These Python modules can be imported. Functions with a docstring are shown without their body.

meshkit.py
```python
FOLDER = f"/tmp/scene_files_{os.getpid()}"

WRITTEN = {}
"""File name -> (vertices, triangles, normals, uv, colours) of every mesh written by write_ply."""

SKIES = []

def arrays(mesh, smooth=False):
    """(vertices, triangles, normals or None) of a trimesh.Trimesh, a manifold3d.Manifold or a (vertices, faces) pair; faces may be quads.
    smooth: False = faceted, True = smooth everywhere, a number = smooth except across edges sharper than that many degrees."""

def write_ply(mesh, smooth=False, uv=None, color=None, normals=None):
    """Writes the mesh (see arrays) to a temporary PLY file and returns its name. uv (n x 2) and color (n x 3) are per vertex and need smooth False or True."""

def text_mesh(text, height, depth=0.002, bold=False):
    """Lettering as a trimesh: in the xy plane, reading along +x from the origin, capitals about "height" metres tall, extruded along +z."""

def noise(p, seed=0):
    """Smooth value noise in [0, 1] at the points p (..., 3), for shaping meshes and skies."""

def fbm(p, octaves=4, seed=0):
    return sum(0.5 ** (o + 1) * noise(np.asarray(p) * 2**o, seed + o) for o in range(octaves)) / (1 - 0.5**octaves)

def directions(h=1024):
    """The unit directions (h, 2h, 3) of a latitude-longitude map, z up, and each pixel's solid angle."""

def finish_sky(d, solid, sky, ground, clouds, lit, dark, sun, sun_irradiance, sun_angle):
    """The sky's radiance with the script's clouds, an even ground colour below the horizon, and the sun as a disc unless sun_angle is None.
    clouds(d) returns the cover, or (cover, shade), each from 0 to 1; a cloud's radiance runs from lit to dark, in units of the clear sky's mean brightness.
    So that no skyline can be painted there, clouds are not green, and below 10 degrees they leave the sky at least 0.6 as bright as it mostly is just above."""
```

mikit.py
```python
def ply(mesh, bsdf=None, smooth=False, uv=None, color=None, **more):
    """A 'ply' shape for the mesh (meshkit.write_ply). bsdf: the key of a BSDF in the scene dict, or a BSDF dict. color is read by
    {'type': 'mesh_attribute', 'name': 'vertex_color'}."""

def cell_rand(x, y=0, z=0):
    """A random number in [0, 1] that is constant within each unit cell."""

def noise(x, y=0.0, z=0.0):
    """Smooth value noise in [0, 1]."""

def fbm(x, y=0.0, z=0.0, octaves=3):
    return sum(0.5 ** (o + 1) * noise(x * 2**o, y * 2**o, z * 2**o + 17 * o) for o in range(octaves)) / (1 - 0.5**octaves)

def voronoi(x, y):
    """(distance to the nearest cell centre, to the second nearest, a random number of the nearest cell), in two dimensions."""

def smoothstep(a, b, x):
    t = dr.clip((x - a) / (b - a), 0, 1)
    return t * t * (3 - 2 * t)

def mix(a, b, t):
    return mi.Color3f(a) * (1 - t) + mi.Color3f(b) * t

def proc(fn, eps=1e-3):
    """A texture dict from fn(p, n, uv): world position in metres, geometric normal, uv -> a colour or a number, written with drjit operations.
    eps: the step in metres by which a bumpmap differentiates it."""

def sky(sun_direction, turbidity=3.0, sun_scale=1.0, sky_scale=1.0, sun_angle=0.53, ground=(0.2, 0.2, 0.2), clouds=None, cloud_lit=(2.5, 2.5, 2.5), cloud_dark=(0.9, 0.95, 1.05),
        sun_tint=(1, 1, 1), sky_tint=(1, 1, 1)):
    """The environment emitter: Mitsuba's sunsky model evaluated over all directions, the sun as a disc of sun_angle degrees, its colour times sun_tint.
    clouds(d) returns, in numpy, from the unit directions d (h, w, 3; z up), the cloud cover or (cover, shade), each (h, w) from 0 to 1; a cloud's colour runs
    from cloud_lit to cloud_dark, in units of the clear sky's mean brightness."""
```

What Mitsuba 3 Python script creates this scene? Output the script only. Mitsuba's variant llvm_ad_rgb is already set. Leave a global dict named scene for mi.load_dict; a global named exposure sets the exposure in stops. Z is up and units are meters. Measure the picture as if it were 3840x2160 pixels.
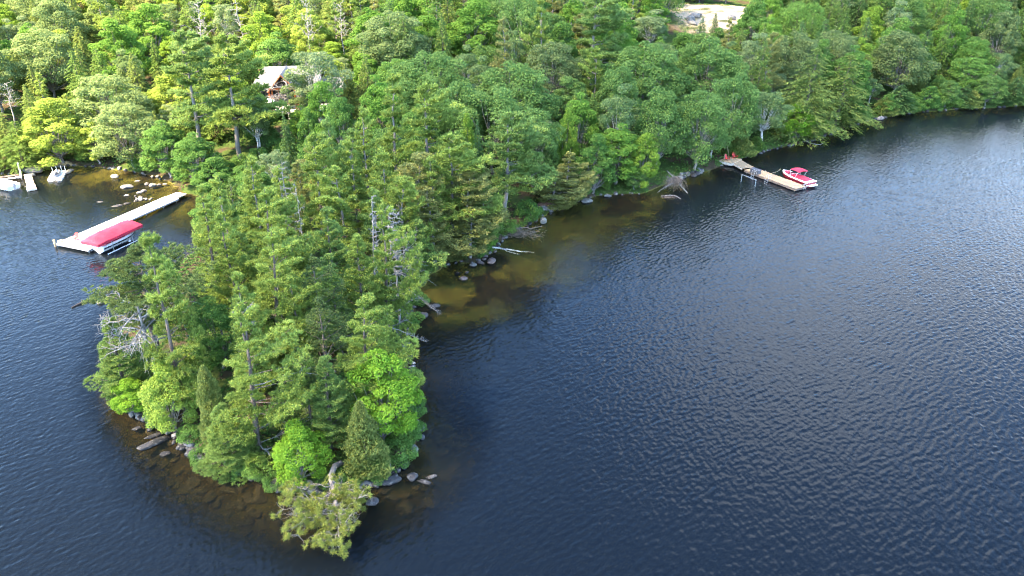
import math
import numpy as np
import trimesh, shapely, manifold3d
from scipy.spatial import cKDTree
import drjit as dr
import mitsuba as mi
import mikit, meshkit

T = mi.ScalarTransform4f
scene, labels = {}, {}

# ---------------------------------------------------------------- camera, light, exposure
CAM_H = 40.0
PITCH = math.radians(27.5)
scene['camera'] = {'type': 'perspective', 'fov': 70.0, 'fov_axis': 'x', 'near_clip': 0.5, 'far_clip': 5000.0,
                   'to_world': T().look_at(origin=[0, 0, CAM_H], target=[0, 10 * math.cos(PITCH), CAM_H - 10 * math.sin(PITCH)], up=[0, 0, 1])}
SUN = np.array([-0.60, -0.30, 0.74]); SUN /= np.linalg.norm(SUN)


def clouds(d):
    """Fair-weather cumulus over the whole sky: cover and shade from noise alone."""
    z = np.maximum(d[..., 2], 0.02) + 0.10
    q = np.stack([d[..., 0] / z, d[..., 1] / z, 0 * z], -1)
    n = meshkit.fbm(q * 0.9 + 21.46, 5, 5)
    s = meshkit.fbm(q * 1.7 + 3.1, 4, 9)
    k = np.clip((n - 0.46) / 0.26, 0, 1)
    return k * k * (3 - 2 * k), np.clip((s - 0.42) * 2.2, 0, 0.8)


scene['daylight'] = mikit.sky(SUN.tolist(), turbidity=2.4, sky_scale=1.5, sun_angle=3.0, sun_tint=(1.05, 1.0, .90), clouds=clouds, cloud_lit=(1.75, 2.0, 2.4), cloud_dark=(.9, 1.0, 1.12), sky_tint=(.93, 1.0, 1.10), ground=(0.06, 0.09, 0.05))
exposure = 4.5

# ---------------------------------------------------------------- helpers


def thing(key, label, cat, group=None):
    labels[key] = {'label': label, 'category': cat}
    if group:
        labels[key]['group'] = group
    return key


COUNT = {}


def num(name):
    n = COUNT.get(name, 0)
    COUNT[name] = n + 1
    return name if n == 0 else '%s_%03d' % (name, n)


def add(key, mesh, bsdf, smooth=False, **kw):
    """One entry; a key that is taken gets the next three-digit number."""
    k = num(key)
    scene[k] = mikit.ply(mesh, bsdf, smooth=smooth, **kw)
    return k


def join(parts):
    vs, fs, o = [], [], 0
    for v, f in parts:
        v, f = np.asarray(v, float), np.asarray(f, int)
        if f.shape[1] == 4:
            f = np.vstack([f[:, [0, 1, 2]], f[:, [0, 2, 3]]])
        vs.append(v); fs.append(f + o); o += len(v)
    return np.vstack(vs), np.vstack(fs)


def box(x0, x1, y0, y1, z0, z1, ch=0.0):
    if ch > 0:
        c = min(ch, 0.45 * min(x1 - x0, y1 - y0, z1 - z0))
        pts = []
        for sx in (0, 1):
            for sy in (0, 1):
                for sz in (0, 1):
                    X, Y, Z = (x0, x1)[sx], (y0, y1)[sy], (z0, z1)[sz]
                    dx, dy, dz = (c, -c)[sx], (c, -c)[sy], (c, -c)[sz]
                    pts += [(X + dx, Y + dy, Z), (X + dx, Y, Z + dz), (X, Y + dy, Z + dz)]
        m = trimesh.Trimesh(np.array(pts)).convex_hull
        return np.array(m.vertices), np.array(m.faces)
    v = np.array([[x, y, z] for x in (x0, x1) for y in (y0, y1) for z in (z0, z1)], float)
    f = np.array([[0, 1, 3, 2], [4, 6, 7, 5], [0, 4, 5, 1], [2, 3, 7, 6], [0, 2, 6, 4], [1, 5, 7, 3]])
    return v, f


def tube(pts, rad, sides=6, cap=True):
    p = np.asarray(pts, float)
    rad = np.broadcast_to(np.asarray(rad, float), (len(p),))
    t = np.gradient(p, axis=0)
    t /= np.linalg.norm(t, axis=1, keepdims=True) + 1e-12
    ref = np.array([0, 0, 1.0]) if abs(t[:, 2]).mean() < 0.8 else np.array([1.0, 0.2, 0])
    a = np.cross(t, ref); a /= np.linalg.norm(a, axis=1, keepdims=True) + 1e-12
    b = np.cross(t, a)
    ang = np.arange(sides) * 2 * np.pi / sides
    v = p[:, None] + rad[:, None, None] * (np.cos(ang)[None, :, None] * a[:, None] + np.sin(ang)[None, :, None] * b[:, None])
    i, j = np.meshgrid(np.arange(len(p) - 1), np.arange(sides), indexing='ij')
    k = (j + 1) % sides
    q = np.stack([i * sides + j, (i + 1) * sides + j, (i + 1) * sides + k, i * sides + k], -1).reshape(-1, 4)
    f = np.vstack([q[:, [0, 1, 2]], q[:, [0, 2, 3]]])
    v = v.reshape(-1, 3)
    if cap:
        n = len(v)
        v = np.vstack([v, p[:1], p[-1:]])
        s = np.arange(sides); e = (s + 1) % sides; o = (len(p) - 1) * sides
        f = np.vstack([f, np.stack([s * 0 + n, s, e], 1), np.stack([s * 0 + n + 1, o + e, o + s], 1)])
    return v, f


def loft(rings, close=True):
    """Rings (k, n, 3) of equal length joined into a skin with flat ends."""
    r = np.asarray(rings, float)
    k, n, _ = r.shape
    i, j = np.meshgrid(np.arange(k - 1), np.arange(n if close else n - 1), indexing='ij')
    e = (j + 1) % n
    q = np.stack([i * n + j, i * n + e, (i + 1) * n + e, (i + 1) * n + j], -1).reshape(-1, 4)
    f = np.vstack([q[:, [0, 1, 2]], q[:, [0, 2, 3]]])
    v = r.reshape(-1, 3)
    if close:
        c = len(v)
        v = np.vstack([v, r[0].mean(0), r[-1].mean(0)])
        s = np.arange(n); e = (s + 1) % n; o = (k - 1) * n
        f = np.vstack([f, np.stack([s * 0 + c, e, s], 1), np.stack([s * 0 + c + 1, o + s, o + e], 1)])
    return v, f


def turn(m, deg, at=(0, 0, 0)):
    """Local mesh (x right, y forward, z up) turned about z and put at a place."""
    c, s = math.cos(math.radians(deg)), math.sin(math.radians(deg))
    v = np.asarray(m[0], float)
    return np.stack([v[:, 0] * c - v[:, 1] * s + at[0], v[:, 0] * s + v[:, 1] * c + at[1], v[:, 2] + at[2]], 1), m[1]


# ---------------------------------------------------------------- the lie of the land
SHORE = [(-600, 95), (-300, 105), (-115.1, 112.6), (-97.6, 115.1), (-89.5, 116.9), (-86.3, 118.1), (-84.1, 119.0), (-82.1, 120.7), (-79.7, 122.4), (-76.8, 122.8), (-71.6, 122.2), (-65.0, 119.8), (-58.9, 116.7), (-55.0, 113.7), (-52.0, 109.6), (-48.7, 107.3), (-44.8, 106.8), (-41.0, 104.7), (-38.9, 100.9), (-39.7, 97.1), (-40.7, 92.8), (-41.7, 86.3), (-42.4, 80.5), (-43.3, 74.8), (-42.7, 69.7), (-40.8, 64.0), (-38.6, 58.9), (-36.1, 54.7), (-34.2, 53.2), (-31.5, 51.5), (-29.4, 50.1), (-27.2, 48.2), (-24.2, 46.2), (-21.8, 45.0), (-19.7, 44.2), (-16.8, 42.9), (-14.9, 42.5), (-13.5, 42.9), (-12.0, 43.3), (-10.2, 43.8), (-9.2, 45.1), (-8.5, 47.3), (-8.0, 49.6), (-8.3, 52.1), (-9.1, 55.6), (-10.0, 59.6), (-11.2, 64.0), (-11.7, 68.0), (-11.3, 71.5), (-11.1, 75.8), (-9.9, 80.5), (-8.0, 83.7), (-4.9, 83.7), (-2.7, 86.3), (-1.4, 90.8), (0.7, 94.2), (3.5, 97.6), (6.7, 102.5), (9.2, 105.0), (13.2, 107.8), (17.6, 108.7), (21.1, 109.2), (23.9, 112.2), (27.1, 115.7), (30.2, 117.9), (35.1, 121.3), (39.7, 125.8), (44.5, 129.8), (50.1, 133.8), (54.9, 136.9), (59.7, 139.6), (66.5, 146.8), (77.2, 154.6), (88.5, 160.4), (98.6, 162.9), (108.3, 164.4), (116.4, 166.6), (129.7, 169.7), (151.2, 173.6), (193.9, 179.0), (300, 195), (600, 230)]
_line = shapely.LineString(SHORE)
LAND = shapely.Polygon(SHORE + [(600, 2000), (-600, 2000)])
shapely.prepare(LAND)
_dense = np.array([_line.interpolate(s).coords[0] for s in np.arange(0, _line.length, 0.4)])
_dense += (meshkit.fbm(np.c_[_dense * 0.35, 0 * _dense[:, 0]], 3, 2)[:, None] - 0.5) * 0.9
_tree = cKDTree(_dense)
LAND = shapely.Polygon([tuple(p) for p in _dense] + [(600, 2000), (-600, 2000)]).buffer(0)
shapely.prepare(LAND)


def inland(x, y):
    """Metres from the waterline: positive on land, negative in the lake."""
    p = np.stack([np.ravel(x), np.ravel(y)], 1)
    d = _tree.query(p)[0]
    return np.where(shapely.contains_xy(LAND, p[:, 0], p[:, 1]), d, -d).reshape(np.shape(x))


def sstep(a, b, x):
    t = np.clip((x - a) / (b - a), 0, 1)
    return t * t * (3 - 2 * t)


def ground(x, y):
    x, y = np.asarray(x, float), np.asarray(y, float)
    d = inland(x, y)
    P = np.stack([x, y, 0 * x], -1)
    n1 = meshkit.fbm(P * 0.08, 3, 1) - 0.5
    n2 = meshkit.fbm(P * 0.5, 3, 4) - 0.5
    pen = sstep(98, 86, y) * sstep(8, -2, x)
    up = np.maximum(d, 0)
    main = 0.13 * up + 0.05 * np.maximum(up - 28, 0) + 2.2 * n1 * sstep(4, 25, up)
    main += 5.0 * np.exp(-(((x - 62) / 26) ** 2 + ((y - 214) / 16) ** 2))
    main += (4.6 - main) * np.exp(-(((x + 42) / 9) ** 4 + ((y - 140) / 9) ** 4)) * 0.9
    land = 0.05 + 0.5 * (1 - np.exp(-up / 0.9)) + np.where(pen > 0.5, 0.09 * up, main) + 0.35 * n2 * sstep(0, 2, up)
    t = np.maximum(-d, 0)
    deep = 0.15 + 0.34 * t + 0.05 * np.maximum(t - 6, 0) ** 1.3 + 0.30 * t * sstep(-30, -40, x) * sstep(90, 75, y)
    bay = 0.15 + 0.13 * t
    wb = sstep(-38, -50, x) * sstep(84, 96, y)
    wc = sstep(64, 71, y) * sstep(27, 20, x) * sstep(-16, -12, x) * sstep(112, 108, y)
    edge = 7.5 + 5.5 * meshkit.fbm(P * .09 + 5.5, 2, 31)
    cove = 0.22 + 0.085 * t + 0.04 * np.maximum(t - edge, 0) ** 1.8
    wt = sstep(58, 50, y) * sstep(-30, -22, x)
    shelf = 0.22 + 0.26 * t + 0.12 * np.maximum(t - 4.5, 0) ** 1.7
    dep = deep + (bay - deep) * wb
    dep = dep + (cove - dep) * np.clip(wc, 0, 1)
    dep = dep + (shelf - dep) * wt
    dep = np.minimum(dep, 9 + 0 * dep) + 0.30 * n2 * sstep(0, 3, t)
    return np.where(d > 0, land, -np.maximum(dep, 0.05))


def axis(parts):
    out = [parts[0][0]]
    for a, b, s in parts:
        out += list(np.linspace(a, b, max(2, int(round((b - a) / s)) + 1))[1:])
    return np.array(out)


def sheet(xs, ys, fz):
    X, Y = np.meshgrid(xs, ys)
    v = np.stack([X, Y, fz(X, Y)], -1).reshape(-1, 3)
    n = len(xs)
    i = (np.arange(len(ys) - 1)[:, None] * n + np.arange(n - 1)[None]).ravel()
    return v, np.stack([i, i + 1, i + n + 1, i + n], 1)


# ---------------------------------------------------------------- materials
def flat(name, rgb, rough=0.6, **kw):
    scene[name] = {'type': 'twosided', 'b': {'type': 'principled', 'base_color': {'type': 'rgb', 'value': list(rgb)}, 'roughness': rough, **kw}}


def proc_mat(name, fn, rough=0.8, spec=0.3):
    scene[name] = {'type': 'twosided', 'b': {'type': 'principled', 'base_color': mikit.proc(fn), 'roughness': rough, 'specular': spec}}


def leaf(name, a, b, trans=1.05, gain=1.85):
    """Foliage: every leaf has a tone of its own (uv.x) and every clump or branch another (uv.y)."""
    a, b = tuple(gain * c for c in a), tuple(gain * c for c in b)

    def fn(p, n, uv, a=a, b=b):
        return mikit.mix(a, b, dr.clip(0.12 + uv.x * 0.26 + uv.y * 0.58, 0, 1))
    scene[name] = {'type': 'principledthin', 'base_color': mikit.proc(fn), 'roughness': 0.55, 'diff_trans': trans, 'eta': 1.3}


TONES = {
    'oak': [((.056, .102, .026), (.120, .185, .052)), ((.062, .090, .032), (.130, .162, .060)), ((.056, .112, .022), (.122, .198, .044)), ((.080, .112, .036), (.160, .205, .078))],
    'maple': [((.054, .112, .020), (.120, .205, .036)), ((.068, .120, .018), (.160, .230, .036)), ((.044, .094, .022), (.098, .172, .040)), ((.092, .132, .024), (.195, .245, .048))],
    'lime': [((.070, .140, .016), (.150, .245, .028)), ((.100, .155, .026), (.215, .275, .055))],
    'birch': [((.066, .105, .034), (.130, .175, .066)), ((.082, .122, .046), (.165, .205, .096))],
    'pine': [((.078, .116, .025), (.215, .268, .062)), ((.066, .114, .030), (.175, .235, .066)), ((.096, .114, .032), (.225, .228, .080))],
    'redpine': [((.044, .070, .022), (.105, .138, .046))],
    'leanpine': [((.085, .105, .022), (.225, .235, .055))],
    'hemlock': [((.046, .084, .020), (.122, .175, .042)), ((.060, .092, .022), (.150, .185, .050)), ((.038, .078, .026), (.092, .148, .048))],
    'cedar': [((.070, .100, .024), (.165, .190, .056)), ((.048, .098, .022), (.118, .178, .044))],
    'shrub': [((.042, .088, .020), (.092, .165, .040)), ((.062, .118, .024), (.142, .215, .048))],
}
for _k, _ts in TONES.items():
    for _i, (_a, _b) in enumerate(_ts):
        leaf('leaf_%s_%d' % (_k, _i), _a, _b)


def bark(c1, c2, s=3.0):
    return lambda p, n, uv: mikit.mix(c1, c2, mikit.fbm(p.x * s, p.y * s, p.z * s * 0.4))


proc_mat('bark_brown', bark((.07, .052, .042), (.19, .155, .13)))
proc_mat('bark_grey', bark((.13, .115, .10), (.30, .27, .25)))
proc_mat('bark_dead', bark((.15, .142, .135), (.34, .325, .31)))
proc_mat('bark_driftwood', bark((.09, .066, .05), (.24, .19, .155)))
proc_mat('bark_birch', lambda p, n, uv: mikit.mix((.48, .47, .43), (.08, .075, .065), mikit.smoothstep(.66, .74, mikit.noise(p.x * 3, p.y * 3, p.z * 7))))


def rock_fn(c1, c2, c3):
    def fn(p, n, uv):
        g = mikit.fbm(p.x * 2.2, p.y * 2.2, p.z * 2.2, 4)
        v = mikit.mix(c1, c2, g)
        v = mikit.mix(v, c3, mikit.smoothstep(.60, .72, mikit.fbm(p.x * 5 + 9, p.y * 5, p.z * 5, 3)) * 0.7)
        wet = mikit.smoothstep(0.16, 0.02, p.z + 0.12 * (g - 0.5))
        return v * (1 - 0.62 * wet)
    return fn


proc_mat('rock_grey', rock_fn((.075, .072, .07), (.19, .18, .17), (.30, .29, .265)), 0.75)
proc_mat('rock_dark', rock_fn((.020, .020, .022), (.065, .062, .062), (.13, .125, .115)), 0.6)
proc_mat('rock_pink', rock_fn((.060, .045, .042), (.135, .105, .096), (.20, .18, .165)), 0.75)
proc_mat('rock_pale', rock_fn((.10, .095, .085), (.25, .235, .21), (.33, .315, .28)), 0.75)
def two_toned(p, n, uv):
    g = rock_fn((.10, .095, .095), (.22, .21, .20), (.32, .31, .285))(p, n, uv)
    top = mikit.smoothstep(.80, 1.15, p.z + .5 * (mikit.fbm(p.x * 1.5, p.y * 1.5, 0, 3) - .5))
    return mikit.mix(g, mikit.mix((.11, .062, .040), (.20, .115, .075), mikit.fbm(p.x * 3, p.y * 3, p.z * 3)), top)


proc_mat('rock_two_toned', two_toned, 0.8)
proc_mat('bark_wet', bark((.018, .015, .013), (.07, .058, .05)), 0.4)
proc_mat('rock_bed', lambda p, n, uv: mikit.mix((.030, .023, .011), (.098, .074, .034), mikit.fbm(p.x * 0.9 + 4, p.y * 0.9, p.z, 3) * 0.8 + 0.3 * mikit.noise(p.x * 6, p.y * 6, p.z * 6)), 0.9)


def earth(p, n, uv):
    f1, f2 = mikit.fbm(p.x * .35, p.y * .35, 0, 4), mikit.fbm(p.x * 1.7 + 5, p.y * 1.7, 0, 3)
    litter = mikit.mix((.040, .032, .020), (.090, .070, .042), f2)
    moss = mikit.mix((.030, .050, .016), (.075, .11, .03), f2)
    land = mikit.mix(litter, moss, mikit.smoothstep(.36, .52, f1))
    # bare red-brown needle bed at the tip, pale blasted rock of the building lot on the hill, raked sand by the house
    red = mikit.smoothstep(1.7, 1.0, dr.sqrt(dr.square(p.x + 15.2) + dr.square((p.y - 46.6) * 1.4)) + 1.2 * (f2 - .5))
    land = mikit.mix(land, (.20, .075, .040), red)
    lot = mikit.smoothstep(1.15, .75, dr.sqrt(dr.square((p.x - 57) / 15) + dr.square((p.y - 214) / 17)) + .5 * (f1 - .5))
    lotc = mikit.mix((.085, .095, .04), (.42, .34, .24), mikit.smoothstep(.25, .6, mikit.fbm(p.x * .35, p.y * .6, p.z * .6, 4)))
    land = mikit.mix(land, lotc, lot)
    yard = mikit.smoothstep(1.1, .7, dr.sqrt(dr.square((p.x + 38) / 8) + dr.square((p.y - 128) / 4)) + .6 * (f1 - .5))
    land = mikit.mix(land, mikit.mix((.085, .070, .035), (.18, .14, .075), f2), yard)
    beach = mikit.smoothstep(1.1, .8, dr.sqrt(dr.square((p.x + 79.5) / 3.2) + dr.square((p.y - 122.6) / 1.3)) + .5 * (f2 - .5))
    land = mikit.mix(land, (.46, .34, .20), beach)
    sand = mikit.mix((.16, .145, .028), (.30, .265, .062), f2)
    silt = mikit.mix((.030, .022, .010), (.085, .060, .022), f2)
    s = mikit.smoothstep(.40, .56, mikit.fbm(p.x * .16 + 2.2, p.y * .16 + 7.7, 0, 4))
    cove = mikit.smoothstep(66, 72, p.y) * mikit.smoothstep(26, 20, p.x) * mikit.smoothstep(-14, -11, p.x) * mikit.smoothstep(114, 110, p.y)
    s = dr.maximum(s, cove * mikit.smoothstep(.36, .52, mikit.fbm(p.x * .22 + 1.3, p.y * .22, 0, 4)))
    near = mikit.smoothstep(72, 60, p.y)
    cob = mikit.mix((.026, .019, .008), (.080, .058, .025), mikit.fbm(p.x * 1.3, p.y * 1.3, 0, 4))
    silt = mikit.mix(silt, cob, near)
    s = s * (1 - .85 * near)
    bed = mikit.mix(silt, sand, s * (0.55 + 0.45 * mikit.smoothstep(.3, .5, mikit.fbm(p.x * .9, p.y * .9, 0, 4))))
    return mikit.mix(bed, land, mikit.smoothstep(-.02, .10, p.z + .05 * (f2 - .5)))


scene['earth'] = {'type': 'diffuse', 'reflectance': mikit.proc(earth)}
xs = axis([(-3000, -400, 200), (-400, -140, 10), (-140, -100, 2), (-100, 130, .7), (130, 200, 2), (200, 500, 10), (500, 3000, 200)])
ys = axis([(-1500, -100, 100), (-100, 20, 5), (20, 175, .7), (175, 260, 1.5), (260, 600, 10), (600, 3500, 200)])
scene['ground'] = mikit.ply(sheet(xs, ys, ground), 'earth', smooth=True)
labels['ground'] = {'label': 'wooded rocky ground of the shore and peninsula running down into a sandy lake bed', 'kind': 'structure'}

# ---------------------------------------------------------------- the lake: real ripples, clear tea-coloured water over the bed
scene['tea_water'] = {'type': 'homogeneous', 'albedo': {'type': 'rgb', 'value': [.012, .020, .022]}, 'scale': 0.75, 'sigma_t': {'type': 'rgb', 'value': [.42, .42, .85]}}
rng = np.random.default_rng(4)
WAVES = [(a, l, ph) for a, l, ph in zip(rng.normal(math.radians(-48), .50, 60), np.exp(rng.uniform(math.log(.36), math.log(.85), 60)), rng.uniform(0, 6.28, 60))]


def ripple(X, Y):
    t = -inland(X, Y)
    P = np.stack([X, Y, 0 * X], -1)
    calm = 0.20 + 0.80 * sstep(1, 20, t)
    calm *= 1 - 0.45 * sstep(-42, -52, X) * sstep(84, 98, Y)
    U, W = X * .70 + Y * .71, X * .71 - Y * .70
    gust = 0.05 + 1.75 * meshkit.fbm(np.stack([U * .022, W * .09, 0 * U], -1) + 3.3, 4, 8)
    wx = X + 3.0 * (meshkit.fbm(P * 0.06, 2, 21) - .5)
    wy = Y + 3.0 * (meshkit.fbm(P * 0.06 + 9, 2, 22) - .5)
    z = 0 * X
    for a, l, ph in WAVES:
        z += 0.0038 * l ** 0.9 * np.sin(2 * math.pi / l * (wx * math.cos(a) + wy * math.sin(a)) + ph)
    return z * calm * gust * sstep(400, 150, np.abs(X)) * sstep(-60, 0, Y)


xs = axis([(-1500, -300, 100), (-300, -105, 5), (-105, 132, .18), (132, 300, 3), (300, 1500, 100)])
ys = axis([(-1500, -100, 100), (-100, 26, 3), (26, 172, .18), (172, 240, 2)])
_v, _f = sheet(xs, ys, lambda X, Y: 0 * X)
_in = inland(_v[:, 0], _v[:, 1])
_keep = _in[_f].min(1) < 1.2
_f = _f[_keep]
_u, _inv = np.unique(_f, return_inverse=True)
_v, _f = _v[_u], _inv.reshape(-1, 4)
_v[:, 2] = ripple(_v[:, 0], _v[:, 1])
# clear over the shallows, passing with depth into an opaque, near black body under one and the same surface (uv.x: how opaque)
_dep = -ground(_v[:, 0], _v[:, 1])
_opq = .40 + .60 * sstep(.7, 3.0, _dep)
scene['deep_surface'] = {'type': 'principled', 'base_color': {'type': 'rgb', 'value': [.005, .0075, .010]}, 'roughness': .13, 'eta': 1.215}


def cats_paws(p, n, uv):
    a, b = p.x * .67 - p.y * .74, p.x * .74 + p.y * .67
    return .034 * mikit.fbm(a * 3.0, b * 1.5, 0, 2) + .022 * mikit.noise(a * 3.1 + b * 2.4, b * 3.0 - a * 1.2, 3)


scene['deep_rippled'] = {'type': 'bumpmap', 'height': mikit.proc(cats_paws, eps=.03), 'scale': 1.0, 'bsdf': {'type': 'ref', 'id': 'deep_surface'}}
scene['clear_surface'] = {'type': 'thindielectric', 'int_ior': 1.165}
scene['water_surface'] = {'type': 'blendbsdf', 'weight': mikit.proc(lambda p, n, uv: uv.x), 'clear': {'type': 'ref', 'id': 'clear_surface'}, 'deep': {'type': 'ref', 'id': 'deep_rippled'}}
scene['water'] = mikit.ply((_v, _f), 'water_surface', smooth=True, uv=np.stack([_opq, 0 * _opq], 1), interior={'type': 'ref', 'id': 'tea_water'})
labels['water'] = {'label': 'dark blue rippled lake, clear and golden brown over the shallows', 'kind': 'structure'}

# ---------------------------------------------------------------- the cloud that shades the cove and the forest: a real one, high up towards the sun
scene['cloud_droplets'] = {'type': 'homogeneous', 'albedo': 0.995, 'sigma_t': 0.055, 'phase': {'type': 'hg', 'g': 0.7}}
_c = trimesh.creation.icosphere(subdivisions=5)
_d = np.array(_c.vertices)
_r = 0.80 + 0.42 * meshkit.fbm(_d * 2.6 + 4.2, 4, 12)
_q = _d * _r[:, None] * [205, 205, 30]
_q[:, 2] = np.where(_q[:, 2] < 0, _q[:, 2] * .45, _q[:, 2])
_q += np.array([152, 38, 0]) + SUN * (420 / SUN[2])
scene['sky_cloud'] = mikit.ply((_q, np.array(_c.faces)), {'type': 'null'}, smooth=True, interior={'type': 'ref', 'id': 'cloud_droplets'})
labels['sky_cloud'] = {'label': 'pale cloud drifting high over the lake', 'kind': 'structure'}

# ---------------------------------------------------------------- tree kit


class Soup:
    """Leaves as loose triangles, each with uv = (its own tone, its clump's tone)."""

    def __init__(self):
        self.v, self.uv = [], []

    def put(self, a, b, c, tone, clump):
        self.v.append(np.stack([a, b, c], 1))
        self.uv.append(np.repeat(np.stack([tone, clump], 1), 3, 0))

    def mesh(self):
        v = np.vstack(self.v).reshape(-1, 3)
        return v, np.arange(len(v)).reshape(-1, 3), np.vstack(self.uv)


def unit(v):
    return v / (np.linalg.norm(v, axis=-1, keepdims=True) + 1e-12)


def needles(s, rng, c, d, clump, k, length, width, spread=0.8, lift=0.25, pad=0.45):
    """k needle sprays at every tuft centre c around its direction d."""
    n = len(c)
    c, d, cl = np.repeat(c, k, 0), np.repeat(d, k, 0), np.repeat(clump, k)
    q = unit(d * (1 - 0.35 * spread) + spread * unit(rng.normal(size=(n * k, 3))) + [0, 0, lift])
    side = unit(np.cross(q, rng.normal(size=(n * k, 3)) * pad + [0, 0, 1.0]))
    L = length * rng.uniform(.6, 1.25, (n * k, 1))
    w = width * rng.uniform(.7, 1.3, (n * k, 1))
    base = c + q * L * 0.15
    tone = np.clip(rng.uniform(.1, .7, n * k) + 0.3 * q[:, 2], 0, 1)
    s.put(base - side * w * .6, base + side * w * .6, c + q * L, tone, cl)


def cards(s, rng, c, nrm, clump, size, flat=0.9):
    """Diamond leaves at c facing roughly nrm."""
    n = len(c)
    nn = unit(nrm * flat + rng.normal(size=(n, 3)) * 0.42)
    a = unit(np.cross(nn, rng.normal(size=(n, 3))))
    b = np.cross(nn, a)
    z = size * rng.uniform(.65, 1.35, (n, 1))
    tone = rng.uniform(0, 1, n)
    s.put(c - a * z * .5, c + b * z * .36, c + a * z * .5, tone, clump)
    s.put(c - a * z * .5, c + a * z * .5, c - b * z * .36 + nn * z * .12, tone, clump)


def wiggle(rng, a, b, n, amp):
    t = np.linspace(0, 1, n)[:, None]
    p = np.asarray(a) * (1 - t) + np.asarray(b) * t
    p[1:-1] += rng.normal(size=(n - 2, 3)) * amp
    return p


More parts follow.
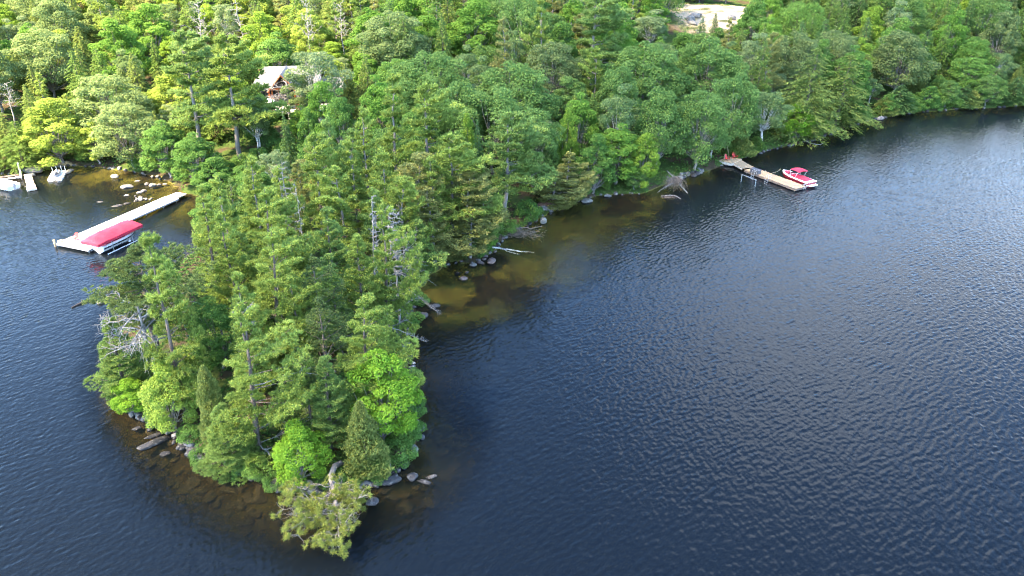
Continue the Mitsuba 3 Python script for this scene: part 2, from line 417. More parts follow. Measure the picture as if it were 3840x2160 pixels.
def make_pine(seed, h=14, r=3.4, base=.22, nb=60, tuft=.32, k=22, w=.056, bias=.35, dens=2.3, lean=0.4, top=1.0, bare=0, fan=.34, bald=0.0):
    rng = np.random.default_rng(seed)
    s, wood, dead = Soup(), [], []
    tip = np.array([lean, rng.normal() * .3, h])
    trunk = wiggle(rng, (0, 0, -.4), tip, 8, .06)
    wood.append(tube(trunk, np.linspace(.017 * h, .018, 8), 7))
    plume = rng.uniform(.55, 1.15, 9)
    C, D, K = [], [], []
    for i in range(nb):
        lay = max(5, nb // 6)
        t = min(.985, (math.floor(i / nb * lay) + .35 * rng.uniform()) / lay + .01)
        f = base + (1 - base) * t
        p0 = trunk[0] * 0 + np.array([np.interp(f, np.linspace(0, 1, 8), trunk[:, q]) for q in range(3)])
        az = i * 2.4 + rng.normal() * .5
        d = np.array([math.cos(az), math.sin(az), 0])
        prof = (min(1, .60 + t * 2.0)) * (1 - t ** 1.15) ** .85 * top + .05
        L = r * prof * plume[i * 9 // nb] * rng.uniform(.55, 1.12) * (1 + bias * d[0])
        n = 6
        q = np.linspace(0, 1, n)[:, None]
        rise = (.10 + .45 * t) * q + (.16 if t > .25 else -.02) * q ** 2
        br = p0 + d * L * q + np.array([0, 0, 1.0]) * L * rise + rng.normal(size=(n, 3)) * .035 * L * q
        if i < bare or rng.uniform() < bald * (.35 + max(0, d[0])):
            dead.append(tube(br, np.linspace(.055, .010, n), 4))
            for _ in range(9):
                a0 = br[rng.integers(2, n - 1)]
                e = a0 + unit(d + rng.normal(size=3) * .6) * L * rng.uniform(.2, .4)
                dead.append(tube(wiggle(rng, a0, e, 4, .05), np.linspace(.026, .008, 4), 3))
            continue
        wood.append(tube(br, np.linspace(.02 + .010 * L, .010, n), 4))
        m = max(4, int(dens * (4 + 6.5 * L ** 1.4)))
        u = .38 + .66 * rng.beta(1.6, 1.2, m)
        sd = np.array([-d[1], d[0], 0])
        lat = rng.uniform(-1, 1, m) * fan * 1.35 * L * np.sqrt(np.clip(1 - ((u - .72) / .40) ** 2, .04, 1))
        pos = np.stack([np.interp(u, q[:, 0], br[:, z]) for z in range(3)], 1) + sd * lat[:, None]
        pos[:, 2] += rng.normal(size=m) * .035 * L + .06 * L - .22 * np.abs(lat) - .10 * L * np.clip(u - .6, 0, 1) ** 1.5
        C.append(pos)
        D.append(unit(d + sd * (lat / (L * .5 + .1))[:, None] * .8 + [0, 0, .55]) * np.ones((m, 1)))
        K.append(np.clip(np.full(m, rng.uniform(0, 1)) + rng.normal(size=m) * .12, 0, 1))
    m = 26
    f = rng.uniform(.9, 1.0, m)
    C.append(np.stack([np.interp(f, np.linspace(0, 1, 8), trunk[:, z]) for z in range(3)], 1) + rng.normal(size=(m, 3)) * .14)
    D.append(unit(rng.normal(size=(m, 3)) + [0, 0, 1])); K.append(rng.uniform(.3, 1, m))
    needles(s, rng, np.vstack(C), np.vstack(D), np.concatenate(K), k, tuft, w)
    out = {'trunk': join(wood), 'crown': s.mesh()}
    if dead:
        out['dead_limbs'] = join(dead)
    return out


def make_hemlock(seed, h=13, r=3.2, levels=40, size=.34, k=40, droop=.34, ragged=.3, base=.06, power=.85):
    rng = np.random.default_rng(seed)
    s, wood = Soup(), []
    trunk = wiggle(rng, (0, 0, -.4), (rng.normal() * .25, rng.normal() * .25, h), 7, .05)
    wood.append(tube(trunk, np.linspace(.015 * h, .015, 7), 6))
    for i in range(levels):
        t = (i + .5) / levels
        f = base + (1 - base) * t
        p0 = np.array([np.interp(f, np.linspace(0, 1, 7), trunk[:, q]) for q in range(3)])
        nbr = 7 if t < .7 else 5
        for j in range(nbr):
            az = i * 1.3 + j * 6.283 / nbr + rng.normal() * .25
            d = np.array([math.cos(az), math.sin(az), 0]); sd = np.array([-d[1], d[0], 0])
            L = r * ((1 - t) ** power * min(1, .72 + 2 * t) + .09) * (1 + ragged * (rng.uniform() * 2 - 1.2))
            if L < .12:
                continue
            m = max(5, int(k * (L / r) ** 1.1))
            u = rng.uniform(.2, 1.03, m) ** .7
            lat = rng.normal(size=m) * .20 * L * (1.25 - u)
            c = p0 + d * (u * L)[:, None] + sd * lat[:, None]
            c[:, 2] += L * (.16 * u - droop * u ** 2) + rng.normal(size=m) * .06
            q = unit(d + sd * (lat / (.3 * L + .05))[:, None] * .9 + np.array([0, 0, -.35]) + rng.normal(size=(m, 3)) * .28)
            side = unit(np.cross(q, [0, 0, 1.0]) + rng.normal(size=(m, 3)) * .45)
            z = size * rng.uniform(.7, 1.35, (m, 1))
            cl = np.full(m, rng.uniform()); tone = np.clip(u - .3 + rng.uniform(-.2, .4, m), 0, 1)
            s.put(c - q * z * .5 - side * z * .28, c - q * z * .5 + side * z * .28, c + q * z * .6, tone, cl)
            if j % 3 == 0 and i % 2 == 0:
                wood.append(tube([p0, p0 + d * L * .5 + [0, 0, L * .03], p0 + d * L * .9 + [0, 0, -L * (droop - .16) * .8]], [.03, .02, .008], 3))
    return {'trunk': join(wood), 'crown': s.mesh()}


def make_cedar(seed, h=7, r=1.7, n=11000, size=.21, egg=.8):
    """Cedar: dense upright sprays over a lumpy tapering column."""
    rng = np.random.default_rng(seed)
    s = Soup()
    t = rng.uniform(0, 1, n) ** 1.15
    az = rng.uniform(0, 6.283, n)
    prof = np.clip((1 - t) ** egg * np.minimum(1, .65 + 2.2 * t) + .03, 0, 1)
    P = np.stack([np.cos(az) * 1.3, np.sin(az) * 1.3, t * h * .9], 1)
    lump = .30 + 1.35 * meshkit.fbm(P * 1.15 + seed * 3.7, 3, seed)
    rr = r * prof * lump * (1 - .5 * rng.uniform(0, 1, n) ** 2.2)
    c = np.stack([np.cos(az) * rr, np.sin(az) * rr, .1 + t * h * .97], 1)
    out = np.stack([np.cos(az), np.sin(az), 0 * az + .55], 1)
    q = unit(out * .55 + [0, 0, .6] + rng.normal(size=(n, 3)) * .45)
    side = unit(np.cross(q, rng.normal(size=(n, 3))))
    z = size * rng.uniform(.6, 1.4, (n, 1))
    cl = np.clip(meshkit.fbm(P * 2 + 5, 2, seed + 1) * 1.6 - .3, 0, 1)
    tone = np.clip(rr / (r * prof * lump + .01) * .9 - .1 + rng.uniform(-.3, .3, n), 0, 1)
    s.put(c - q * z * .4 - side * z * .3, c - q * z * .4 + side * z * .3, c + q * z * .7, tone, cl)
    return {'trunk': tube([(0, 0, -.4), (0, .05, h * .5), (0, 0, h * .93)], [.014 * h, .01 * h, .01], 6), 'crown': s.mesh()}


def make_broadleaf(seed, h=13, r=4.4, lobes=66, leaf_size=.27, per=290, low=.14, lobe=.25, pointed=0.0, gap=.10, limb=1.0, multi=1):
    rng = np.random.default_rng(seed)
    s, wood = Soup(), []
    zc = h * (low + (1 - low) * .42)
    hz = h - zc
    fork = np.array([rng.normal() * .3, rng.normal() * .3, h * low * .95])
    for m in range(multi):
        o = rng.normal(size=2) * .3 * (multi > 1)
        wood.append(tube(wiggle(rng, (o[0], o[1], -.4), fork + np.r_[o * 2, 0], 5, .07), np.linspace(.019 * h, .013 * h, 5) / multi ** .5, 7))
    g = np.arange(lobes) + .5
    ph = np.arccos(1 - 1.72 * g / lobes)
    th = np.pi * (1 + 5 ** .5) * g + rng.normal(size=lobes) * .3
    rad = rng.uniform(.58, .86, lobes)
    cx = np.stack([np.cos(th) * np.sin(ph), np.sin(th) * np.sin(ph), np.cos(ph)], 1)
    taper = 1 - pointed * np.clip(cx[:, 2], 0, 1)
    c = cx * rad[:, None] * np.array([r, r, hz]) * np.stack([taper, taper, np.ones(lobes)], 1) + [0, 0, zc]
    c += rng.normal(size=c.shape) * .07 * r
    keep = rng.uniform(size=lobes) > gap
    for i in range(lobes):
        if limb and rng.uniform() < .7:
            e = fork * .25 + c[i] * .75
            wood.append(tube(wiggle(rng, fork + rng.normal(size=3) * .1, c[i], 5, .12), np.linspace(.006 * h, .012, 5) * limb, 4))
        if not keep[i]:
            continue
        lr = lobe * r * rng.uniform(.65, 1.25)
        n = int(per * (lr / (lobe * r)) ** 2)
        d = unit(rng.normal(size=(n, 3)) + [0, 0, .35] + .45 * cx[i])
        rr = lr * rng.uniform(.55, 1.06, (n, 1)) ** .6
        bump = .72 + .56 * meshkit.noise(d * 2.3 + i * 7.1, seed)
        p = c[i] + d * rr * bump[:, None] * [1.12, 1.12, .82]
        cards(s, rng, p, unit(d + [0, 0, .5]), np.clip(np.full(n, rng.uniform()) + rng.normal(size=n) * .1, 0, 1), leaf_size)
    return {'trunk': join(wood), 'crown': s.mesh()}


def make_dead(seed, h=9, r=2.4, nb=26, base=.3, up=.15, twigs=7, thick=1.0, droop=0.0, bias=0.0):
    """A bare tree: trunk and forking grey limbs."""
    rng = np.random.default_rng(seed)
    wood, limbs = [], []
    trunk = wiggle(rng, (0, 0, -.4), (rng.normal() * .4, rng.normal() * .4, h), 8, .10)
    wood.append(tube(trunk, np.linspace(.016 * h, .02, 8) * thick, 6))
    for i in range(nb):
        f = base + (.99 - base) * (i + rng.uniform()) / nb
        p0 = np.array([np.interp(f, np.linspace(0, 1, 8), trunk[:, q]) for q in range(3)])
        az = i * 2.4 + rng.normal() * .4
        d = np.array([math.cos(az) + bias, math.sin(az), 0]); d /= np.linalg.norm(d)
        L = r * rng.uniform(.45, 1.1) * (1 - .75 * (f - base) / (1 - base))
        e = p0 + d * L + np.array([0, 0, L * (up - droop + rng.normal() * .15)])
        br = wiggle(rng, p0, e, 6, .07 * L)
        limbs.append(tube(br, np.linspace(.045 * thick, .010, 6), 4))
        for _ in range(twigs):
            a0 = br[rng.integers(1, 6)]
            q = a0 + unit(d + rng.normal(size=3) * .75) * L * rng.uniform(.18, .42)
            limbs.append(tube(wiggle(rng, a0, q, 4, .04 * L), np.linspace(.018 * thick, .006, 4), 3))
    return {'trunk': join(wood), 'limbs': join(limbs)}


def make_silver(seed, h=9.0, r=2.6):
    """A dead crown: forking silver limbs that arch out and droop at their ends."""
    rng = np.random.default_rng(seed)
    trunk = wiggle(rng, (0, 0, -.4), (.2, .1, h * .80), 7, .08)
    limbs = []

    def grow(p0, d, L, rad, lv):
        n = 6
        q = np.linspace(0, 1, n)[:, None]
        br = p0 + d * L * q - np.array([0, 0, 1.0]) * L * .34 * q ** 2 + rng.normal(size=(n, 3)) * .05 * L * q
        limbs.append(tube(br, np.linspace(rad, rad * .35, n), 5 if lv == 0 else 3))
        if lv < 2:
            for _ in range((7, 5)[lv]):
                k = rng.integers(1, n)
                grow(br[k], unit(d + rng.normal(size=3) * .75 + [0, 0, .15]), L * rng.uniform(.32, .6), rad * .5, lv + 1)

    for i in range(15):
        f = .62 + .38 * i / 15
        p0 = np.array([np.interp(f, np.linspace(0, 1, 7), trunk[:, k]) for k in range(3)])
        az = i * 2.4 + rng.normal() * .3
        grow(p0, unit(np.array([math.cos(az), math.sin(az), rng.uniform(.15, .9)])), r * rng.uniform(.65, 1.1), .062, 0)
    return {'trunk': tube(trunk, np.linspace(.16, .07, 7), 7), 'limbs': join(limbs)}


MODELS = {}


def model(kind, variants, leaf_key, bark_key, names):
    MODELS[kind] = (variants, leaf_key, bark_key, names)


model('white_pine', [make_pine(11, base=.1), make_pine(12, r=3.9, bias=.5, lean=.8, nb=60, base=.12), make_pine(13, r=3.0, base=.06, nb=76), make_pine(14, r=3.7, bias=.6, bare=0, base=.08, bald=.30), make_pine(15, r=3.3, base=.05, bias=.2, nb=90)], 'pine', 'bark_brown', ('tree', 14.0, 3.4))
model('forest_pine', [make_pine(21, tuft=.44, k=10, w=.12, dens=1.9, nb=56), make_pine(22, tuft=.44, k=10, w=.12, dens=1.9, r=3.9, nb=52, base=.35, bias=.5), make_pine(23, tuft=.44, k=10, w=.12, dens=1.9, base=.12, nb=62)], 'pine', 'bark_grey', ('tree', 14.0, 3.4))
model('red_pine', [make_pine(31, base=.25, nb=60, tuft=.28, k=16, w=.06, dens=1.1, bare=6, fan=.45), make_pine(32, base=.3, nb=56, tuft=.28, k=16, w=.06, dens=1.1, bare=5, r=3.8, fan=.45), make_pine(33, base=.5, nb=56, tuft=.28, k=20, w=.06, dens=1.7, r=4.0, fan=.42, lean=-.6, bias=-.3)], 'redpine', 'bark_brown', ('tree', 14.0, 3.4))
model('oak_tree', [make_broadleaf(41), make_broadleaf(42, lobes=84, r=4.8, lobe=.22), make_broadleaf(43, lobes=58, lobe=.28, h=12.5), make_broadleaf(44, lobes=72, pointed=.3), make_broadleaf(45, lobes=78, r=4.2, lobe=.21, h=14, pointed=.2, gap=.2), make_broadleaf(46, lobes=52, r=5.0, lobe=.30, h=12, gap=.16)], 'oak', 'bark_grey', ('tree', 13.0, 4.4))
model('maple_tree', [make_broadleaf(51, r=3.6, lobes=58, pointed=.45, leaf_size=.26, per=300, low=.10), make_broadleaf(52, r=3.9, lobes=64, pointed=.25, leaf_size=.26, per=300, low=.08, lobe=.23), make_broadleaf(53, r=3.4, lobes=60, pointed=.6, leaf_size=.25, per=300, low=.06), make_broadleaf(54, r=3.7, lobes=76, pointed=.35, leaf_size=.25, per=300, low=.08, lobe=.21, gap=.2), make_broadleaf(55, r=3.5, lobes=50, pointed=.5, leaf_size=.26, per=300, low=.12, lobe=.30, gap=.18)], 'maple', 'bark_grey', ('tree', 13.0, 3.6))
model('young_maple', [make_broadleaf(61, h=9, r=2.7, lobes=46, pointed=.5, leaf_size=.18, per=330, low=.06, lobe=.27, gap=.16), make_broadleaf(62, h=9, r=2.8, lobes=56, pointed=.2, leaf_size=.18, per=330, low=.08, lobe=.25, gap=.16)], 'lime', 'bark_grey', ('tree', 9.0, 2.7))
model('birch_tree', [make_broadleaf(71, r=2.9, lobes=44, per=210, leaf_size=.24, low=.35, gap=.16, limb=.8, multi=2), make_broadleaf(72, r=3.2, lobes=46, per=200, leaf_size=.24, low=.3, gap=.18, limb=.9)], 'birch', 'bark_birch', ('tree', 13.0, 3.0))
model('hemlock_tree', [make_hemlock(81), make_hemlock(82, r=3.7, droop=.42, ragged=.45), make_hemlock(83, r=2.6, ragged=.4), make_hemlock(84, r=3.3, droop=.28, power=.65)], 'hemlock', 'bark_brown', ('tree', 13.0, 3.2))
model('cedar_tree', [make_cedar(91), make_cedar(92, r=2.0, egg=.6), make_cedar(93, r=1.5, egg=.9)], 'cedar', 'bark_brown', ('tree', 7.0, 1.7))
model('dead_tree', [make_dead(101), make_dead(102, r=2.8, base=.45, up=.5, nb=22, twigs=9), make_dead(103, bias=.8, nb=30, r=2.6, base=.15), make_silver(104), make_dead(105, h=9, r=2.5, bias=1.1, nb=30, base=.42, twigs=10, thick=.85, droop=.22)], None, 'bark_dead', ('tree', 9.0, 2.4))
model('shrub', [make_broadleaf(111, h=2.6, r=1.5, lobes=22, per=170, leaf_size=.15, low=.05, lobe=.36, limb=.6), make_broadleaf(112, h=2.4, r=1.7, lobes=26, per=160, leaf_size=.15, low=.05, lobe=.32, limb=.6)], 'shrub', 'bark_brown', ('shrub', 2.6, 1.6))
PLY = {}


def group_for(kind, var, tone):
    """The shapegroup of one tree model in one leaf tone; its entries are the tree's parts."""
    variants, lk, bk, _ = MODELS[kind]
    gid = 'model_%s_%d_%d' % (kind, var, tone)
    if gid not in scene:
        g = {'type': 'shapegroup'}
        for part, m in variants[var].items():
            pk = (kind, var, part)
            if pk not in PLY:
                PLY[pk] = mikit.ply((m[0], m[1]), None, smooth=part != 'crown', uv=m[2] if len(m) > 2 else None)
            b = 'leaf_%s_%d' % (lk, tone) if part == 'crown' else ('bark_dead' if part in ('dead_limbs', 'limbs') else bk)
            g[part] = {**PLY[pk], 'bsdf': {'type': 'ref', 'id': b}}
        scene[gid] = g
    return gid


def plant(kind, var, tone, x, y, h, r, rot, label, group=None, lean=(0, 0), z=None):
    variants, lk, bk, (cat, h0, r0) = MODELS[kind]
    var, tone = var % len(variants), tone % max(1, len(TONES.get(lk, [0])))
    key = num('white_pine' if kind == 'forest_pine' else kind)
    gz = float(ground(np.array([x]), np.array([y]))[0]) if z is None else z
    m = T().translate([x, y, max(gz, -.3)])
    if lean != (0, 0):
        n = math.hypot(*lean)
        m = m.rotate([-lean[1] / n, lean[0] / n, 0], n)
    m = m.rotate([0, 0, 1], rot).scale([r / r0, r / r0, h / h0])
    scene[key] = {'type': 'instance', 'to_world': m, 'group': {'type': 'ref', 'id': group_for(kind, var, tone)}}
    thing(key, label, cat, group)
    for part in variants[var]:
        if part in ('dead_limbs', 'limbs'):
            labels[key + '__' + part] = {'kind': 'stuff'}
    return key

# ---------------------------------------------------------------- every tree: kind, shape, tone, x, y, height, radius, turn, label, group
KINDS = ['birch_tree', 'cedar_tree', 'dead_tree', 'forest_pine', 'hemlock_tree', 'maple_tree', 'oak_tree', 'red_pine', 'shrub', 'white_pine', 'young_maple']
TREE_LABELS = [
    'tall pine with bare grey limbs at the front of the peninsula, behind the leaning tree',
    'yellowish green pine with a dead grey top on the left side of the peninsula',
    'pine on the peninsula just right of the inner end of the white dock',
    'tall pine on the peninsula behind its centre, left of the thin grey snag',
    'broad plumed pine standing in the very middle of the peninsula',
    'pine between the middle of the peninsula and its yellowish left column',
    'wide spreading pine over the lime maple on the right side of the peninsula',
    'pine with long bare white limbs on the right edge of the peninsula',
    'tall grey tree, bare limbs swept to one side, on the right of the peninsula',
    'bluish green pine in the middle of the neck of the peninsula',
    'pine left of the bare white limbs on the peninsula',
    'darker pine between the middle pine and the bare white limbs',
    'narrow pine just right of the middle of the peninsula',
    'pine right of the dead grey top on the left of the peninsula',
    'pine beside the thin grey snag on the peninsula',
    'low dark pine in the shaded hollow behind the front maple',
    'dark open pine with visible twigs right of the middle of the peninsula',
    'dark twiggy pine in the shaded hollow of the peninsula',
    'dark sparse pine beside the big front pine',
    'flat topped olive pine spreading over the water at the left edge of the peninsula',
    'silver dead tree with forked bare crown at the left edge of the peninsula',
    'soft dark green pine low at the left edge of the peninsula',
    'pale yellow green maple at the front left of the peninsula',
    'small bright green maple at the left corner of the peninsula shore',
    'low rounded pine at the front shore of the peninsula, left of the big pine trunk',
    'pale narrow cedar behind the low rounded pine at the front',
    'large lime green maple on the right shore of the peninsula',
    'yellowish pointed cedar at the tip, in front of the lime maple',
    'bright green pointed maple at the tip, left of the leaning tree',
    'small deciduous tree on the right shore of the neck, over the shallows',
    'thin grey snag with limbs to one side, left of the white limbed pine',
    'thin grey snag rising in the middle of the neck of the peninsula',
    'pale twiggy snag among the pines left of the neck',
    'small grey dead tree half hidden left of the big front pine',
    'dark green shrub left of the low rounded pine',
    'dark green shrub just in front and left of the low rounded pine',
    'light green shrub in front and right of the low rounded pine',
    'dark green shrub in front and left of the pointed maple at the tip',
    'dark green shrub left of the white stump',
    'dark green shrub just left of the white stump',
    'dark green shrub behind the white stump',
    'dark green shrub right of the pointed cedar at the tip',
    'dark green shrub in front and right of the large lime maple',
    'dark green shrub behind and right of the large lime maple',
    'dark green shrub in front of the soft dark pine at the left edge',
    'dark green shrub in front and left of the soft dark pine at the left edge',
    'light green shrub in front and left of the pale maple on the point',
    'dark green shrub in front of the low rounded pine',
    'light green shrub in front of the pointed maple at the tip',
    'light green shrub right of the pointed cedar at the tip',
    'dark green shrub just in front and left of the bleached branch',
    'dark green shrub just behind the bleached branch',
    'tall olive pine in front and left of the spreading pine on the neck',
    'olive pine behind the thin snag in the neck',
    'olive pine in front of the white trunked birch',
    'olive pine behind and left of the grey one sided snag',
    'olive pine behind the grey one sided snag',
    'brownish pine behind and right of the grey one sided snag',
    'olive pine just behind and left of the thin snag in the neck',
    'brownish pine behind and right of the white limbed pine',
    'olive pine behind the white limbed pine',
    'bluish green pine just behind and right of the grey one sided snag',
    'brownish pine behind and left of the brown brush pile',
    'broad olive pine in front and left of the lone pale shore pine',
    'small brownish pine left of the brown brush pile',
    'small brownish pine right of the one sided grey tree',
    'small bluish green pine just behind and right of the one sided grey tree',
    'olive pine behind and right of the grey one sided snag',
    'olive pine left of the thin snag in the neck',
    'bluish green pine in front and right of the white trunked birch',
    'bluish green pine behind and left of the brown brush pile',
    'olive pine behind and right of the thin snag in the neck',
    'tallest pine on the neck, left of two right of the house',
    'tall spreading pine on the neck, right of the tallest one',
    'pale green pine standing alone at the shore with its bare trunk showing, above the boulders',
    'low brownish pine at the shore right of the lone pale pine',
    'small brownish pine hanging over the boulder cove',
    'slim light green tree between the pines and the dark oaks',
    'narrow dark hemlock left of the lone pale pine',
    'bright low maple over the white fallen birch',
    'dark green shrub beside the white fallen birch',
    'shrub in front of the big two toned boulder',
    'left of two tall dark pines standing left of the house, trunk bare below',
    'right of two tall dark pines standing left of the house, trunk bare below',
    'birch with a white leaning trunk below the two tall dark pines',
    'pale thin crowned tree behind the right end of the house roof',
    'green maple hiding the right end of the house',
    'green maple right of the house',
    'small dark hemlock in front of the house deck',
    'small maple in front of the right half of the house',
    'small maple before the deck, right of the orange posts of the house',
    'small hemlock at the left end of the house deck',
    'bare twiggy tree in front of the timber gable of the house',
    'dense green maple at the shore below the left tall pine',
    'low green maple at the inner corner of the bay',
    'round green maple on the bay shore left of the tall pines',
    'sunlit layered maple hanging over the bay above the jet ski float',
    'sunlit yellow green maple on the bay shore right of the jet ski float',
    'pale sunlit oak over the middle of the bay shore',
    'pale bare snag at the left edge above the bay',
    'dark hemlock at the left edge behind the white boat lift',
    'grey bare tree high on the sunlit slope left of the two tall pines top',
    'bare white trunked tree above the right tall pine',
    'tall white trunked bare tree on the slope behind the house',
    'pale bare tree on the slope right of the tall white trunk',
    'broad pale oak on the sunlit slope at the left edge',
    'broad pale green oak in the middle of the sunlit slope',
    'yellow green hemlock between the two pale oaks on the slope',
    'bright hemlock left of the middle pale oak',
    'pale yellow maple left of the two tall pines',
    'bright green maple near the top of the sunlit slope',
    'rusty green narrow hemlock above the tall pines',
    'bright green tree behind the house on the slope',
    'deep green tree right behind the house roof',
    'broad dark green oak behind and right of the tallest pine on the neck',
    'broad dark green oak right of the spreading pine on the neck',
    'broad dark green oak behind the lone pale shore pine',
    'broad dark green oak behind and right of the birch with a forked white trunk',
    'broad dark green oak left of the bright hemlock above the right dock',
    'broad dark green oak left of the leaning birch',
    'dark green oak right of the birch with a forked white trunk',
    'dark green oak behind and right of the spreading pine on the neck',
    'dark green oak behind and right of the lone pale shore pine',
    'broad dark green oak just behind the birch with a forked white trunk',
    'broad dark green oak in front and left of the bright hemlock above the right dock',
    'brownish grey green oak left of the tall dark pine at the top of the forest',
    'pale rounded oak in the sun above the house, right',
    'tall dark pine at the top of the picture right of the centre',
    'yellow green hemlock in front of the pale rounded oak',
    'pointed yellow green hemlock right of the pale rounded oak',
    'vivid yellow green maple in the sun at the top of the picture',
    'bright green maple at the shore left of the washed up root tangle',
    'green tree at the shore left of the bright maple',
    'yellow green tree beside the bright shore maple',
    'birch with a forked white trunk above the bright shore maple',
    'slim yellowish tree right of the lone pale pine',
    'low bluish green oak overhanging the water left of the root tangle',
    'bright pointed hemlock above the right dock',
    'small dark hemlock in front of the cleared lot, left',
    'small dark hemlock in front of the cleared lot, right',
    'thin crowned greyish birch before the left edge of the cleared lot',
    'leaning pale birch above the red boat',
    'lime green maple right of the leaning birch',
    'large olive hemlock on the right shore, nearer the dock',
    'large olive hemlock on the right shore, farther from the dock',
    'dark green shrub in front and left of the house',
    'dark green shrub in front of the white trunked birch',
    'dark green shrub just in front and right of the white trunked birch',
    'dark green shrub in front and left of the white trunked birch',
    'light green shrub in front and right of the white trunked birch',
    'dark green shrub just in front and left of the white trunked birch',
    'dark green shrub just right of the white trunked birch',
    'small hemlock below the left end of the house deck',
    'green maple at the left end of the house',
    'thin pale birch in front of the main house roof',
    'grey green oak standing over the single boulder on the right shore',
    'yellowish cedar beside the single boulder on the right shore',
    'bright low maple over the water right of the red boat',
    'small green cedar in front of the lime maple by the red boat',
    'small green cedar just behind and left of the single boulder off the right shore',
    'small green cedar right of the farther big olive hemlock',
    'small yellowish cedar in front and right of the grey oak on the right shore',
    'small green cedar behind the right dock',
    'small green cedar behind and left of the right dock',
    'small yellowish cedar in front and left of the leaning birch',
    'small dark hemlock just in front and right of the lime maple by the red boat',
    'small deep green maple left of the single boulder off the right shore',
    'small deep green maple just in front of the farther big olive hemlock',
    'small deep green maple just behind the single boulder off the right shore',
    'small deep green maple in front of the grey oak on the right shore',
    'small dark green oak behind and right of the single boulder off the right shore',
    'small dark green oak in front and right of the grey oak on the right shore',
    'small dark hemlock in front and right of the grey oak on the right shore',
    'small dark hemlock behind and right of the single boulder off the right shore',
    'small dark hemlock right of the nearer big olive hemlock',
    'small deep green maple behind and right of the single boulder off the right shore',
    'small dark hemlock right of the single boulder off the right shore',
    'small deep green maple in front and right of the lime maple by the red boat',
    'small deep green maple behind the single boulder off the right shore',
    'small bright green maple in front and right of the grey oak on the right shore',
    'small deep green maple in front and right of the grey oak on the right shore',
    'small deep green maple in front of the lime maple by the red boat',
    'broad yellow green maple behind and left of the grey bare tree on the slope',
    'green hemlock just in front and right of the pale bare tree on the slope',
    'tall dark hemlock behind and right of the cleared lot',
    'dark green oak in front and left of the spreading pine on the neck',
    'broad pale green oak behind and left of the house roof',
    'sunlit pointed hemlock on the slope above the left bay',
    'olive hemlock behind the house',
    'broad grey green oak behind and right of the grey oak on the right shore',
    'olive hemlock behind the tall white trunked bare tree',
    'broad grey green oak behind and right of the bright hemlock above the right dock',
    'broad pale green oak behind and left of the right tall dark pine',
    'bright green maple behind the pale bare tree on the slope',
    'olive hemlock behind the grey bare tree on the slope',
    'broad pale green oak behind and left of the tall white trunked bare tree',
    'pale birch behind and right of the spreading pine on the neck',
    'olive hemlock behind and right of the pale bare tree on the slope',
    'pale green oak behind the grey bare tree on the slope',
    'tall bright green maple in front and left of the grey bare tree on the slope',
    'yellow green maple behind and right of the grey oak on the right shore',
    'broad deep green maple behind and left of the tall pine at the top edge',
    'rounded dark oak in the forest beyond the right dock',
    'broad grey green oak right of the grey oak on the right shore',
    'pointed green hemlock in the forest beyond the right dock',
    'bright green maple behind the tall pine at the top edge',
    'tall mid green oak behind the grey oak on the right shore',
    'tall mid green oak behind and left of the tall pine at the top edge',
    'green hemlock behind the bare snag at the left edge',
    'broad mid green oak behind and right of the pale bare tree on the slope',
    'bright green maple behind the bright hemlock above the right dock',
    'bright green maple behind and right of the pale rounded oak by the house',
    'broad pale green oak behind and left of the left tall dark pine',
    'green hemlock behind and left of the grey oak on the right shore',
    'pine among the sunlit trees above the left bay',
    'broad pale yellow maple behind the tall white trunked bare tree',
    'broad pale yellow maple behind the bare snag at the left edge',
    'tall mid green oak behind and right of the pale bare tree on the slope',
    'broad dark green oak just right of the vivid maple at the top edge',
    'broad yellow green maple behind and left of the tall white trunked bare tree',
    'small green hemlock just behind and left of the house roof',
    'green hemlock just behind the pale bare tree on the slope',
    'dark hemlock behind and right of the tall pine at the top edge',
    'deep green maple just behind the vivid maple at the top edge',
    'deep green maple behind and right of the cleared lot',
    'sunlit yellow green maple on the slope above the left bay',
    'dark hemlock behind the lone pale shore pine',
    'bright green maple behind the vivid maple at the top edge',
    'tall bright green maple behind the grey oak on the right shore',
    'greyish birch behind the layered maple over the bay',
    'pale birch behind and left of the left tall dark pine',
    'bright green maple right of the pale rounded oak by the house',
    'olive hemlock behind and left of the grey oak on the right shore',
    'dark hemlock behind and right of the bright hemlock above the right dock',
    'olive hemlock just left of the vivid maple at the top edge',
    'mid green maple in the forest beyond the right dock',
    'olive hemlock behind and right of the grey bare tree on the slope',
    'tall brownish pine just behind and right of the bright hemlock above the right dock',
    'green cedar right of the cleared lot',
    'tall bright green maple left of the cleared lot',
    'tall bright green maple behind and right of the grey oak on the right shore',
    'bluish green pine just behind and right of the pale bare tree on the slope',
    'tall pale green oak left of the grey bare tree on the slope',
    'dark green oak behind and left of the vivid maple at the top edge',
    'broad dark green oak behind and right of the grey oak on the right shore',
    'broad dark green oak behind and right of the vivid maple at the top edge',
    'olive hemlock just right of the bare snag at the left edge',
    'yellow green maple behind and left of the grey oak on the right shore',
    'green hemlock behind the grey bare tree on the slope',
    'deep green maple behind and right of the pale bare tree on the slope',
    'olive hemlock behind and left of the pale rounded oak by the house',
    'tall green hemlock behind and left of the grey oak on the right shore',
    'bright green maple behind and left of the vivid maple at the top edge',
    'pale birch behind and right of the grey bare tree on the slope',
    'bright green maple behind the pale rounded oak by the house',
    'brownish pine just in front and left of the tall pine at the top edge',
    'tall mid green oak behind and right of the grey oak on the right shore',
    'tall dark green oak right of the vivid maple at the top edge',
    'small deep green maple behind and left of the thin snag in the neck',
    'olive hemlock behind and right of the tall white trunked bare tree',
    'bright green maple behind the grey oak on the right shore',
    'broad deep green maple behind the farther big olive hemlock',
    'tall deep green maple behind and right of the vivid maple at the top edge',
    'bright green maple behind and left of the nearer big olive hemlock',
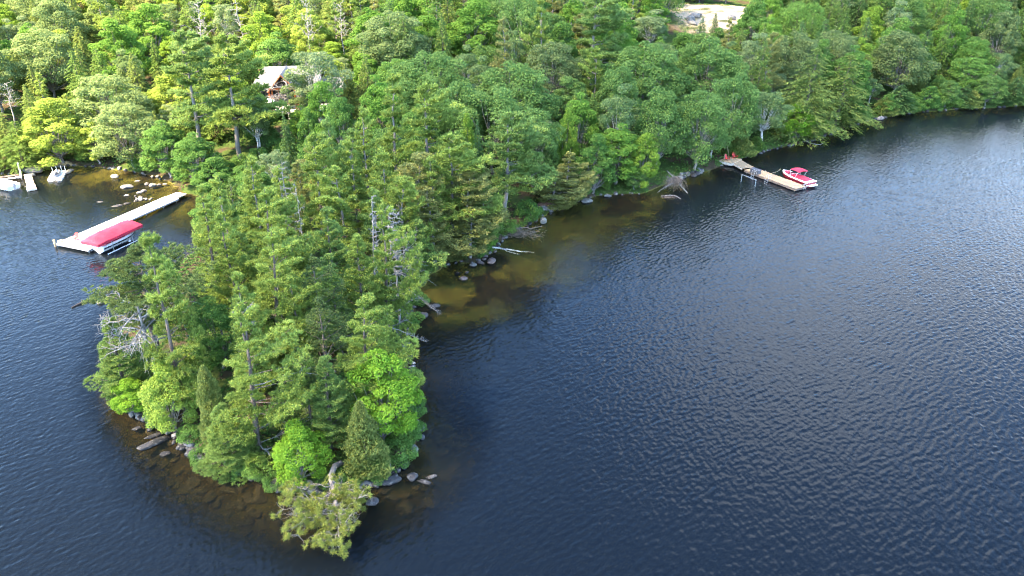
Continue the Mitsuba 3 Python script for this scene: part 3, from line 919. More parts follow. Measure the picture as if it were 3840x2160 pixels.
    'dark hemlock behind and right of the cleared lot',
    'bright green maple in front and left of the birch with a forked white trunk',
    'green hemlock behind the jet ski float',
    'broad pale yellow maple behind the grey bare tree on the slope',
    'bright green maple behind and right of the vivid maple at the top edge',
    'tall dark green oak behind the tall pine at the top edge',
    'broad mid green oak behind and left of the cleared lot',
    'broad mid green oak behind the tall pine at the top edge',
    'pale yellow maple behind the tall white trunked bare tree',
    'tall dark green oak behind the grey oak on the right shore',
    'broad mid green oak right of the cleared lot',
    'deep green maple right of the cleared lot',
    'green hemlock right of the grey bare tree on the slope',
    'tall olive pine behind and right of the tall pine at the top edge',
    'broad pale green oak behind and left of the grey bare tree on the slope',
    'tall dark green oak behind and right of the grey oak on the right shore',
    'bright green maple behind and left of the tall pine at the top edge',
    'dark hemlock behind the pale rounded oak by the house',
    'olive hemlock behind the left tall dark pine',
    'yellow green maple just right of the grey bare tree on the slope',
    'tall dark green oak behind and left of the grey oak on the right shore',
    'broad grey green oak left of the grey oak on the right shore',
    'dark green oak in front of the vivid maple at the top edge',
    'broad yellow green maple behind and right of the grey oak on the right shore',
    'tall green hemlock behind the tall pine at the top edge',
    'pale birch left of the left tall dark pine',
    'olive hemlock behind and right of the farther big olive hemlock',
    'broad bright green maple behind and left of the grey bare tree on the slope',
    'pale yellow maple behind and left of the pale bare tree on the slope',
    'brownish pine just left of the tall white trunked bare tree',
    'dark hemlock right of the cleared lot',
    'dark hemlock just left of the nearer big olive hemlock',
    'mid green oak just behind the grey oak on the right shore',
    'thin crowned pale birch on the slope above the left bay',
    'green hemlock just in front and left of the right tall dark pine',
    'tall deep green maple behind the vivid maple at the top edge',
    'mid green oak behind and right of the vivid maple at the top edge',
    'small yellowish cedar behind and right of the farther big olive hemlock',
    'pale yellow maple just in front of the tall white trunked bare tree',
    'pale green oak behind and left of the grey bare tree on the slope',
    'bright green maple right of the cleared lot',
    'bright green maple left of the cleared lot',
    'bright green maple behind the bare snag at the left edge',
    'green hemlock behind and right of the lime maple by the red boat',
    'small greyish birch right of the birch with a forked white trunk',
    'greyish birch behind and left of the cleared lot',
    'tall dark green oak behind and right of the farther big olive hemlock',
    'small green hemlock just behind and right of the bare snag at the left edge',
    'deep green maple behind and left of the vivid maple at the top edge',
    'broad mid green oak right of the grey oak on the right shore',
    'small yellowish cedar behind and right of the nearer big olive hemlock',
    'bright green maple left of the left tall dark pine',
    'cedar in the forest beyond the right dock',
    'yellow green maple behind the tall white trunked bare tree',
    'tall brownish pine behind and left of the tall pine at the top edge',
    'dark hemlock just right of the grey oak on the right shore',
    'olive pine behind and right of the layered maple over the bay',
    'green hemlock just behind the left tall dark pine',
    'deep green maple behind the pale rounded oak by the house',
    'bright green maple behind the tallest pine on the neck',
    'deep green maple just left of the bright hemlock above the right dock',
    'grey green oak behind the bare snag at the left edge',
    'pale yellow maple behind the bare snag at the left edge',
    'olive pine behind the tall white trunked bare tree',
    'pale birch behind the pale bare tree on the slope',
    'dark hemlock right of the grey oak on the right shore',
    'broad pale yellow maple behind and right of the grey bare tree on the slope',
    'dark hemlock behind the vivid maple at the top edge',
    'dark green oak behind the vivid maple at the top edge',
    'broad pale green oak behind the left tall dark pine',
    'pale birch left of the grey bare tree on the slope',
    'green hemlock right of the cleared lot',
    'green hemlock behind and left of the left tall dark pine',
    'broad dark green oak behind the vivid maple at the top edge',
    'bright green maple behind the birch with a forked white trunk',
    'dark green oak behind and right of the vivid maple at the top edge',
    'thin crowned birch in the forest beyond the right dock',
    'yellow green maple behind the bare snag at the left edge',
    'broad dark green oak behind the tall pine at the top edge',
    'tall brownish pine behind and left of the grey bare tree on the slope',
    'tall olive hemlock behind the bright hemlock above the right dock',
    'small green cedar behind and right of the single boulder off the right shore',
    'olive hemlock behind and left of the left tall dark pine',
    'green hemlock left of the grey bare tree on the slope',
    'tall brownish pine in front and right of the vivid maple at the top edge',
    'bright green maple in front of the cleared lot',
    'olive hemlock just behind the pale bare tree on the slope',
    'deep green maple in front and left of the tall pine at the top edge',
    'tall green hemlock behind and right of the cleared lot',
    'bright green maple behind and right of the tall pine at the top edge',
    'small deep green maple in front of the white trunked birch',
    'bluish green pine in front and left of the spreading pine on the neck',
    'broad pale yellow maple behind and left of the grey bare tree on the slope',
    'olive hemlock behind and right of the birch with a forked white trunk',
    'small olive hemlock in front and left of the left tall dark pine',
    'greyish birch right of the tall pine at the top edge',
    'tall dark green oak behind and right of the cleared lot',
    'dark hemlock behind the farther big olive hemlock',
    'yellow green maple behind the layered maple over the bay',
    'broad pale green oak left of the grey bare tree on the slope',
    'pale birch just left of the grey bare tree on the slope',
    'olive hemlock left of the tall white trunked bare tree',
    'tall mid green oak behind the farther big olive hemlock',
    'tall green hemlock behind and left of the vivid maple at the top edge',
    'broad grey green oak behind and left of the grey bare tree on the slope',
    'deep green maple in front and right of the birch with a forked white trunk',
    'green hemlock left of the grey oak on the right shore',
    'greyish birch behind the tall pine at the top edge',
    'dark hemlock in front and left of the bright hemlock above the right dock',
    'small green cedar right of the bright hemlock above the right dock',
    'bright green maple just in front and left of the tallest pine on the neck',
    'olive hemlock behind and left of the tallest pine on the neck',
    'brownish pine behind the thin snag in the neck',
    'deep green maple behind the tallest pine on the neck',
    'small greyish birch right of the house roof',
    'olive hemlock behind and left of the cleared lot',
    'dark green oak left of the tall pine at the top edge',
    'small bluish green pine just behind and left of the thin snag in the neck',
    'small green cedar behind and right of the nearer big olive hemlock',
    'dark hemlock behind and left of the vivid maple at the top edge',
    'small green cedar in front and left of the grey oak on the right shore',
    'mid green maple in the shaded forest between the house and the right dock',
    'small green cedar right of the grey oak on the right shore',
    'olive pine left of the grey bare tree on the slope',
    'dark green oak left of the birch with a forked white trunk',
    'greyish birch behind the tall white trunked bare tree',
    'small deep green maple right of the rocks in the bay',
    'small green cedar behind the farther big olive hemlock',
    'tall bright green maple behind the cleared lot',
    'greyish birch behind and left of the left tall dark pine',
    'broad pale yellow maple just behind and left of the tall white trunked bare tree',
    'olive pine behind the pale bare tree on the slope',
    'olive hemlock behind and right of the grey oak on the right shore',
    'olive hemlock behind and left of the tall white trunked bare tree',
    'olive hemlock behind and left of the grey bare tree on the slope',
    'small pale birch left of the leaning birch',
    'tall bluish green pine behind the tall white trunked bare tree',
    'tall yellow green maple behind the grey oak on the right shore',
    'greyish birch just left of the grey bare tree on the slope',
    'dark green oak behind and right of the pale bare tree on the slope',
    'bluish green pine behind and left of the tall pine at the top edge',
    'greyish birch just behind the bright hemlock above the right dock',
    'yellow green maple left of the grey bare tree on the slope',
    'tall dark hemlock behind and left of the grey oak on the right shore',
    'small bluish green pine left of the thin snag in the neck',
    'tall bright green maple just right of the tall pine at the top edge',
    'small greyish birch behind and left of the right dock',
    'olive hemlock behind the right tall dark pine',
    'olive pine behind and right of the bare snag at the left edge',
    'greyish birch behind and left of the grey oak on the right shore',
    'pale birch behind the tall white trunked bare tree',
    'tall bright green maple behind the grey bare tree on the slope',
    'green hemlock behind the nearer big olive hemlock',
    'pale birch left of the grey oak on the right shore',
    'bluish green pine left of the thin snag in the neck',
    'pale sunlit oak on the slope above the left bay',
    'dark hemlock behind and left of the grey oak on the right shore',
    'olive hemlock just behind and left of the right tall dark pine',
    'olive hemlock behind and left of the bright hemlock above the right dock',
    'green hemlock behind and right of the grey bare tree on the slope',
    'pale birch just behind the tall white trunked bare tree',
    'olive hemlock behind the layered maple over the bay',
    'dark hemlock behind the nearer big olive hemlock',
    'dark hemlock behind and right of the tall white trunked bare tree',
    'small pale birch right of the vivid maple at the top edge',
    'olive hemlock behind the pale bare tree on the slope',
    'green hemlock just in front and right of the left tall dark pine',
    'small pale yellow maple behind and right of the grey bare tree on the slope',
    'olive hemlock behind and left of the house roof',
    'olive hemlock right of the house',
    'tall bright green maple behind and left of the vivid maple at the top edge',
    'mid green oak behind the tallest pine on the neck',
    'pale yellow maple just behind the right tall dark pine',
    'bright green maple behind and right of the pale bare tree on the slope',
    'green hemlock behind and left of the house roof',
    'small pale yellow maple left of the grey bare tree on the slope',
    'yellowish cedar right of the grey oak on the right shore',
    'greyish birch behind the grey oak on the right shore',
    'green hemlock behind and left of the tall white trunked bare tree',
    'deep green maple behind and left of the cleared lot',
    'broad bright green maple behind and left of the cleared lot',
    'tall pale green oak behind the bare snag at the left edge',
    'small bluish green pine behind the tall white trunked bare tree',
    'small bluish green pine behind the thin snag in the neck',
    'yellowish cedar behind and right of the bright hemlock above the right dock',
    'small green cedar behind and right of the lime maple by the red boat',
    'olive hemlock left of the pale bare tree on the slope',
    'pale yellow maple in front and left of the left tall dark pine',
    'small green cedar in front and right of the grey oak on the right shore',
    'bright green maple right of the tall white trunked bare tree',
    'deep green maple behind the nearer big olive hemlock',
    'tall olive pine left of the tall pine at the top edge',
    'pale birch in front and right of the birch with a forked white trunk',
    'green hemlock behind and right of the nearer big olive hemlock',
    'small pale birch just behind the leaning birch',
    'olive hemlock just behind the left tall dark pine',
    'small olive hemlock just in front of the bare snag at the left edge',
    'tall olive hemlock behind the grey bare tree on the slope',
    'green hemlock behind and right of the single boulder off the right shore',
    'small yellowish cedar behind and right of the grey oak on the right shore',
    'small bright green maple behind and left of the vivid maple at the top edge',
    'tall mid green oak behind and right of the vivid maple at the top edge',
    'green cedar right of the bright hemlock above the right dock',
    'dark green oak just behind and left of the birch with a forked white trunk',
    'pale birch right of the vivid maple at the top edge',
    'olive hemlock behind and left of the pale bare tree on the slope',
    'small brownish pine left of the thin snag in the neck',
    'dark hemlock behind and right of the vivid maple at the top edge',
    'pale yellow maple behind and left of the left tall dark pine',
    'broad pale green oak behind the grey bare tree on the slope',
    'green hemlock right of the grey oak on the right shore',
    'small pale birch just behind the right tall dark pine',
    'tall bright green maple just behind and left of the pale rounded oak by the house',
    'greyish birch behind and right of the spreading pine on the neck',
    'green hemlock left of the house roof',
    'dark green oak in front of the cleared lot',
    'pale yellow maple behind and right of the bare snag at the left edge',
    'small olive hemlock behind and right of the thin snag in the neck',
    'olive hemlock just behind and left of the tall pine at the top edge',
    'pale birch in front and left of the cleared lot',
    'green hemlock behind the grey oak on the right shore',
    'small olive pine behind and right of the grey one sided snag',
    'dark hemlock just behind and left of the leaning birch',
    'tall dark hemlock behind the grey oak on the right shore',
    'bluish green pine left of the grey bare tree on the slope',
    'bluish green pine behind the pale bare tree on the slope',
    'green hemlock behind and left of the pale bare tree on the slope',
    'deep green maple in front of the cleared lot',
    'broad dark green oak behind and left of the cleared lot',
    'olive hemlock just behind and right of the grey bare tree on the slope',
    'greyish birch just right of the grey bare tree on the slope',
    'small deep green maple behind and left of the birch with a forked white trunk',
    'dark green oak behind and left of the cleared lot',
    'pale green oak behind the left tall dark pine',
    'green hemlock behind and left of the thin snag in the neck',
    'olive hemlock behind and right of the bare snag at the left edge',
    'olive hemlock in front and left of the vivid maple at the top edge',
    'olive hemlock behind the farther big olive hemlock',
    'green hemlock in front of the left tall dark pine',
    'pale birch in front of the vivid maple at the top edge',
    'pale birch behind and right of the grey oak on the right shore',
    'small deep green maple left of the thin snag in the neck',
    'small green cedar behind the nearer big olive hemlock',
    'yellow green maple behind the left tall dark pine',
    'broad yellow green maple behind the grey bare tree on the slope',
    'pale birch in front and right of the vivid maple at the top edge',
    'brownish pine behind the grey bare tree on the slope',
    'tall dark hemlock behind and right of the grey oak on the right shore',
    'olive pine left of the birch with a forked white trunk',
    'greyish birch left of the grey bare tree on the slope',
    'pale yellow maple behind and left of the grey bare tree on the slope',
    'mid green oak behind the tall pine at the top edge',
    'olive hemlock left of the right tall dark pine',
    'small green hemlock behind the thin snag in the neck',
    'olive hemlock just in front and left of the tallest pine on the neck',
    'pale birch right of the grey oak on the right shore',
    'greyish birch behind the bare snag at the left edge',
    'small brownish pine behind the pale bare tree on the slope',
    'bright green maple behind and right of the tall white trunked bare tree',
    'pale yellow maple left of the grey bare tree on the slope',
    'deep green maple left of the cleared lot',
    'greyish birch behind and left of the pale rounded oak by the house',
    'mid green oak just behind and left of the grey oak on the right shore',
    'bright green maple behind and left of the cleared lot',
    'olive hemlock behind and right of the nearer big olive hemlock',
    'yellow green maple just in front of the right tall dark pine',
    'small bluish green pine right of the white dock',
    'brownish pine right of the pale bare tree on the slope',
    'olive hemlock behind and left of the house',
    'small yellowish cedar right of the grey oak on the right shore',
    'olive hemlock left of the left tall dark pine',
    'olive hemlock behind the house roof',
    'green hemlock behind the vivid maple at the top edge',
    'tall bright green maple behind the vivid maple at the top edge',
    'green hemlock just left of the grey bare tree on the slope',
    'olive hemlock behind the bare snag at the left edge',
    'small olive hemlock right of the birch with a forked white trunk',
    'tall deep green maple behind and right of the cleared lot',
    'green hemlock behind the tall pine at the top edge',
    'bright green maple behind and left of the bright hemlock above the right dock',
    'bluish green pine left of the vivid maple at the top edge',
    'small yellow green maple left of the grey bare tree on the slope',
    'small green cedar just in front and left of the farther big olive hemlock',
    'green hemlock behind the farther big olive hemlock',
    'pale birch just right of the grey oak on the right shore',
    'yellowish cedar left of the grey oak on the right shore',
    'green hemlock right of the bright hemlock above the right dock',
    'olive hemlock behind and left of the right tall dark pine',
    'small bluish green pine in front and left of the bleached branch',
    'bright green maple behind and right of the bright hemlock above the right dock',
    'green hemlock just right of the right tall dark pine',
    'small yellowish cedar just in front of the nearer big olive hemlock',
    'green hemlock behind the house roof',
    'bright green maple behind and left of the tallest pine on the neck',
    'tall grey green oak behind and left of the grey bare tree on the slope',
    'mid green oak just behind and right of the grey oak on the right shore',
    'green hemlock behind and left of the vivid maple at the top edge',
    'bright green maple behind the leaning birch',
    'tall olive hemlock behind the pale bare tree on the slope',
    'dark hemlock behind and right of the spreading pine on the neck',
    'green hemlock just left of the tall white trunked bare tree',
    'small yellowish cedar behind and right of the single boulder off the right shore',
    'bright green maple left of the bright hemlock above the right dock',
    'small olive pine behind and left of the silver dead tree',
    'small olive hemlock behind the bare snag at the left edge',
    'yellowish cedar behind and left of the grey oak on the right shore',
    'broad mid green oak behind and right of the single boulder off the right shore',
    'small greyish birch behind and right of the lone pale shore pine',
    'green cedar behind the grey oak on the right shore',
    'small green hemlock left of the grey bare tree on the slope',
    'green hemlock behind and right of the spreading pine on the neck',
    'brownish pine behind the tall pine at the top edge',
    'tall brownish pine behind the pale bare tree on the slope',
    'small deep green maple right of the birch with a forked white trunk',
    'small olive hemlock left of the right tall dark pine',
    'small yellowish cedar behind the bright hemlock above the right dock',
    'greyish birch behind and right of the pale bare tree on the slope',
    'greyish birch in front of the white trunked birch',
    'small dark hemlock right of the grey oak on the right shore',
    'small green cedar right of the cleared lot',
    'green hemlock behind the tall white trunked bare tree',
    'bluish green pine in front and left of the thin snag in the neck',
    'deep green maple just in front of the spreading pine on the neck',
    'small green hemlock behind and right of the rocks in the bay',
    'bluish green pine in front of the white trunked birch',
    'small pale birch just right of the farther big olive hemlock',
    'green hemlock behind the right tall dark pine',
    'dark hemlock behind and right of the birch with a forked white trunk',
    'pale birch behind and right of the tall white trunked bare tree',
    'small deep green maple right of the silver dead tree',
    'green hemlock behind and left of the right tall dark pine',
    'small bluish green pine in front of the white trunked birch',
    'pale birch behind and left of the vivid maple at the top edge',
    'bright green maple in front and right of the tall pine at the top edge',
    'bluish green pine behind and right of the vivid maple at the top edge',
    'brownish pine in front and right of the cleared lot',
    'small bluish green pine behind the big front pine',
    'dark green oak behind the tall pine at the top edge',
    'small bluish green pine behind and left of the brown brush pile',
    'small yellowish cedar right of the cleared lot',
    'bright green maple behind and right of the tallest pine on the neck',
    'dark hemlock right of the vivid maple at the top edge',
    'green hemlock behind the single boulder off the right shore',
    'small yellowish cedar right of the farther big olive hemlock',
    'olive hemlock behind the pale rounded oak by the house',
    'small dark hemlock right of the farther big olive hemlock',
    'olive pine behind the vivid maple at the top edge',
    'brownish pine in front and right of the white trunked birch',
    'deep green maple in front and left of the cleared lot',
    'green hemlock behind and right of the bright hemlock above the right dock',
    'small deep green maple in front and right of the white trunked birch',
    'olive hemlock behind and right of the vivid maple at the top edge',
    'small green hemlock just in front and left of the nearer big olive hemlock',
    'yellowish cedar behind and right of the farther big olive hemlock',
    'olive pine behind and left of the birch with a forked white trunk',
    'greyish birch behind the vivid maple at the top edge',
    'green hemlock just right of the house roof',
    'small brownish pine in front and left of the lone pale shore pine',
    'small pale yellow maple behind and right of the house',
    'small yellowish cedar behind and right of the lime maple by the red boat',
    'bluish green pine right of the vivid maple at the top edge',
    'small greyish birch behind and left of the vivid maple at the top edge',
    'green hemlock behind and right of the vivid maple at the top edge',
    'small greyish birch behind and right of the vivid maple at the top edge',
    'small green hemlock behind the left tall dark pine',
    'yellow green maple left of the grey oak on the right shore',
    'bright green maple behind and left of the leaning birch',
    'small greyish birch in front of the left tall dark pine',
    'bluish green pine just left of the pale bare tree on the slope',
    'greyish birch just in front and right of the bright hemlock above the right dock',
    'green hemlock behind and right of the farther big olive hemlock',
    'bluish green pine behind and left of the tall white trunked bare tree',
    'green hemlock left of the tall white trunked bare tree',
    'small pale birch behind and left of the grey bare tree on the slope',
    'green hemlock left of the left tall dark pine',
    'small olive hemlock just left of the left tall dark pine',
    'pale birch behind and left of the grey bare tree on the slope',
    'small bluish green pine left of the bleached branch',
    'small yellow green maple behind the silver dead tree',
    'olive hemlock behind the vivid maple at the top edge',
    'bright green maple right of the vivid maple at the top edge',
    'green hemlock behind and right of the grey oak on the right shore',
    'pale birch behind and left of the right tall dark pine',
    'dark hemlock behind and left of the cleared lot',
    'small green cedar behind the grey oak on the right shore',
    'bright green maple behind the cleared lot',
    'olive hemlock behind the jet ski float',
    'tall dark hemlock behind the farther big olive hemlock',
    'dark hemlock behind and right of the grey oak on the right shore',
    'small green cedar behind and right of the grey oak on the right shore',
    'green hemlock behind and left of the nearer big olive hemlock',
    'pale birch behind and right of the vivid maple at the top edge',
    'small olive hemlock behind the rocks in the bay',
    'small deep green maple in front and left of the cleared lot',
    'small green cedar behind and right of the farther big olive hemlock',
    'dark hemlock behind the bright hemlock above the right dock',
    'green hemlock behind and left of the grey bare tree on the slope',
    'yellow green maple behind and left of the left tall dark pine',
    'dark hemlock behind and right of the pale bare tree on the slope',
    'dark hemlock behind the pale bare tree on the slope',
    'olive hemlock left of the grey bare tree on the slope',
    'small brownish pine behind and right of the silver dead tree',
    'greyish birch behind and right of the vivid maple at the top edge',
    'yellow green maple right of the house roof',
    'dark hemlock behind the tall pine at the top edge',
    'dark hemlock left of the tall pine at the top edge',
    'green hemlock in front of the vivid maple at the top edge',
    'small yellow green maple behind the tall white trunked bare tree',
    'pale birch behind and left of the bright hemlock above the right dock',
    'olive hemlock behind the grey oak on the right shore',
    'bluish green pine behind and right of the pale bare tree on the slope',
    'pale birch behind the tall pine at the top edge',
    'green hemlock behind the layered maple over the bay',
    'olive hemlock behind and right of the tall pine at the top edge',
    'small bright green maple in front of the vivid maple at the top edge',
    'small yellowish cedar in front of the grey oak on the right shore',
    'brownish pine behind the pale bare tree on the slope',
    'small green cedar behind and left of the grey oak on the right shore',
    'green hemlock behind and right of the right tall dark pine',
    'small brownish pine behind and left of the grey bare tree on the slope',
    'bright green maple right of the pale bare tree on the slope',
    'pale birch behind and right of the cleared lot',
    'brownish pine behind and left of the grey bare tree on the slope',
    'dark green shrub left of the grey one sided snag',
    'low green shrub along the waterline of the main shore',
    'light green shrub behind and right of the jet ski float',
    'dark green shrub left of the oak overhanging the water',
    'dark green shrub behind and left of the thin snag in the neck',
    'light green shrub in front of the farther big olive hemlock',
    'dark green shrub left of the thin snag in the neck',
    'light green shrub behind and right of the two toned boulder',
    'light green shrub just left of the brown brush pile',
    'dark green shrub right of the farther big olive hemlock',
    'dark green shrub behind and right of the rocks in the bay',
    'dark green shrub right of the single boulder off the right shore',
    'light green shrub left of the jet ski float',
    'dark green shrub behind and right of the two toned boulder',
    'dark green shrub in front and right of the grey oak on the right shore',
    'light green shrub left of the oak overhanging the water',
    'dark green shrub behind and right of the single boulder off the right shore',
    'light green shrub right of the single boulder off the right shore',
    'light green shrub behind and right of the rocks in the bay',
    'light green shrub in front and right of the lime maple by the red boat',
    'light green shrub left of the thin snag in the neck',
    'dark green shrub right of the white dock',
    'light green shrub behind and right of the single boulder off the right shore',
    'dark green shrub right of the rocks in the bay',
    'dark green shrub just behind and left of the single boulder off the right shore',
    'light green shrub in front and right of the grey oak on the right shore',
    'dark green shrub right of the nearer big olive hemlock',
    'dark green shrub right of the lime maple by the red boat',
    'light green shrub behind and left of the thin snag in the neck',
    'light green shrub just behind and left of the single boulder off the right shore',
    'dark green shrub behind the rocks in the bay',
]
TREE_GROUPS = [
    None,
    'shrubs along the shores',
    'pines of the neck and forest',
    'oaks of the forest',
    'cedars of the shore and forest',
    'hemlocks of the forest',
    'maples of the forest',
    'trees alike: sunlit pointed hemlock on the slope above the left bay',
    'birches of the forest',
    'trees alike: rounded dark oak in the forest beyond the right dock',
    'trees alike: pointed green hemlock in the forest beyond the right dock',
    'trees alike: pine among the sunlit trees above the left bay',
    'trees alike: sunlit yellow green maple on the slope above the left bay',
    'trees alike: mid green maple in the forest beyond the right dock',
    'trees alike: thin crowned pale birch on the slope above the left bay',
    'trees alike: cedar in the forest beyond the right dock',
    'trees alike: thin crowned birch in the forest beyond the right dock',
    'trees alike: mid green maple in the shaded forest between the house and the right dock',
    'trees alike: pale sunlit oak on the slope above the left bay',
    'shrubs along the main shore',
]
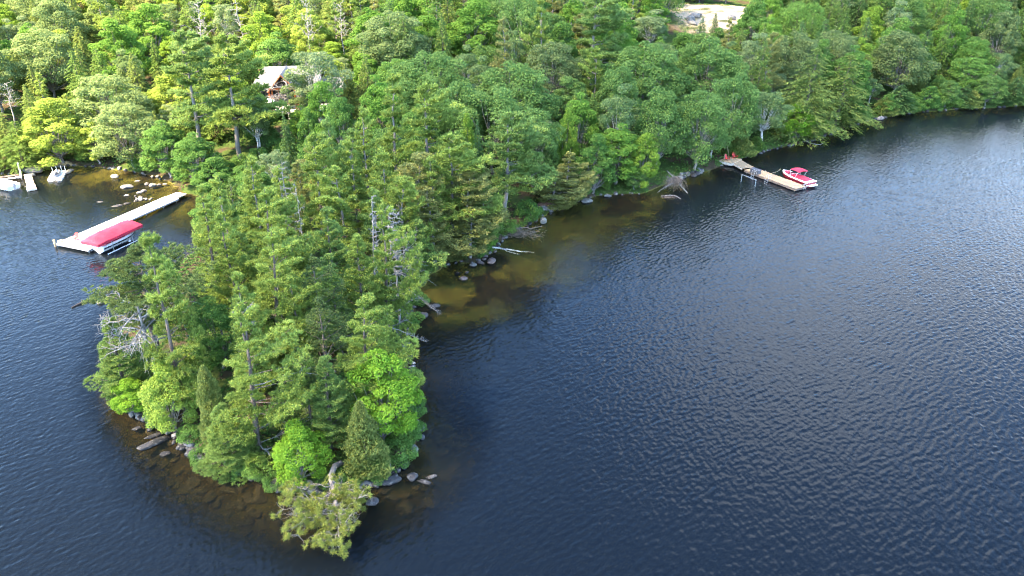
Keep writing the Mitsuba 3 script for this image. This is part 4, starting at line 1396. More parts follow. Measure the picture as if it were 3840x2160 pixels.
TREES = [
    (9,3,0,-20.44,46.47,13.8,4.2,0,0,0), (9,0,0,-28.6,51.8,17.2,3.56,10,1,0), (9,2,0,-31.39,68.8,14,3.34,0,2,0), (9,1,0,-24.56,66.15,14.5,4.16,0,3,0),
    (9,1,0,-21.58,57.28,14,4.49,20,4,0), (9,0,0,-22.67,53.12,12.5,2.81,60,5,0), (9,1,0,-12.48,50.89,12,3.43,-20,6,0),
    (9,3,0,-12.74,64.73,14.6,3.33,5,7,0), (2,4,0,-12.24,67.89,13,3.42,0,8,0), (9,0,1,-18.88,68.17,12.5,3.05,0,9,0), (9,4,0,-14.84,62.2,12,3.52,90,10,0),
    (9,0,1,-16.54,60.31,11,2.54,140,11,0), (9,2,0,-18.71,55.74,11,2.65,200,12,0), (9,2,0,-26.94,63.51,13,3.23,100,13,0),
    (9,0,0,-22.3,67.76,12.5,3.07,250,14,0), (9,4,1,-14.69,46.65,9,2.74,40,15,0), (7,0,0,-17.72,57.68,12,2.99,0,16,0),
    (7,1,0,-15.77,52.19,10.5,2.96,70,17,0), (7,0,0,-16.23,47.93,9,2.33,190,18,0), (7,2,0,-33.25,57.68,13.5,5.02,180,19,0),
    (2,3,0,-31.65,54.09,12.4,3.26,40,20,0,(2, -6)), (9,4,1,-35.24,54.64,8.4,3.21,30,21,0), (10,0,1,-28.81,50.33,7.1,2.32,0,22,0),
    (10,1,0,-33.41,52.72,3.6,1.79,0,23,0), (9,4,1,-22.77,45.12,6.6,2.73,60,24,0), (1,1,0,-24.08,47.66,7.9,1.22,0,25,0),
    (10,1,0,-10.37,48.22,9.1,3.03,10,26,0), (1,0,0,-11.4,44.47,6.9,1.98,0,27,0), (10,0,0,-16.23,43.63,5.9,2.17,0,28,0),
    (5,0,0,-10.78,79.7,2.8,1.27,0,29,0), (2,2,0,-14.61,69.95,13.5,2.77,0,30,0), (2,0,0,-22.67,71.98,13.5,1.56,60,31,0),
    (2,0,0,-25.97,78.03,13,1.68,160,32,0), (2,0,0,-23.62,54.5,7,1.13,10,33,0), (8,0,0,-27.03,48.55,1.5,1,241,34,1), (8,1,0,-25.17,46.57,1.5,1,289,35,1),
    (8,0,1,-20.1,44.29,1.5,1,8,36,1), (8,1,0,-18.36,43.63,1.5,1,290,37,1), (8,1,0,-12.53,43.72,1.5,1,168,38,1), (8,0,0,-10.77,44.18,1.8,1.16,185,39,1),
    (8,1,0,-9.16,46.15,2,1.32,226,40,1), (8,0,0,-8.48,48.5,2.3,1.19,102,41,1), (8,1,0,-8.69,52.1,2,1.07,352,42,1), (8,0,0,-9.6,57.15,1.5,1,19,43,1),
    (8,1,0,-35.51,54.71,1.8,1.16,100,44,1), (8,0,0,-37.47,57.27,1.5,1,138,45,1), (8,1,1,-30.48,51.02,2,1.16,205,46,1),
    (8,0,0,-21.57,44.99,1.5,1,147,47,1), (8,0,1,-16.92,43.27,1.5,0.99,47,48,1), (8,1,1,-9.36,48,2.3,1.02,16,49,1), (8,0,0,-10.62,68.76,1.5,1,0,50,1),
    (8,1,0,-10.5,73.26,1.5,1,17,51,1), (3,0,0,-18.94,90.92,16,3.57,53,52,2), (3,1,0,-23.87,85.1,14.5,3.42,359,53,2),
    (3,0,0,-30.11,80.89,13,3.21,68,54,2), (3,1,0,-19.23,78.7,13,3.47,234,55,2), (3,2,0,-15.19,83.01,14,3.44,270,56,2),
    (3,1,2,-11.71,84.22,13,4.07,84,57,2), (3,2,0,-26.18,78.79,12,2.96,101,58,2), (3,0,2,-9.57,82.24,10,4.16,156,59,2),
    (3,1,0,-12.94,78.88,12,3.44,94,60,2), (3,2,1,-15.92,77.54,11,2.99,350,61,2), (3,1,2,-5.96,85.69,11,4.59,63,62,2),
    (3,1,0,-7.71,88.32,14.5,4.99,323,63,2), (3,0,2,-5.3,84.63,6.8,3.67,287,64,2), (3,2,2,-8.14,84.71,3.5,2.75,303,65,2),
    (3,0,1,-11.25,77.44,7.8,3.13,41,66,2), (3,0,0,-9.33,83.94,13,3.6,141,67,2), (3,2,0,-31.35,74.77,13,2.89,226,68,2),
    (3,2,1,-22.4,89.38,15,3.22,177,69,2), (3,0,1,-3.61,86.59,8.8,2.79,239,70,2), (3,0,0,-19.44,85.95,14,3.11,243,71,2),
    (3,0,0,-16.36,98.3,18,4.13,0,72,0), (3,1,0,-11.96,97.14,17.5,5.09,0,73,0), (3,1,1,-1.06,97.04,15,5.41,0,74,0), (3,2,2,8.04,104.89,7.5,3.5,0,75,0),
    (3,2,2,5.94,102.71,5.2,3.99,0,76,0), (5,2,1,-6.57,104.22,12.5,1.93,0,77,0), (4,2,2,-4.72,101.55,12,1.6,0,78,0), (5,0,0,-3.46,86.86,4,1.84,0,79,0),
    (8,0,0,-4.21,85.37,2,1.29,0,80,0), (8,1,0,2.37,97.73,2.6,1.68,238,81,0), (3,1,1,-52.98,121.45,21.2,6.73,0,82,0), (3,1,0,-46,120.06,20.3,6.54,0,83,0),
    (0,0,0,-42.61,119.88,10,2.86,0,84,0), (0,1,1,-34.52,131.47,15,4.55,0,85,0), (5,1,0,-30.91,118.65,13,3.45,0,86,0),
    (5,0,2,-26.85,114.4,13,2.98,0,87,0), (4,2,2,-35.77,114.62,9,2.04,0,88,0), (5,2,2,-32.54,115.9,10,2.38,0,89,0), (5,0,1,-35.36,121.7,8,2.68,0,90,0),
    (4,2,0,-42.42,126.22,7,1.87,0,91,0), (2,3,0,-40.88,133.41,9,4.3,0,92,0), (5,0,2,-49.14,110.29,9,4.14,0,93,0), (5,1,2,-45.68,107.47,6.2,2.88,0,94,0),
    (5,0,2,-56.2,115.63,9.8,4.34,0,95,0), (5,1,3,-78.4,123.51,11.5,5.29,0,96,0), (5,0,3,-71.68,123.06,7.5,3.45,0,97,0),
    (6,0,3,-64.38,120.57,11.8,5.35,0,98,0), (2,1,0,-93.44,135.97,8.3,2.75,0,99,0), (4,1,0,-83.49,120.48,8,3.69,0,100,0),
    (2,1,0,-69.19,169.49,14,3.79,0,101,0), (2,0,0,-60.6,172.95,15,3.54,0,102,0), (2,1,0,-42.86,160.62,17,2.76,0,103,0),
    (2,1,0,-37.28,166.91,13,2.84,0,104,0), (6,1,3,-93.63,151.11,14,6.44,0,105,0), (6,0,3,-70.61,128.85,14,6.44,0,106,0),
    (4,0,0,-81.34,139.28,14,4.02,0,107,0), (4,3,0,-74.33,128.89,13,3.31,0,108,0), (5,1,3,-62.36,137.34,12,5.46,0,109,0),
    (5,1,0,-80.38,170.07,14,5.7,0,110,0), (4,0,1,-64.47,168.16,10,2.49,0,111,0), (5,2,1,-54.71,167.76,13,5.36,0,112,0),
    (5,0,2,-47.49,153.36,13,5.34,0,113,0), (6,1,0,-13.53,124.04,14.5,6.65,21,114,3), (6,1,0,0.13,122.5,15,6.9,345,115,3),
    (6,2,0,-3.18,111.95,14,6.44,200,116,3), (6,1,0,24.65,138.17,15,6.9,325,117,3), (6,1,0,38.26,146.47,15,6.9,97,118,3),
    (6,0,0,30.98,119.96,14,4.87,130,119,3), (6,3,0,23.74,117.57,14,4.38,316,120,3), (6,0,0,-8.41,114.44,14,4.53,67,121,3),
    (6,0,0,3.35,108.45,13,4.31,23,122,3), (6,3,0,18.48,128.54,14,4.72,134,123,3), (6,2,0,38.52,129.05,14,4.89,244,124,3),
    (6,0,1,7.72,138.74,15,5.81,0,125,0), (6,1,3,-23.53,151.64,14,6.44,0,126,0), (3,1,1,15.38,150.57,21,7.65,0,127,0),
    (4,3,0,-20.59,148.43,14,3.54,0,128,0), (4,0,0,-13.62,147.2,14,3.29,0,129,0), (5,1,0,-8.01,160.96,14,5.8,0,130,0),
    (5,0,0,16.63,111.56,10,4.6,0,131,0), (5,2,2,12.66,108.26,10,3.41,0,132,0), (5,1,1,20.37,110.59,9,2.56,0,133,0), (0,0,0,16.93,116.22,14,3.14,0,134,0),
    (5,2,1,8.54,112.54,12,2.08,0,135,0), (6,0,0,19.31,109.69,4,1.84,0,136,0), (4,1,0,47.84,145.14,15.5,3.81,0,137,0),
    (4,0,2,48.01,194.69,6.5,1.94,0,138,0), (4,2,2,52.37,198.29,6.5,1.98,0,139,0), (0,0,1,32.58,180.87,11,4.57,0,140,0),
    (0,1,0,46.07,131.89,11.5,3.51,0,141,0), (10,1,0,53.64,136.91,7.5,3.29,0,142,0), (4,1,1,55.35,138.59,16.5,6.21,0,143,0),
    (4,1,1,65.51,147.05,14,6.24,0,144,0), (8,0,0,-44.74,116.06,2.4,1.55,44,145,1), (8,0,0,-41.93,117.89,2.6,1.68,313,146,1),
    (8,0,0,-40.36,121.92,2.6,1.68,122,147,1), (8,0,0,-46.86,114.59,2.4,1.55,81,148,1), (8,1,1,-37.97,119.49,3,1.94,196,149,1),
    (8,0,0,-45.4,127.32,2.6,1.68,322,150,1), (8,0,0,-42.9,126.67,3,1.89,318,151,1), (4,2,2,-41.97,121.16,6,1.52,0,152,0),
    (5,4,0,-44.73,128.62,9,2.87,0,153,0), (0,1,0,-37.51,131.99,10.5,3.07,0,154,0), (6,3,1,86.33,168.18,15,6.9,0,155,0),
    (1,1,0,80.28,157.05,3.8,2.43,0,156,0), (10,0,0,61.39,142.52,2.8,1.78,0,157,0), (1,1,1,52.5,136.4,1.8,1.14,313,158,4),
    (1,0,1,74.54,153.92,2.5,1.62,110,159,4), (1,1,1,86.66,160.62,3.8,2.43,6,160,4), (1,1,0,102.59,164.26,3.5,2.27,280,161,4),
    (1,1,1,44.8,131.15,2.5,1.62,254,162,4), (1,1,1,40.07,127.35,2.8,1.78,277,163,4), (1,0,0,40.9,127.76,5.2,2.65,0,164,4),
    (4,1,2,59.4,140.87,1.8,1.14,13,165,5), (5,3,2,66.15,147.79,3,1.38,181,166,6), (5,1,2,69.77,150.14,5.8,2.65,120,167,6),
    (5,3,2,78.83,156.88,2.2,1.04,157,168,6), (5,1,2,91.25,161.89,5.2,2.42,335,169,6), (6,3,0,96.44,163.21,6.2,2.88,73,170,3),
    (6,1,0,106.42,164.9,6.8,3.1,190,171,3), (4,3,2,113.2,166.93,5.8,3.73,116,172,5), (4,3,2,83.17,158.89,5.8,3.72,106,173,5),
    (4,1,2,100.65,164.5,4.5,2.92,290,174,5), (5,3,2,90.19,161.91,2.5,1.15,55,175,6), (4,1,2,111.82,165.99,2.8,1.78,113,176,5),
    (5,1,2,63.08,144.26,1.5,0.69,42,177,6), (5,1,2,80.53,157.11,4.5,2.07,53,178,6), (5,1,0,94.8,163.13,4,1.84,101,179,6),
    (5,0,2,104.53,165.05,4.5,2.07,251,180,6), (5,0,2,54.83,137.71,1.8,0.81,208,181,6), (5,6,1,-84.09,197.4,14.4,4.86,348,182,6),
    (4,1,0,-33.21,165.99,12.3,3.04,287,183,5), (4,4,2,84.03,234.4,16.3,3.67,152,184,5), (6,11,0,-17.01,104.92,9,4.09,208,185,3),
    (6,0,3,-117.07,233.86,11.6,4.62,68,186,3), (4,6,1,-117.75,203.13,11.9,3.12,253,187,7), (4,2,1,-74.7,209.96,9.9,2.87,231,188,5),
    (6,4,1,138.99,222.2,14.9,5.18,309,189,3), (4,5,1,-51.78,214.13,13.1,3.31,338,190,5), (6,7,1,59.17,158.82,14.9,5.38,323,191,3),
    (6,2,3,-113.2,209.36,11.2,4.79,210,192,3), (5,2,0,-48.39,223.59,9.7,3.6,259,193,6), (4,10,1,-89.01,214.97,13.8,3.93,257,194,5),
    (6,9,3,-55.49,194.08,12.4,5.28,225,195,3), (4,8,0,-155.77,226.36,11.3,3.03,271,187,7), (0,2,0,-5.76,134.82,11,2.62,23,196,8),
    (4,5,1,-32.94,200.93,12.8,2.82,343,197,5), (6,6,3,-84.4,204.98,10.1,4.33,335,198,3), (5,1,0,-80.91,156.89,15.1,5.02,251,199,6),
    (5,7,1,149.95,235.35,13.5,4.12,160,200,6), (5,2,2,6.04,177,14,4.76,190,201,6), (6,7,2,152.44,228.75,12,4.45,188,202,9),
    (6,10,1,119.48,186.68,14.3,4.77,38,203,3), (4,6,0,149.32,201.59,12.4,3.03,198,204,10), (5,0,0,17.68,193.46,13.2,3.98,340,205,6),
    (6,5,2,111.7,207.44,15.8,5.81,280,206,3), (6,1,2,11.04,202.92,15.2,5.33,338,207,3), (4,9,0,-117.53,190.65,14.3,3.86,119,208,5),
    (6,4,2,-35.91,225.11,12.8,4.96,249,209,3), (5,10,0,60.92,180.58,13,4.32,238,210,6), (5,9,0,-13.81,221.9,13.2,4.3,350,211,6),
    (6,8,3,-120.36,214.66,13.1,5.12,341,212,3), (4,7,0,85.69,201.36,13.3,3.21,293,213,5), (3,3,2,-121.89,176.33,15,3.28,44,214,11),
    (5,2,3,-59.32,235.68,14.6,4.8,340,215,6), (5,1,3,-129.55,201.48,13.3,4.94,142,216,6), (6,0,2,-29.72,189.33,16.3,5.38,284,217,3),
    (6,0,0,-3.01,169.66,13.5,5.29,124,218,3), (5,9,1,-103.03,225.35,14.6,4.92,265,219,6), (4,7,0,-49.02,163.35,7.1,2.45,261,220,5),
    (4,6,0,-44.45,188.8,10.7,2.96,20,221,5), (4,6,2,25.46,184.61,12.1,3.02,305,222,5), (5,3,2,-7.69,178.83,13.8,3.95,1,223,6),
    (5,7,2,75.4,231.94,11.9,3.97,212,224,6), (5,4,1,-101.08,135.68,11.3,3.61,267,225,12), (4,0,2,-0.97,129.67,12.5,3.28,240,226,5),
    (6,5,2,141.59,201.39,12.5,4.97,338,202,9), (5,9,0,-11.2,190.86,12.2,3.64,332,227,6), (5,9,0,104.88,230.74,17.9,5.08,119,228,6),
    (0,2,1,-110.56,168.28,9.4,2.54,80,229,8), (0,10,0,-126.06,232.24,13.6,3.54,165,230,8), (5,10,0,-17.4,158.81,12.5,3.9,16,231,6),
    (4,0,1,89.29,222.2,13.9,3.59,25,232,5), (4,10,2,65.05,171.64,14.2,3.62,280,233,5), (4,7,1,-148.2,220.72,11.2,3.25,336,187,7),
    (4,3,1,-13.69,168.34,13.5,3.03,302,234,5), (5,9,0,158.88,219.22,14.2,4.06,311,235,13), (4,8,1,-75.62,216.82,14.2,3.53,4,236,5),
    (3,7,2,51.02,151.26,15.8,3.27,3,237,2), (1,2,1,77.49,218.8,8.6,2.36,160,238,4), (4,0,1,-150.13,210.51,10,2.82,9,187,7),
    (5,2,0,23.22,168.66,15.8,5.14,40,239,6), (5,2,0,106.15,184.57,15.6,4.45,67,240,6), (3,1,1,-34.57,177.79,13.2,2.87,306,241,2),
    (6,3,3,-100.01,170.01,15.1,5.5,121,242,3), (6,0,0,-21.03,206.81,11.7,4.44,111,243,3), (6,6,0,109.25,191.65,10.9,4.66,99,244,3),
    (6,4,0,5.98,224.58,12.4,4.72,76,245,3), (4,0,1,-83.7,127.02,11.7,2.9,27,246,5), (5,1,1,90.57,194.39,13.3,4.11,67,247,6),
    (4,7,0,-77.69,203.88,14.2,3.81,215,248,5), (5,9,2,-30.67,208.43,12.5,3.74,159,249,6), (4,10,1,-62.92,224.82,12.4,3.36,196,250,5),
    (4,7,0,80.01,196.19,15.4,3.81,132,251,5), (5,10,0,-21.58,189.18,12.9,3.87,228,252,6), (0,7,0,-71.86,200.18,14.6,3.48,225,253,8),
    (5,10,0,-24.6,173.51,13.4,4.49,188,254,6), (3,10,2,15.36,165.75,12.5,2.82,212,255,2), (6,6,2,144.92,230.1,15.4,5.39,205,256,3),
    (6,8,0,2.04,159.64,16.9,5.95,186,257,3), (5,5,2,-35.44,96.62,7.5,3,93,258,6), (4,8,1,-39.13,230.64,12.5,3.2,258,259,5),
    (5,4,0,107.75,219.92,11.5,3.86,313,260,6), (5,10,2,72.61,160.19,13.1,4.78,145,261,6), (5,3,2,-3.4,187.57,15.2,4.3,177,262,6),
    (5,11,0,55.86,233.06,12.5,4.28,89,263,6), (4,9,2,82.04,224.85,11.4,3.02,345,264,5), (5,10,0,11.07,117.65,12.5,3.62,294,265,6),
    (5,2,1,-153.73,215.53,13.7,5.13,243,225,12), (4,1,0,-140.28,215.94,11.5,3.09,352,266,5), (5,8,3,-84.69,226.66,14.8,4.76,90,267,6),
    (5,5,0,21.16,232.91,12.7,4.18,168,268,6), (6,2,0,13.44,213.04,16.2,5.99,230,269,3), (4,11,1,-139.34,190.89,10.7,2.85,188,187,7),
    (6,1,2,36.45,233.22,14.5,5.38,50,270,3), (4,4,1,-109.85,147.57,13.4,3.79,228,187,7), (6,7,2,32.69,220.56,13.7,4.83,151,271,3),
    (5,10,3,-51.13,207.73,12.8,4.16,16,272,6), (6,3,0,101.56,210.37,16.2,5.78,74,273,3), (6,11,2,71.23,191.71,14.7,5.33,275,274,3),
    (5,6,2,58.5,187.29,14.3,4.38,307,275,6), (4,4,0,-61.31,185.16,10.4,3.01,269,276,5), (3,6,0,29.38,190.38,15.5,3.55,15,277,2),
    (6,11,3,-139.57,231.19,14,5.57,99,278,3), (6,8,0,126.23,207.03,16.4,5.66,111,279,3), (5,3,0,14.09,177.23,13.4,4.2,238,280,6),
    (5,7,0,-120.04,161.14,11.7,4.11,264,225,12), (4,9,2,-25.81,166.02,13.2,3.25,115,281,5), (4,5,1,-93.39,195.29,11.4,2.97,353,282,5),
    (5,0,1,-70.61,181.77,11.8,3.62,253,283,6), (6,3,0,90.01,215.15,15.5,5.53,302,284,3), (6,5,1,72.29,168.62,15,4.99,206,285,3),
    (6,8,0,-5.39,151.47,8.1,3.92,35,286,3), (5,0,2,142.82,212.92,12.4,3.9,182,235,13), (5,4,1,128.76,226.47,14.6,4.93,95,287,6),
    (4,10,0,19.85,180.3,17.5,3.96,272,288,5), (0,8,0,-76.34,149.23,11.7,2.95,229,289,8), (4,11,1,118.02,220.01,14,3.65,61,290,5),
    (5,7,0,-99.86,216.63,14.1,5.12,104,291,6), (5,0,3,-68.2,234.26,11.5,3.77,206,292,6), (3,9,2,-54.64,182.45,11.7,2.77,282,293,2),
    (4,0,2,81.08,211.48,13.6,3.23,222,294,5), (4,0,2,57.66,146.83,9.5,3.18,82,295,5), (6,10,2,93.84,186.11,12.4,4.52,355,296,3),
    (0,4,1,-111.94,160.62,11.1,3.13,340,297,14), (4,9,0,-56.61,139.35,8,2.72,259,298,5), (5,0,2,-9.48,208.46,15.1,5.17,126,299,6),
    (6,8,2,3.43,187.09,13.3,4.5,311,300,3), (1,9,0,122.16,197.98,7.3,2.16,354,301,4), (5,6,3,-43.29,165.9,12.8,4.51,201,302,6),
    (6,8,3,-131.29,222.14,11.2,4.48,30,303,3), (5,0,0,66.82,200,11.8,3.77,223,304,6), (5,11,0,35.67,195,12.3,3.94,271,305,6),
    (5,8,0,-102.18,162.19,12.9,3.97,113,306,6), (5,11,3,-157.26,235.43,12.4,4.22,38,225,12), (4,8,0,137.76,208.77,11.1,2.93,174,307,5),
    (0,10,1,32.66,135.25,7.5,2.47,123,308,8), (0,9,1,43.9,229.02,14.5,3.46,118,309,8), (6,3,0,102.24,199.71,15.2,5.36,355,310,3),
    (4,11,0,-90.1,137.34,7.1,2.25,288,311,5), (3,4,2,-132.57,182.5,12.7,2.82,164,214,11), (5,1,2,-21.26,182,13,4.37,82,312,6),
    (6,9,2,108.24,177.48,11.3,4.75,293,313,3), (1,6,0,129.39,218.9,7.3,2.04,205,314,4), (5,3,0,-75.69,138.3,12.3,3.82,71,315,6),
    (4,3,2,126.69,173.05,9.6,3.52,177,204,10), (1,9,0,147.71,212.86,8.3,2.23,264,316,15), (5,5,1,-56.94,218.76,12.5,4.56,27,317,6),
    (4,10,1,-139.34,200,13.1,3.8,39,187,7), (1,3,0,133.97,195.06,8.5,2.2,355,316,15), (3,0,2,9.63,183.26,17,3.29,102,318,2),
    (4,1,2,95.65,175.68,12.9,3.42,51,319,5), (3,6,0,-79.93,132.57,8.4,2.37,151,320,2), (4,2,0,-61.44,146.45,12.6,3.06,90,321,5),
    (5,9,2,-30.05,180.49,8.3,3.59,324,322,6), (5,10,0,-14.05,235.55,10.9,3.72,245,323,6), (5,6,2,44.38,153.15,11.6,4,143,324,6),
    (6,2,1,-124.34,193.28,11.1,4.36,278,325,3), (5,1,3,-101.15,150.95,8.4,3.55,348,326,6), (3,0,0,-57.82,208.89,11.9,2.76,340,327,2),
    (0,7,0,-43.28,213.06,13.2,3.25,184,328,8), (4,0,2,132.06,202.72,11.6,2.95,151,329,5), (5,5,3,-63.37,190.96,13.7,4.83,298,330,6),
    (4,11,2,-7.84,201.52,13.9,3.71,192,331,5), (6,1,0,-16.57,213.64,11.3,4.4,173,332,3), (6,7,3,-106.56,234.23,12.8,4.77,262,333,3),
    (0,6,0,-111.44,200.21,12.3,2.97,282,334,8), (4,10,0,76.87,204.01,13.8,3.19,174,335,5), (4,2,0,-72.95,155.28,11.8,2.87,22,336,5),
    (6,7,0,-0.99,232,13.1,4.86,170,337,3), (5,6,0,25.07,150.15,11.3,3.67,204,338,6), (6,1,0,1.32,213.5,13.3,4.58,250,339,3),
    (0,7,1,162.65,227.24,13.5,3.05,240,340,16), (5,11,1,-115.68,176.53,10.7,3.68,149,341,6), (6,5,0,13.23,221.93,13.1,5.16,31,342,3),
    (3,3,2,-87.38,188.5,16.4,3.7,225,343,2), (4,9,1,53.43,164.36,15.1,3.43,316,344,5), (1,6,1,126.65,216.09,7.8,2.11,344,345,4),
    (4,11,1,-85.6,164.68,13.4,3.22,172,346,5), (4,5,0,-87.96,172.26,12.9,3.73,13,347,5), (3,9,2,-1.1,140.96,15.8,3.23,176,348,2),
    (5,0,0,42.56,166.59,8.8,3.55,144,349,6), (4,3,1,-41.04,178.19,14.9,4.01,142,350,5), (5,0,0,131.5,188.06,12.1,3.88,336,235,13),
    (5,1,2,9.66,157.81,12.9,4.3,352,351,6), (4,4,0,92.8,233.24,16.1,3.93,268,352,5), (5,7,0,27.01,196.12,13.4,4.13,161,353,6),
    (5,10,2,-38.68,104.6,5.2,3.03,61,354,6), (3,10,1,-21.99,96.9,11,2.47,92,355,2), (5,3,3,-93.99,203.65,13.5,4.61,268,356,6),
    (4,2,1,31.19,146.94,11.3,2.93,279,357,5), (4,2,1,-62.51,126.92,7.1,2.43,239,358,5), (4,10,0,-116.41,153.82,10.4,2.81,224,187,7),
    (0,9,1,24.89,179.23,11.8,2.71,218,359,8), (6,9,0,70.81,221.69,15.3,5.46,114,360,3), (4,7,2,92.81,208.08,12.6,3.09,70,361,5),
    (4,8,0,-148.69,227.06,15.6,3.8,104,187,7), (5,6,1,-131,214.58,12,4.11,123,362,6), (4,0,0,-122.19,182.89,16.2,3.97,270,187,7),
    (0,3,1,163.2,235.95,12.4,2.81,12,340,16), (6,10,3,-96.61,182.92,11,4.63,259,363,3), (0,9,0,-80.86,182.34,11.2,2.73,243,364,8),
    (4,3,1,-92.66,190.22,12.1,3.33,214,365,5), (6,10,2,120.91,233.63,15.7,5.35,83,366,3), (4,7,0,-128.33,177.32,14.7,3.52,167,187,7),
    (4,5,2,156.11,234.65,12.6,3.02,286,204,10), (4,2,0,-21.79,198.43,15.7,3.86,265,367,5), (6,1,1,-111.8,222.19,10.9,4.63,147,368,3),
    (5,0,2,151.95,219.82,15.9,4.56,36,235,13), (5,7,2,25.66,125.85,8.7,3.29,197,369,6), (4,11,0,77.65,181.14,14.8,3.39,147,370,5),
    (0,10,1,14.49,187.19,13.5,3.48,70,371,8), (4,11,2,40.78,139.45,9.2,2.97,111,372,5), (1,11,1,135.75,226.6,6.3,1.77,299,373,4),
    (5,0,0,-20.97,115.39,14,4.06,183,374,6), (4,11,1,-26.11,135.02,11.7,2.85,55,375,5), (3,3,2,-27.09,90.06,9.5,2.34,175,376,2),
    (5,5,2,-22.04,141.07,9,3.27,336,377,6), (0,5,1,-35.14,153.24,6.6,2.15,69,378,8), (4,1,0,-157.05,221.49,12.9,3.3,73,187,7),
    (4,6,1,38.24,214.54,11.2,2.88,14,379,5), (6,0,0,8,167.46,12.1,4.59,326,380,3), (3,6,1,-30.41,91.34,7.4,1.9,291,381,2),
    (1,0,1,133.44,211.32,7.8,2.05,262,382,4), (4,2,2,-31.18,231.17,14.7,3.91,333,383,5), (1,10,1,83.1,174.06,7.2,1.89,221,384,4),
    (5,1,0,-7.73,229.49,13.4,4.44,355,385,17), (5,0,1,-130.96,187.24,9,3.67,210,225,12), (1,0,1,114.11,187.13,7.5,2.14,5,386,4),
    (3,2,0,-93.61,176.08,15,3.39,313,387,2), (6,10,0,10.34,130.7,9.4,4.52,117,388,3), (0,0,1,-64.3,220.12,9.8,2.74,40,389,8),
    (5,8,2,-41.49,107.95,4.8,2.72,308,390,6), (1,5,1,98.3,226.28,6.8,1.88,5,391,4), (5,10,0,63.23,230.16,15.3,4.98,271,392,6),
    (0,7,1,-140.66,221.04,11.2,2.8,23,393,8), (5,7,3,-49.64,178.94,14.2,4.64,352,394,6), (6,1,0,133.43,178.97,8.3,4.81,84,202,9),
    (3,7,0,-38.78,186.94,14.2,3.44,130,395,2), (4,2,1,111.36,199.51,14.6,3.39,199,396,5), (4,0,1,-61.86,197.2,13.7,3.42,320,397,5),
    (4,10,1,-118.26,227.25,14.3,3.89,87,398,5), (0,10,0,41.66,135,7.9,2.53,306,399,8), (3,6,1,-48.64,199.62,15.5,3.24,358,400,2),
    (5,3,1,113.32,227.18,16.1,4.56,122,401,6), (0,4,1,-75.7,184.9,10.1,2.7,349,402,8), (6,11,0,-37.57,213.58,8.6,3.95,222,403,3),
    (3,2,1,7.61,194.66,13.3,2.84,227,404,2), (0,0,1,51.03,159.28,14.2,3.3,278,405,8), (5,2,1,-100.73,190.87,13.4,4.15,211,406,6),
    (4,2,2,88.91,228.55,15.1,3.78,207,407,5), (3,0,1,-37.07,91.24,7.5,2,63,408,2), (4,3,1,-102.19,201.82,12.1,2.9,355,187,7),
    (5,7,0,20.88,158.3,16.2,4.94,344,409,6), (0,11,1,34.98,125,5.3,2.25,88,410,8), (5,2,1,128.5,183.43,6.7,2.95,53,235,13),
    (4,4,1,-131.07,234.12,10.8,2.8,8,187,7), (4,0,1,-62.72,214.71,11.6,2.82,314,411,5), (3,3,0,-85.93,134.89,11.1,2.66,82,412,2),
    (0,6,1,88.11,208.91,11.8,2.91,119,413,8), (0,9,0,-51.29,232.6,11.3,3.26,320,414,8), (5,8,0,-76.24,195.02,16.1,5.13,166,415,6),
    (4,6,0,67.13,179.46,12.3,3.01,223,416,5), (0,2,0,78.2,176.37,10.7,2.73,245,417,8), (3,8,1,-34.65,81.26,9.4,2.52,30,418,2),
    (6,10,3,-99.78,143.04,13.4,4.83,75,419,18), (4,9,2,83.49,181.77,14,3.14,336,420,5), (4,1,1,-59.11,151.86,10.5,3.02,323,421,5),
    (4,1,1,51.2,172.26,12.1,3.25,323,422,5), (4,4,0,-69.47,194.1,11.7,3.15,125,423,5), (0,11,0,-49.42,190.24,11.6,3.19,236,424,8),
    (4,4,1,-87.18,153.61,12.3,3.17,354,425,5), (4,3,2,71.77,175.57,13.5,3.43,6,426,5), (4,3,2,-23.21,221.91,12.2,2.86,136,427,5),
    (0,5,0,4.01,192.65,7.5,2.18,117,428,8), (4,2,1,-38.6,197.44,12.8,3.01,289,429,5), (4,10,0,-53.29,129.94,12.4,3.39,287,430,5),
    (5,9,3,-71.17,213.65,7.9,3.24,226,431,6), (4,10,1,-86.29,219.74,13,3.17,128,432,5), (4,5,1,-30.28,137.72,9.9,2.85,182,433,5),
    (5,9,0,-17.32,174.73,16.1,4.95,266,434,6), (6,0,2,-19.47,129.54,12.6,4.48,14,435,3), (5,7,3,-55.69,145.19,12.3,4.11,345,436,6),
    (5,6,0,-31.09,214.61,14.6,4.36,252,437,6), (4,0,0,-83.55,212.83,11.9,2.91,272,438,5), (5,5,3,-103.25,206.67,7,3.13,160,439,6),
    (1,2,0,127.69,196.08,8.3,2.22,90,440,4), (0,6,1,96.36,193.18,14.7,3.4,232,441,8), (4,11,0,-66.31,209.93,11.9,3.04,245,442,5),
    (5,2,2,34.04,208.28,12.9,3.81,320,443,6), (5,2,0,39.47,224.11,14,4.61,321,444,6), (6,5,3,-111.45,184.04,16,5.72,140,445,3),
    (3,10,1,-51.96,202.74,7.7,2.38,283,446,2), (3,8,2,-120.48,169.63,15.1,3.07,76,214,11), (3,9,1,-30.58,98.65,6.6,1.83,4,447,2),
    (1,6,0,73.06,197.73,8.6,2.38,255,448,4), (1,11,1,122.37,218.79,6.7,1.85,182,449,4), (4,10,1,-94.19,220.38,11.3,3.12,31,450,5),
    (5,10,3,-69.89,136.99,8.5,3.92,270,451,6), (1,10,1,95.77,166.93,5.7,2.17,172,452,4), (5,9,0,-5.52,214.32,12.9,4.05,24,453,6),
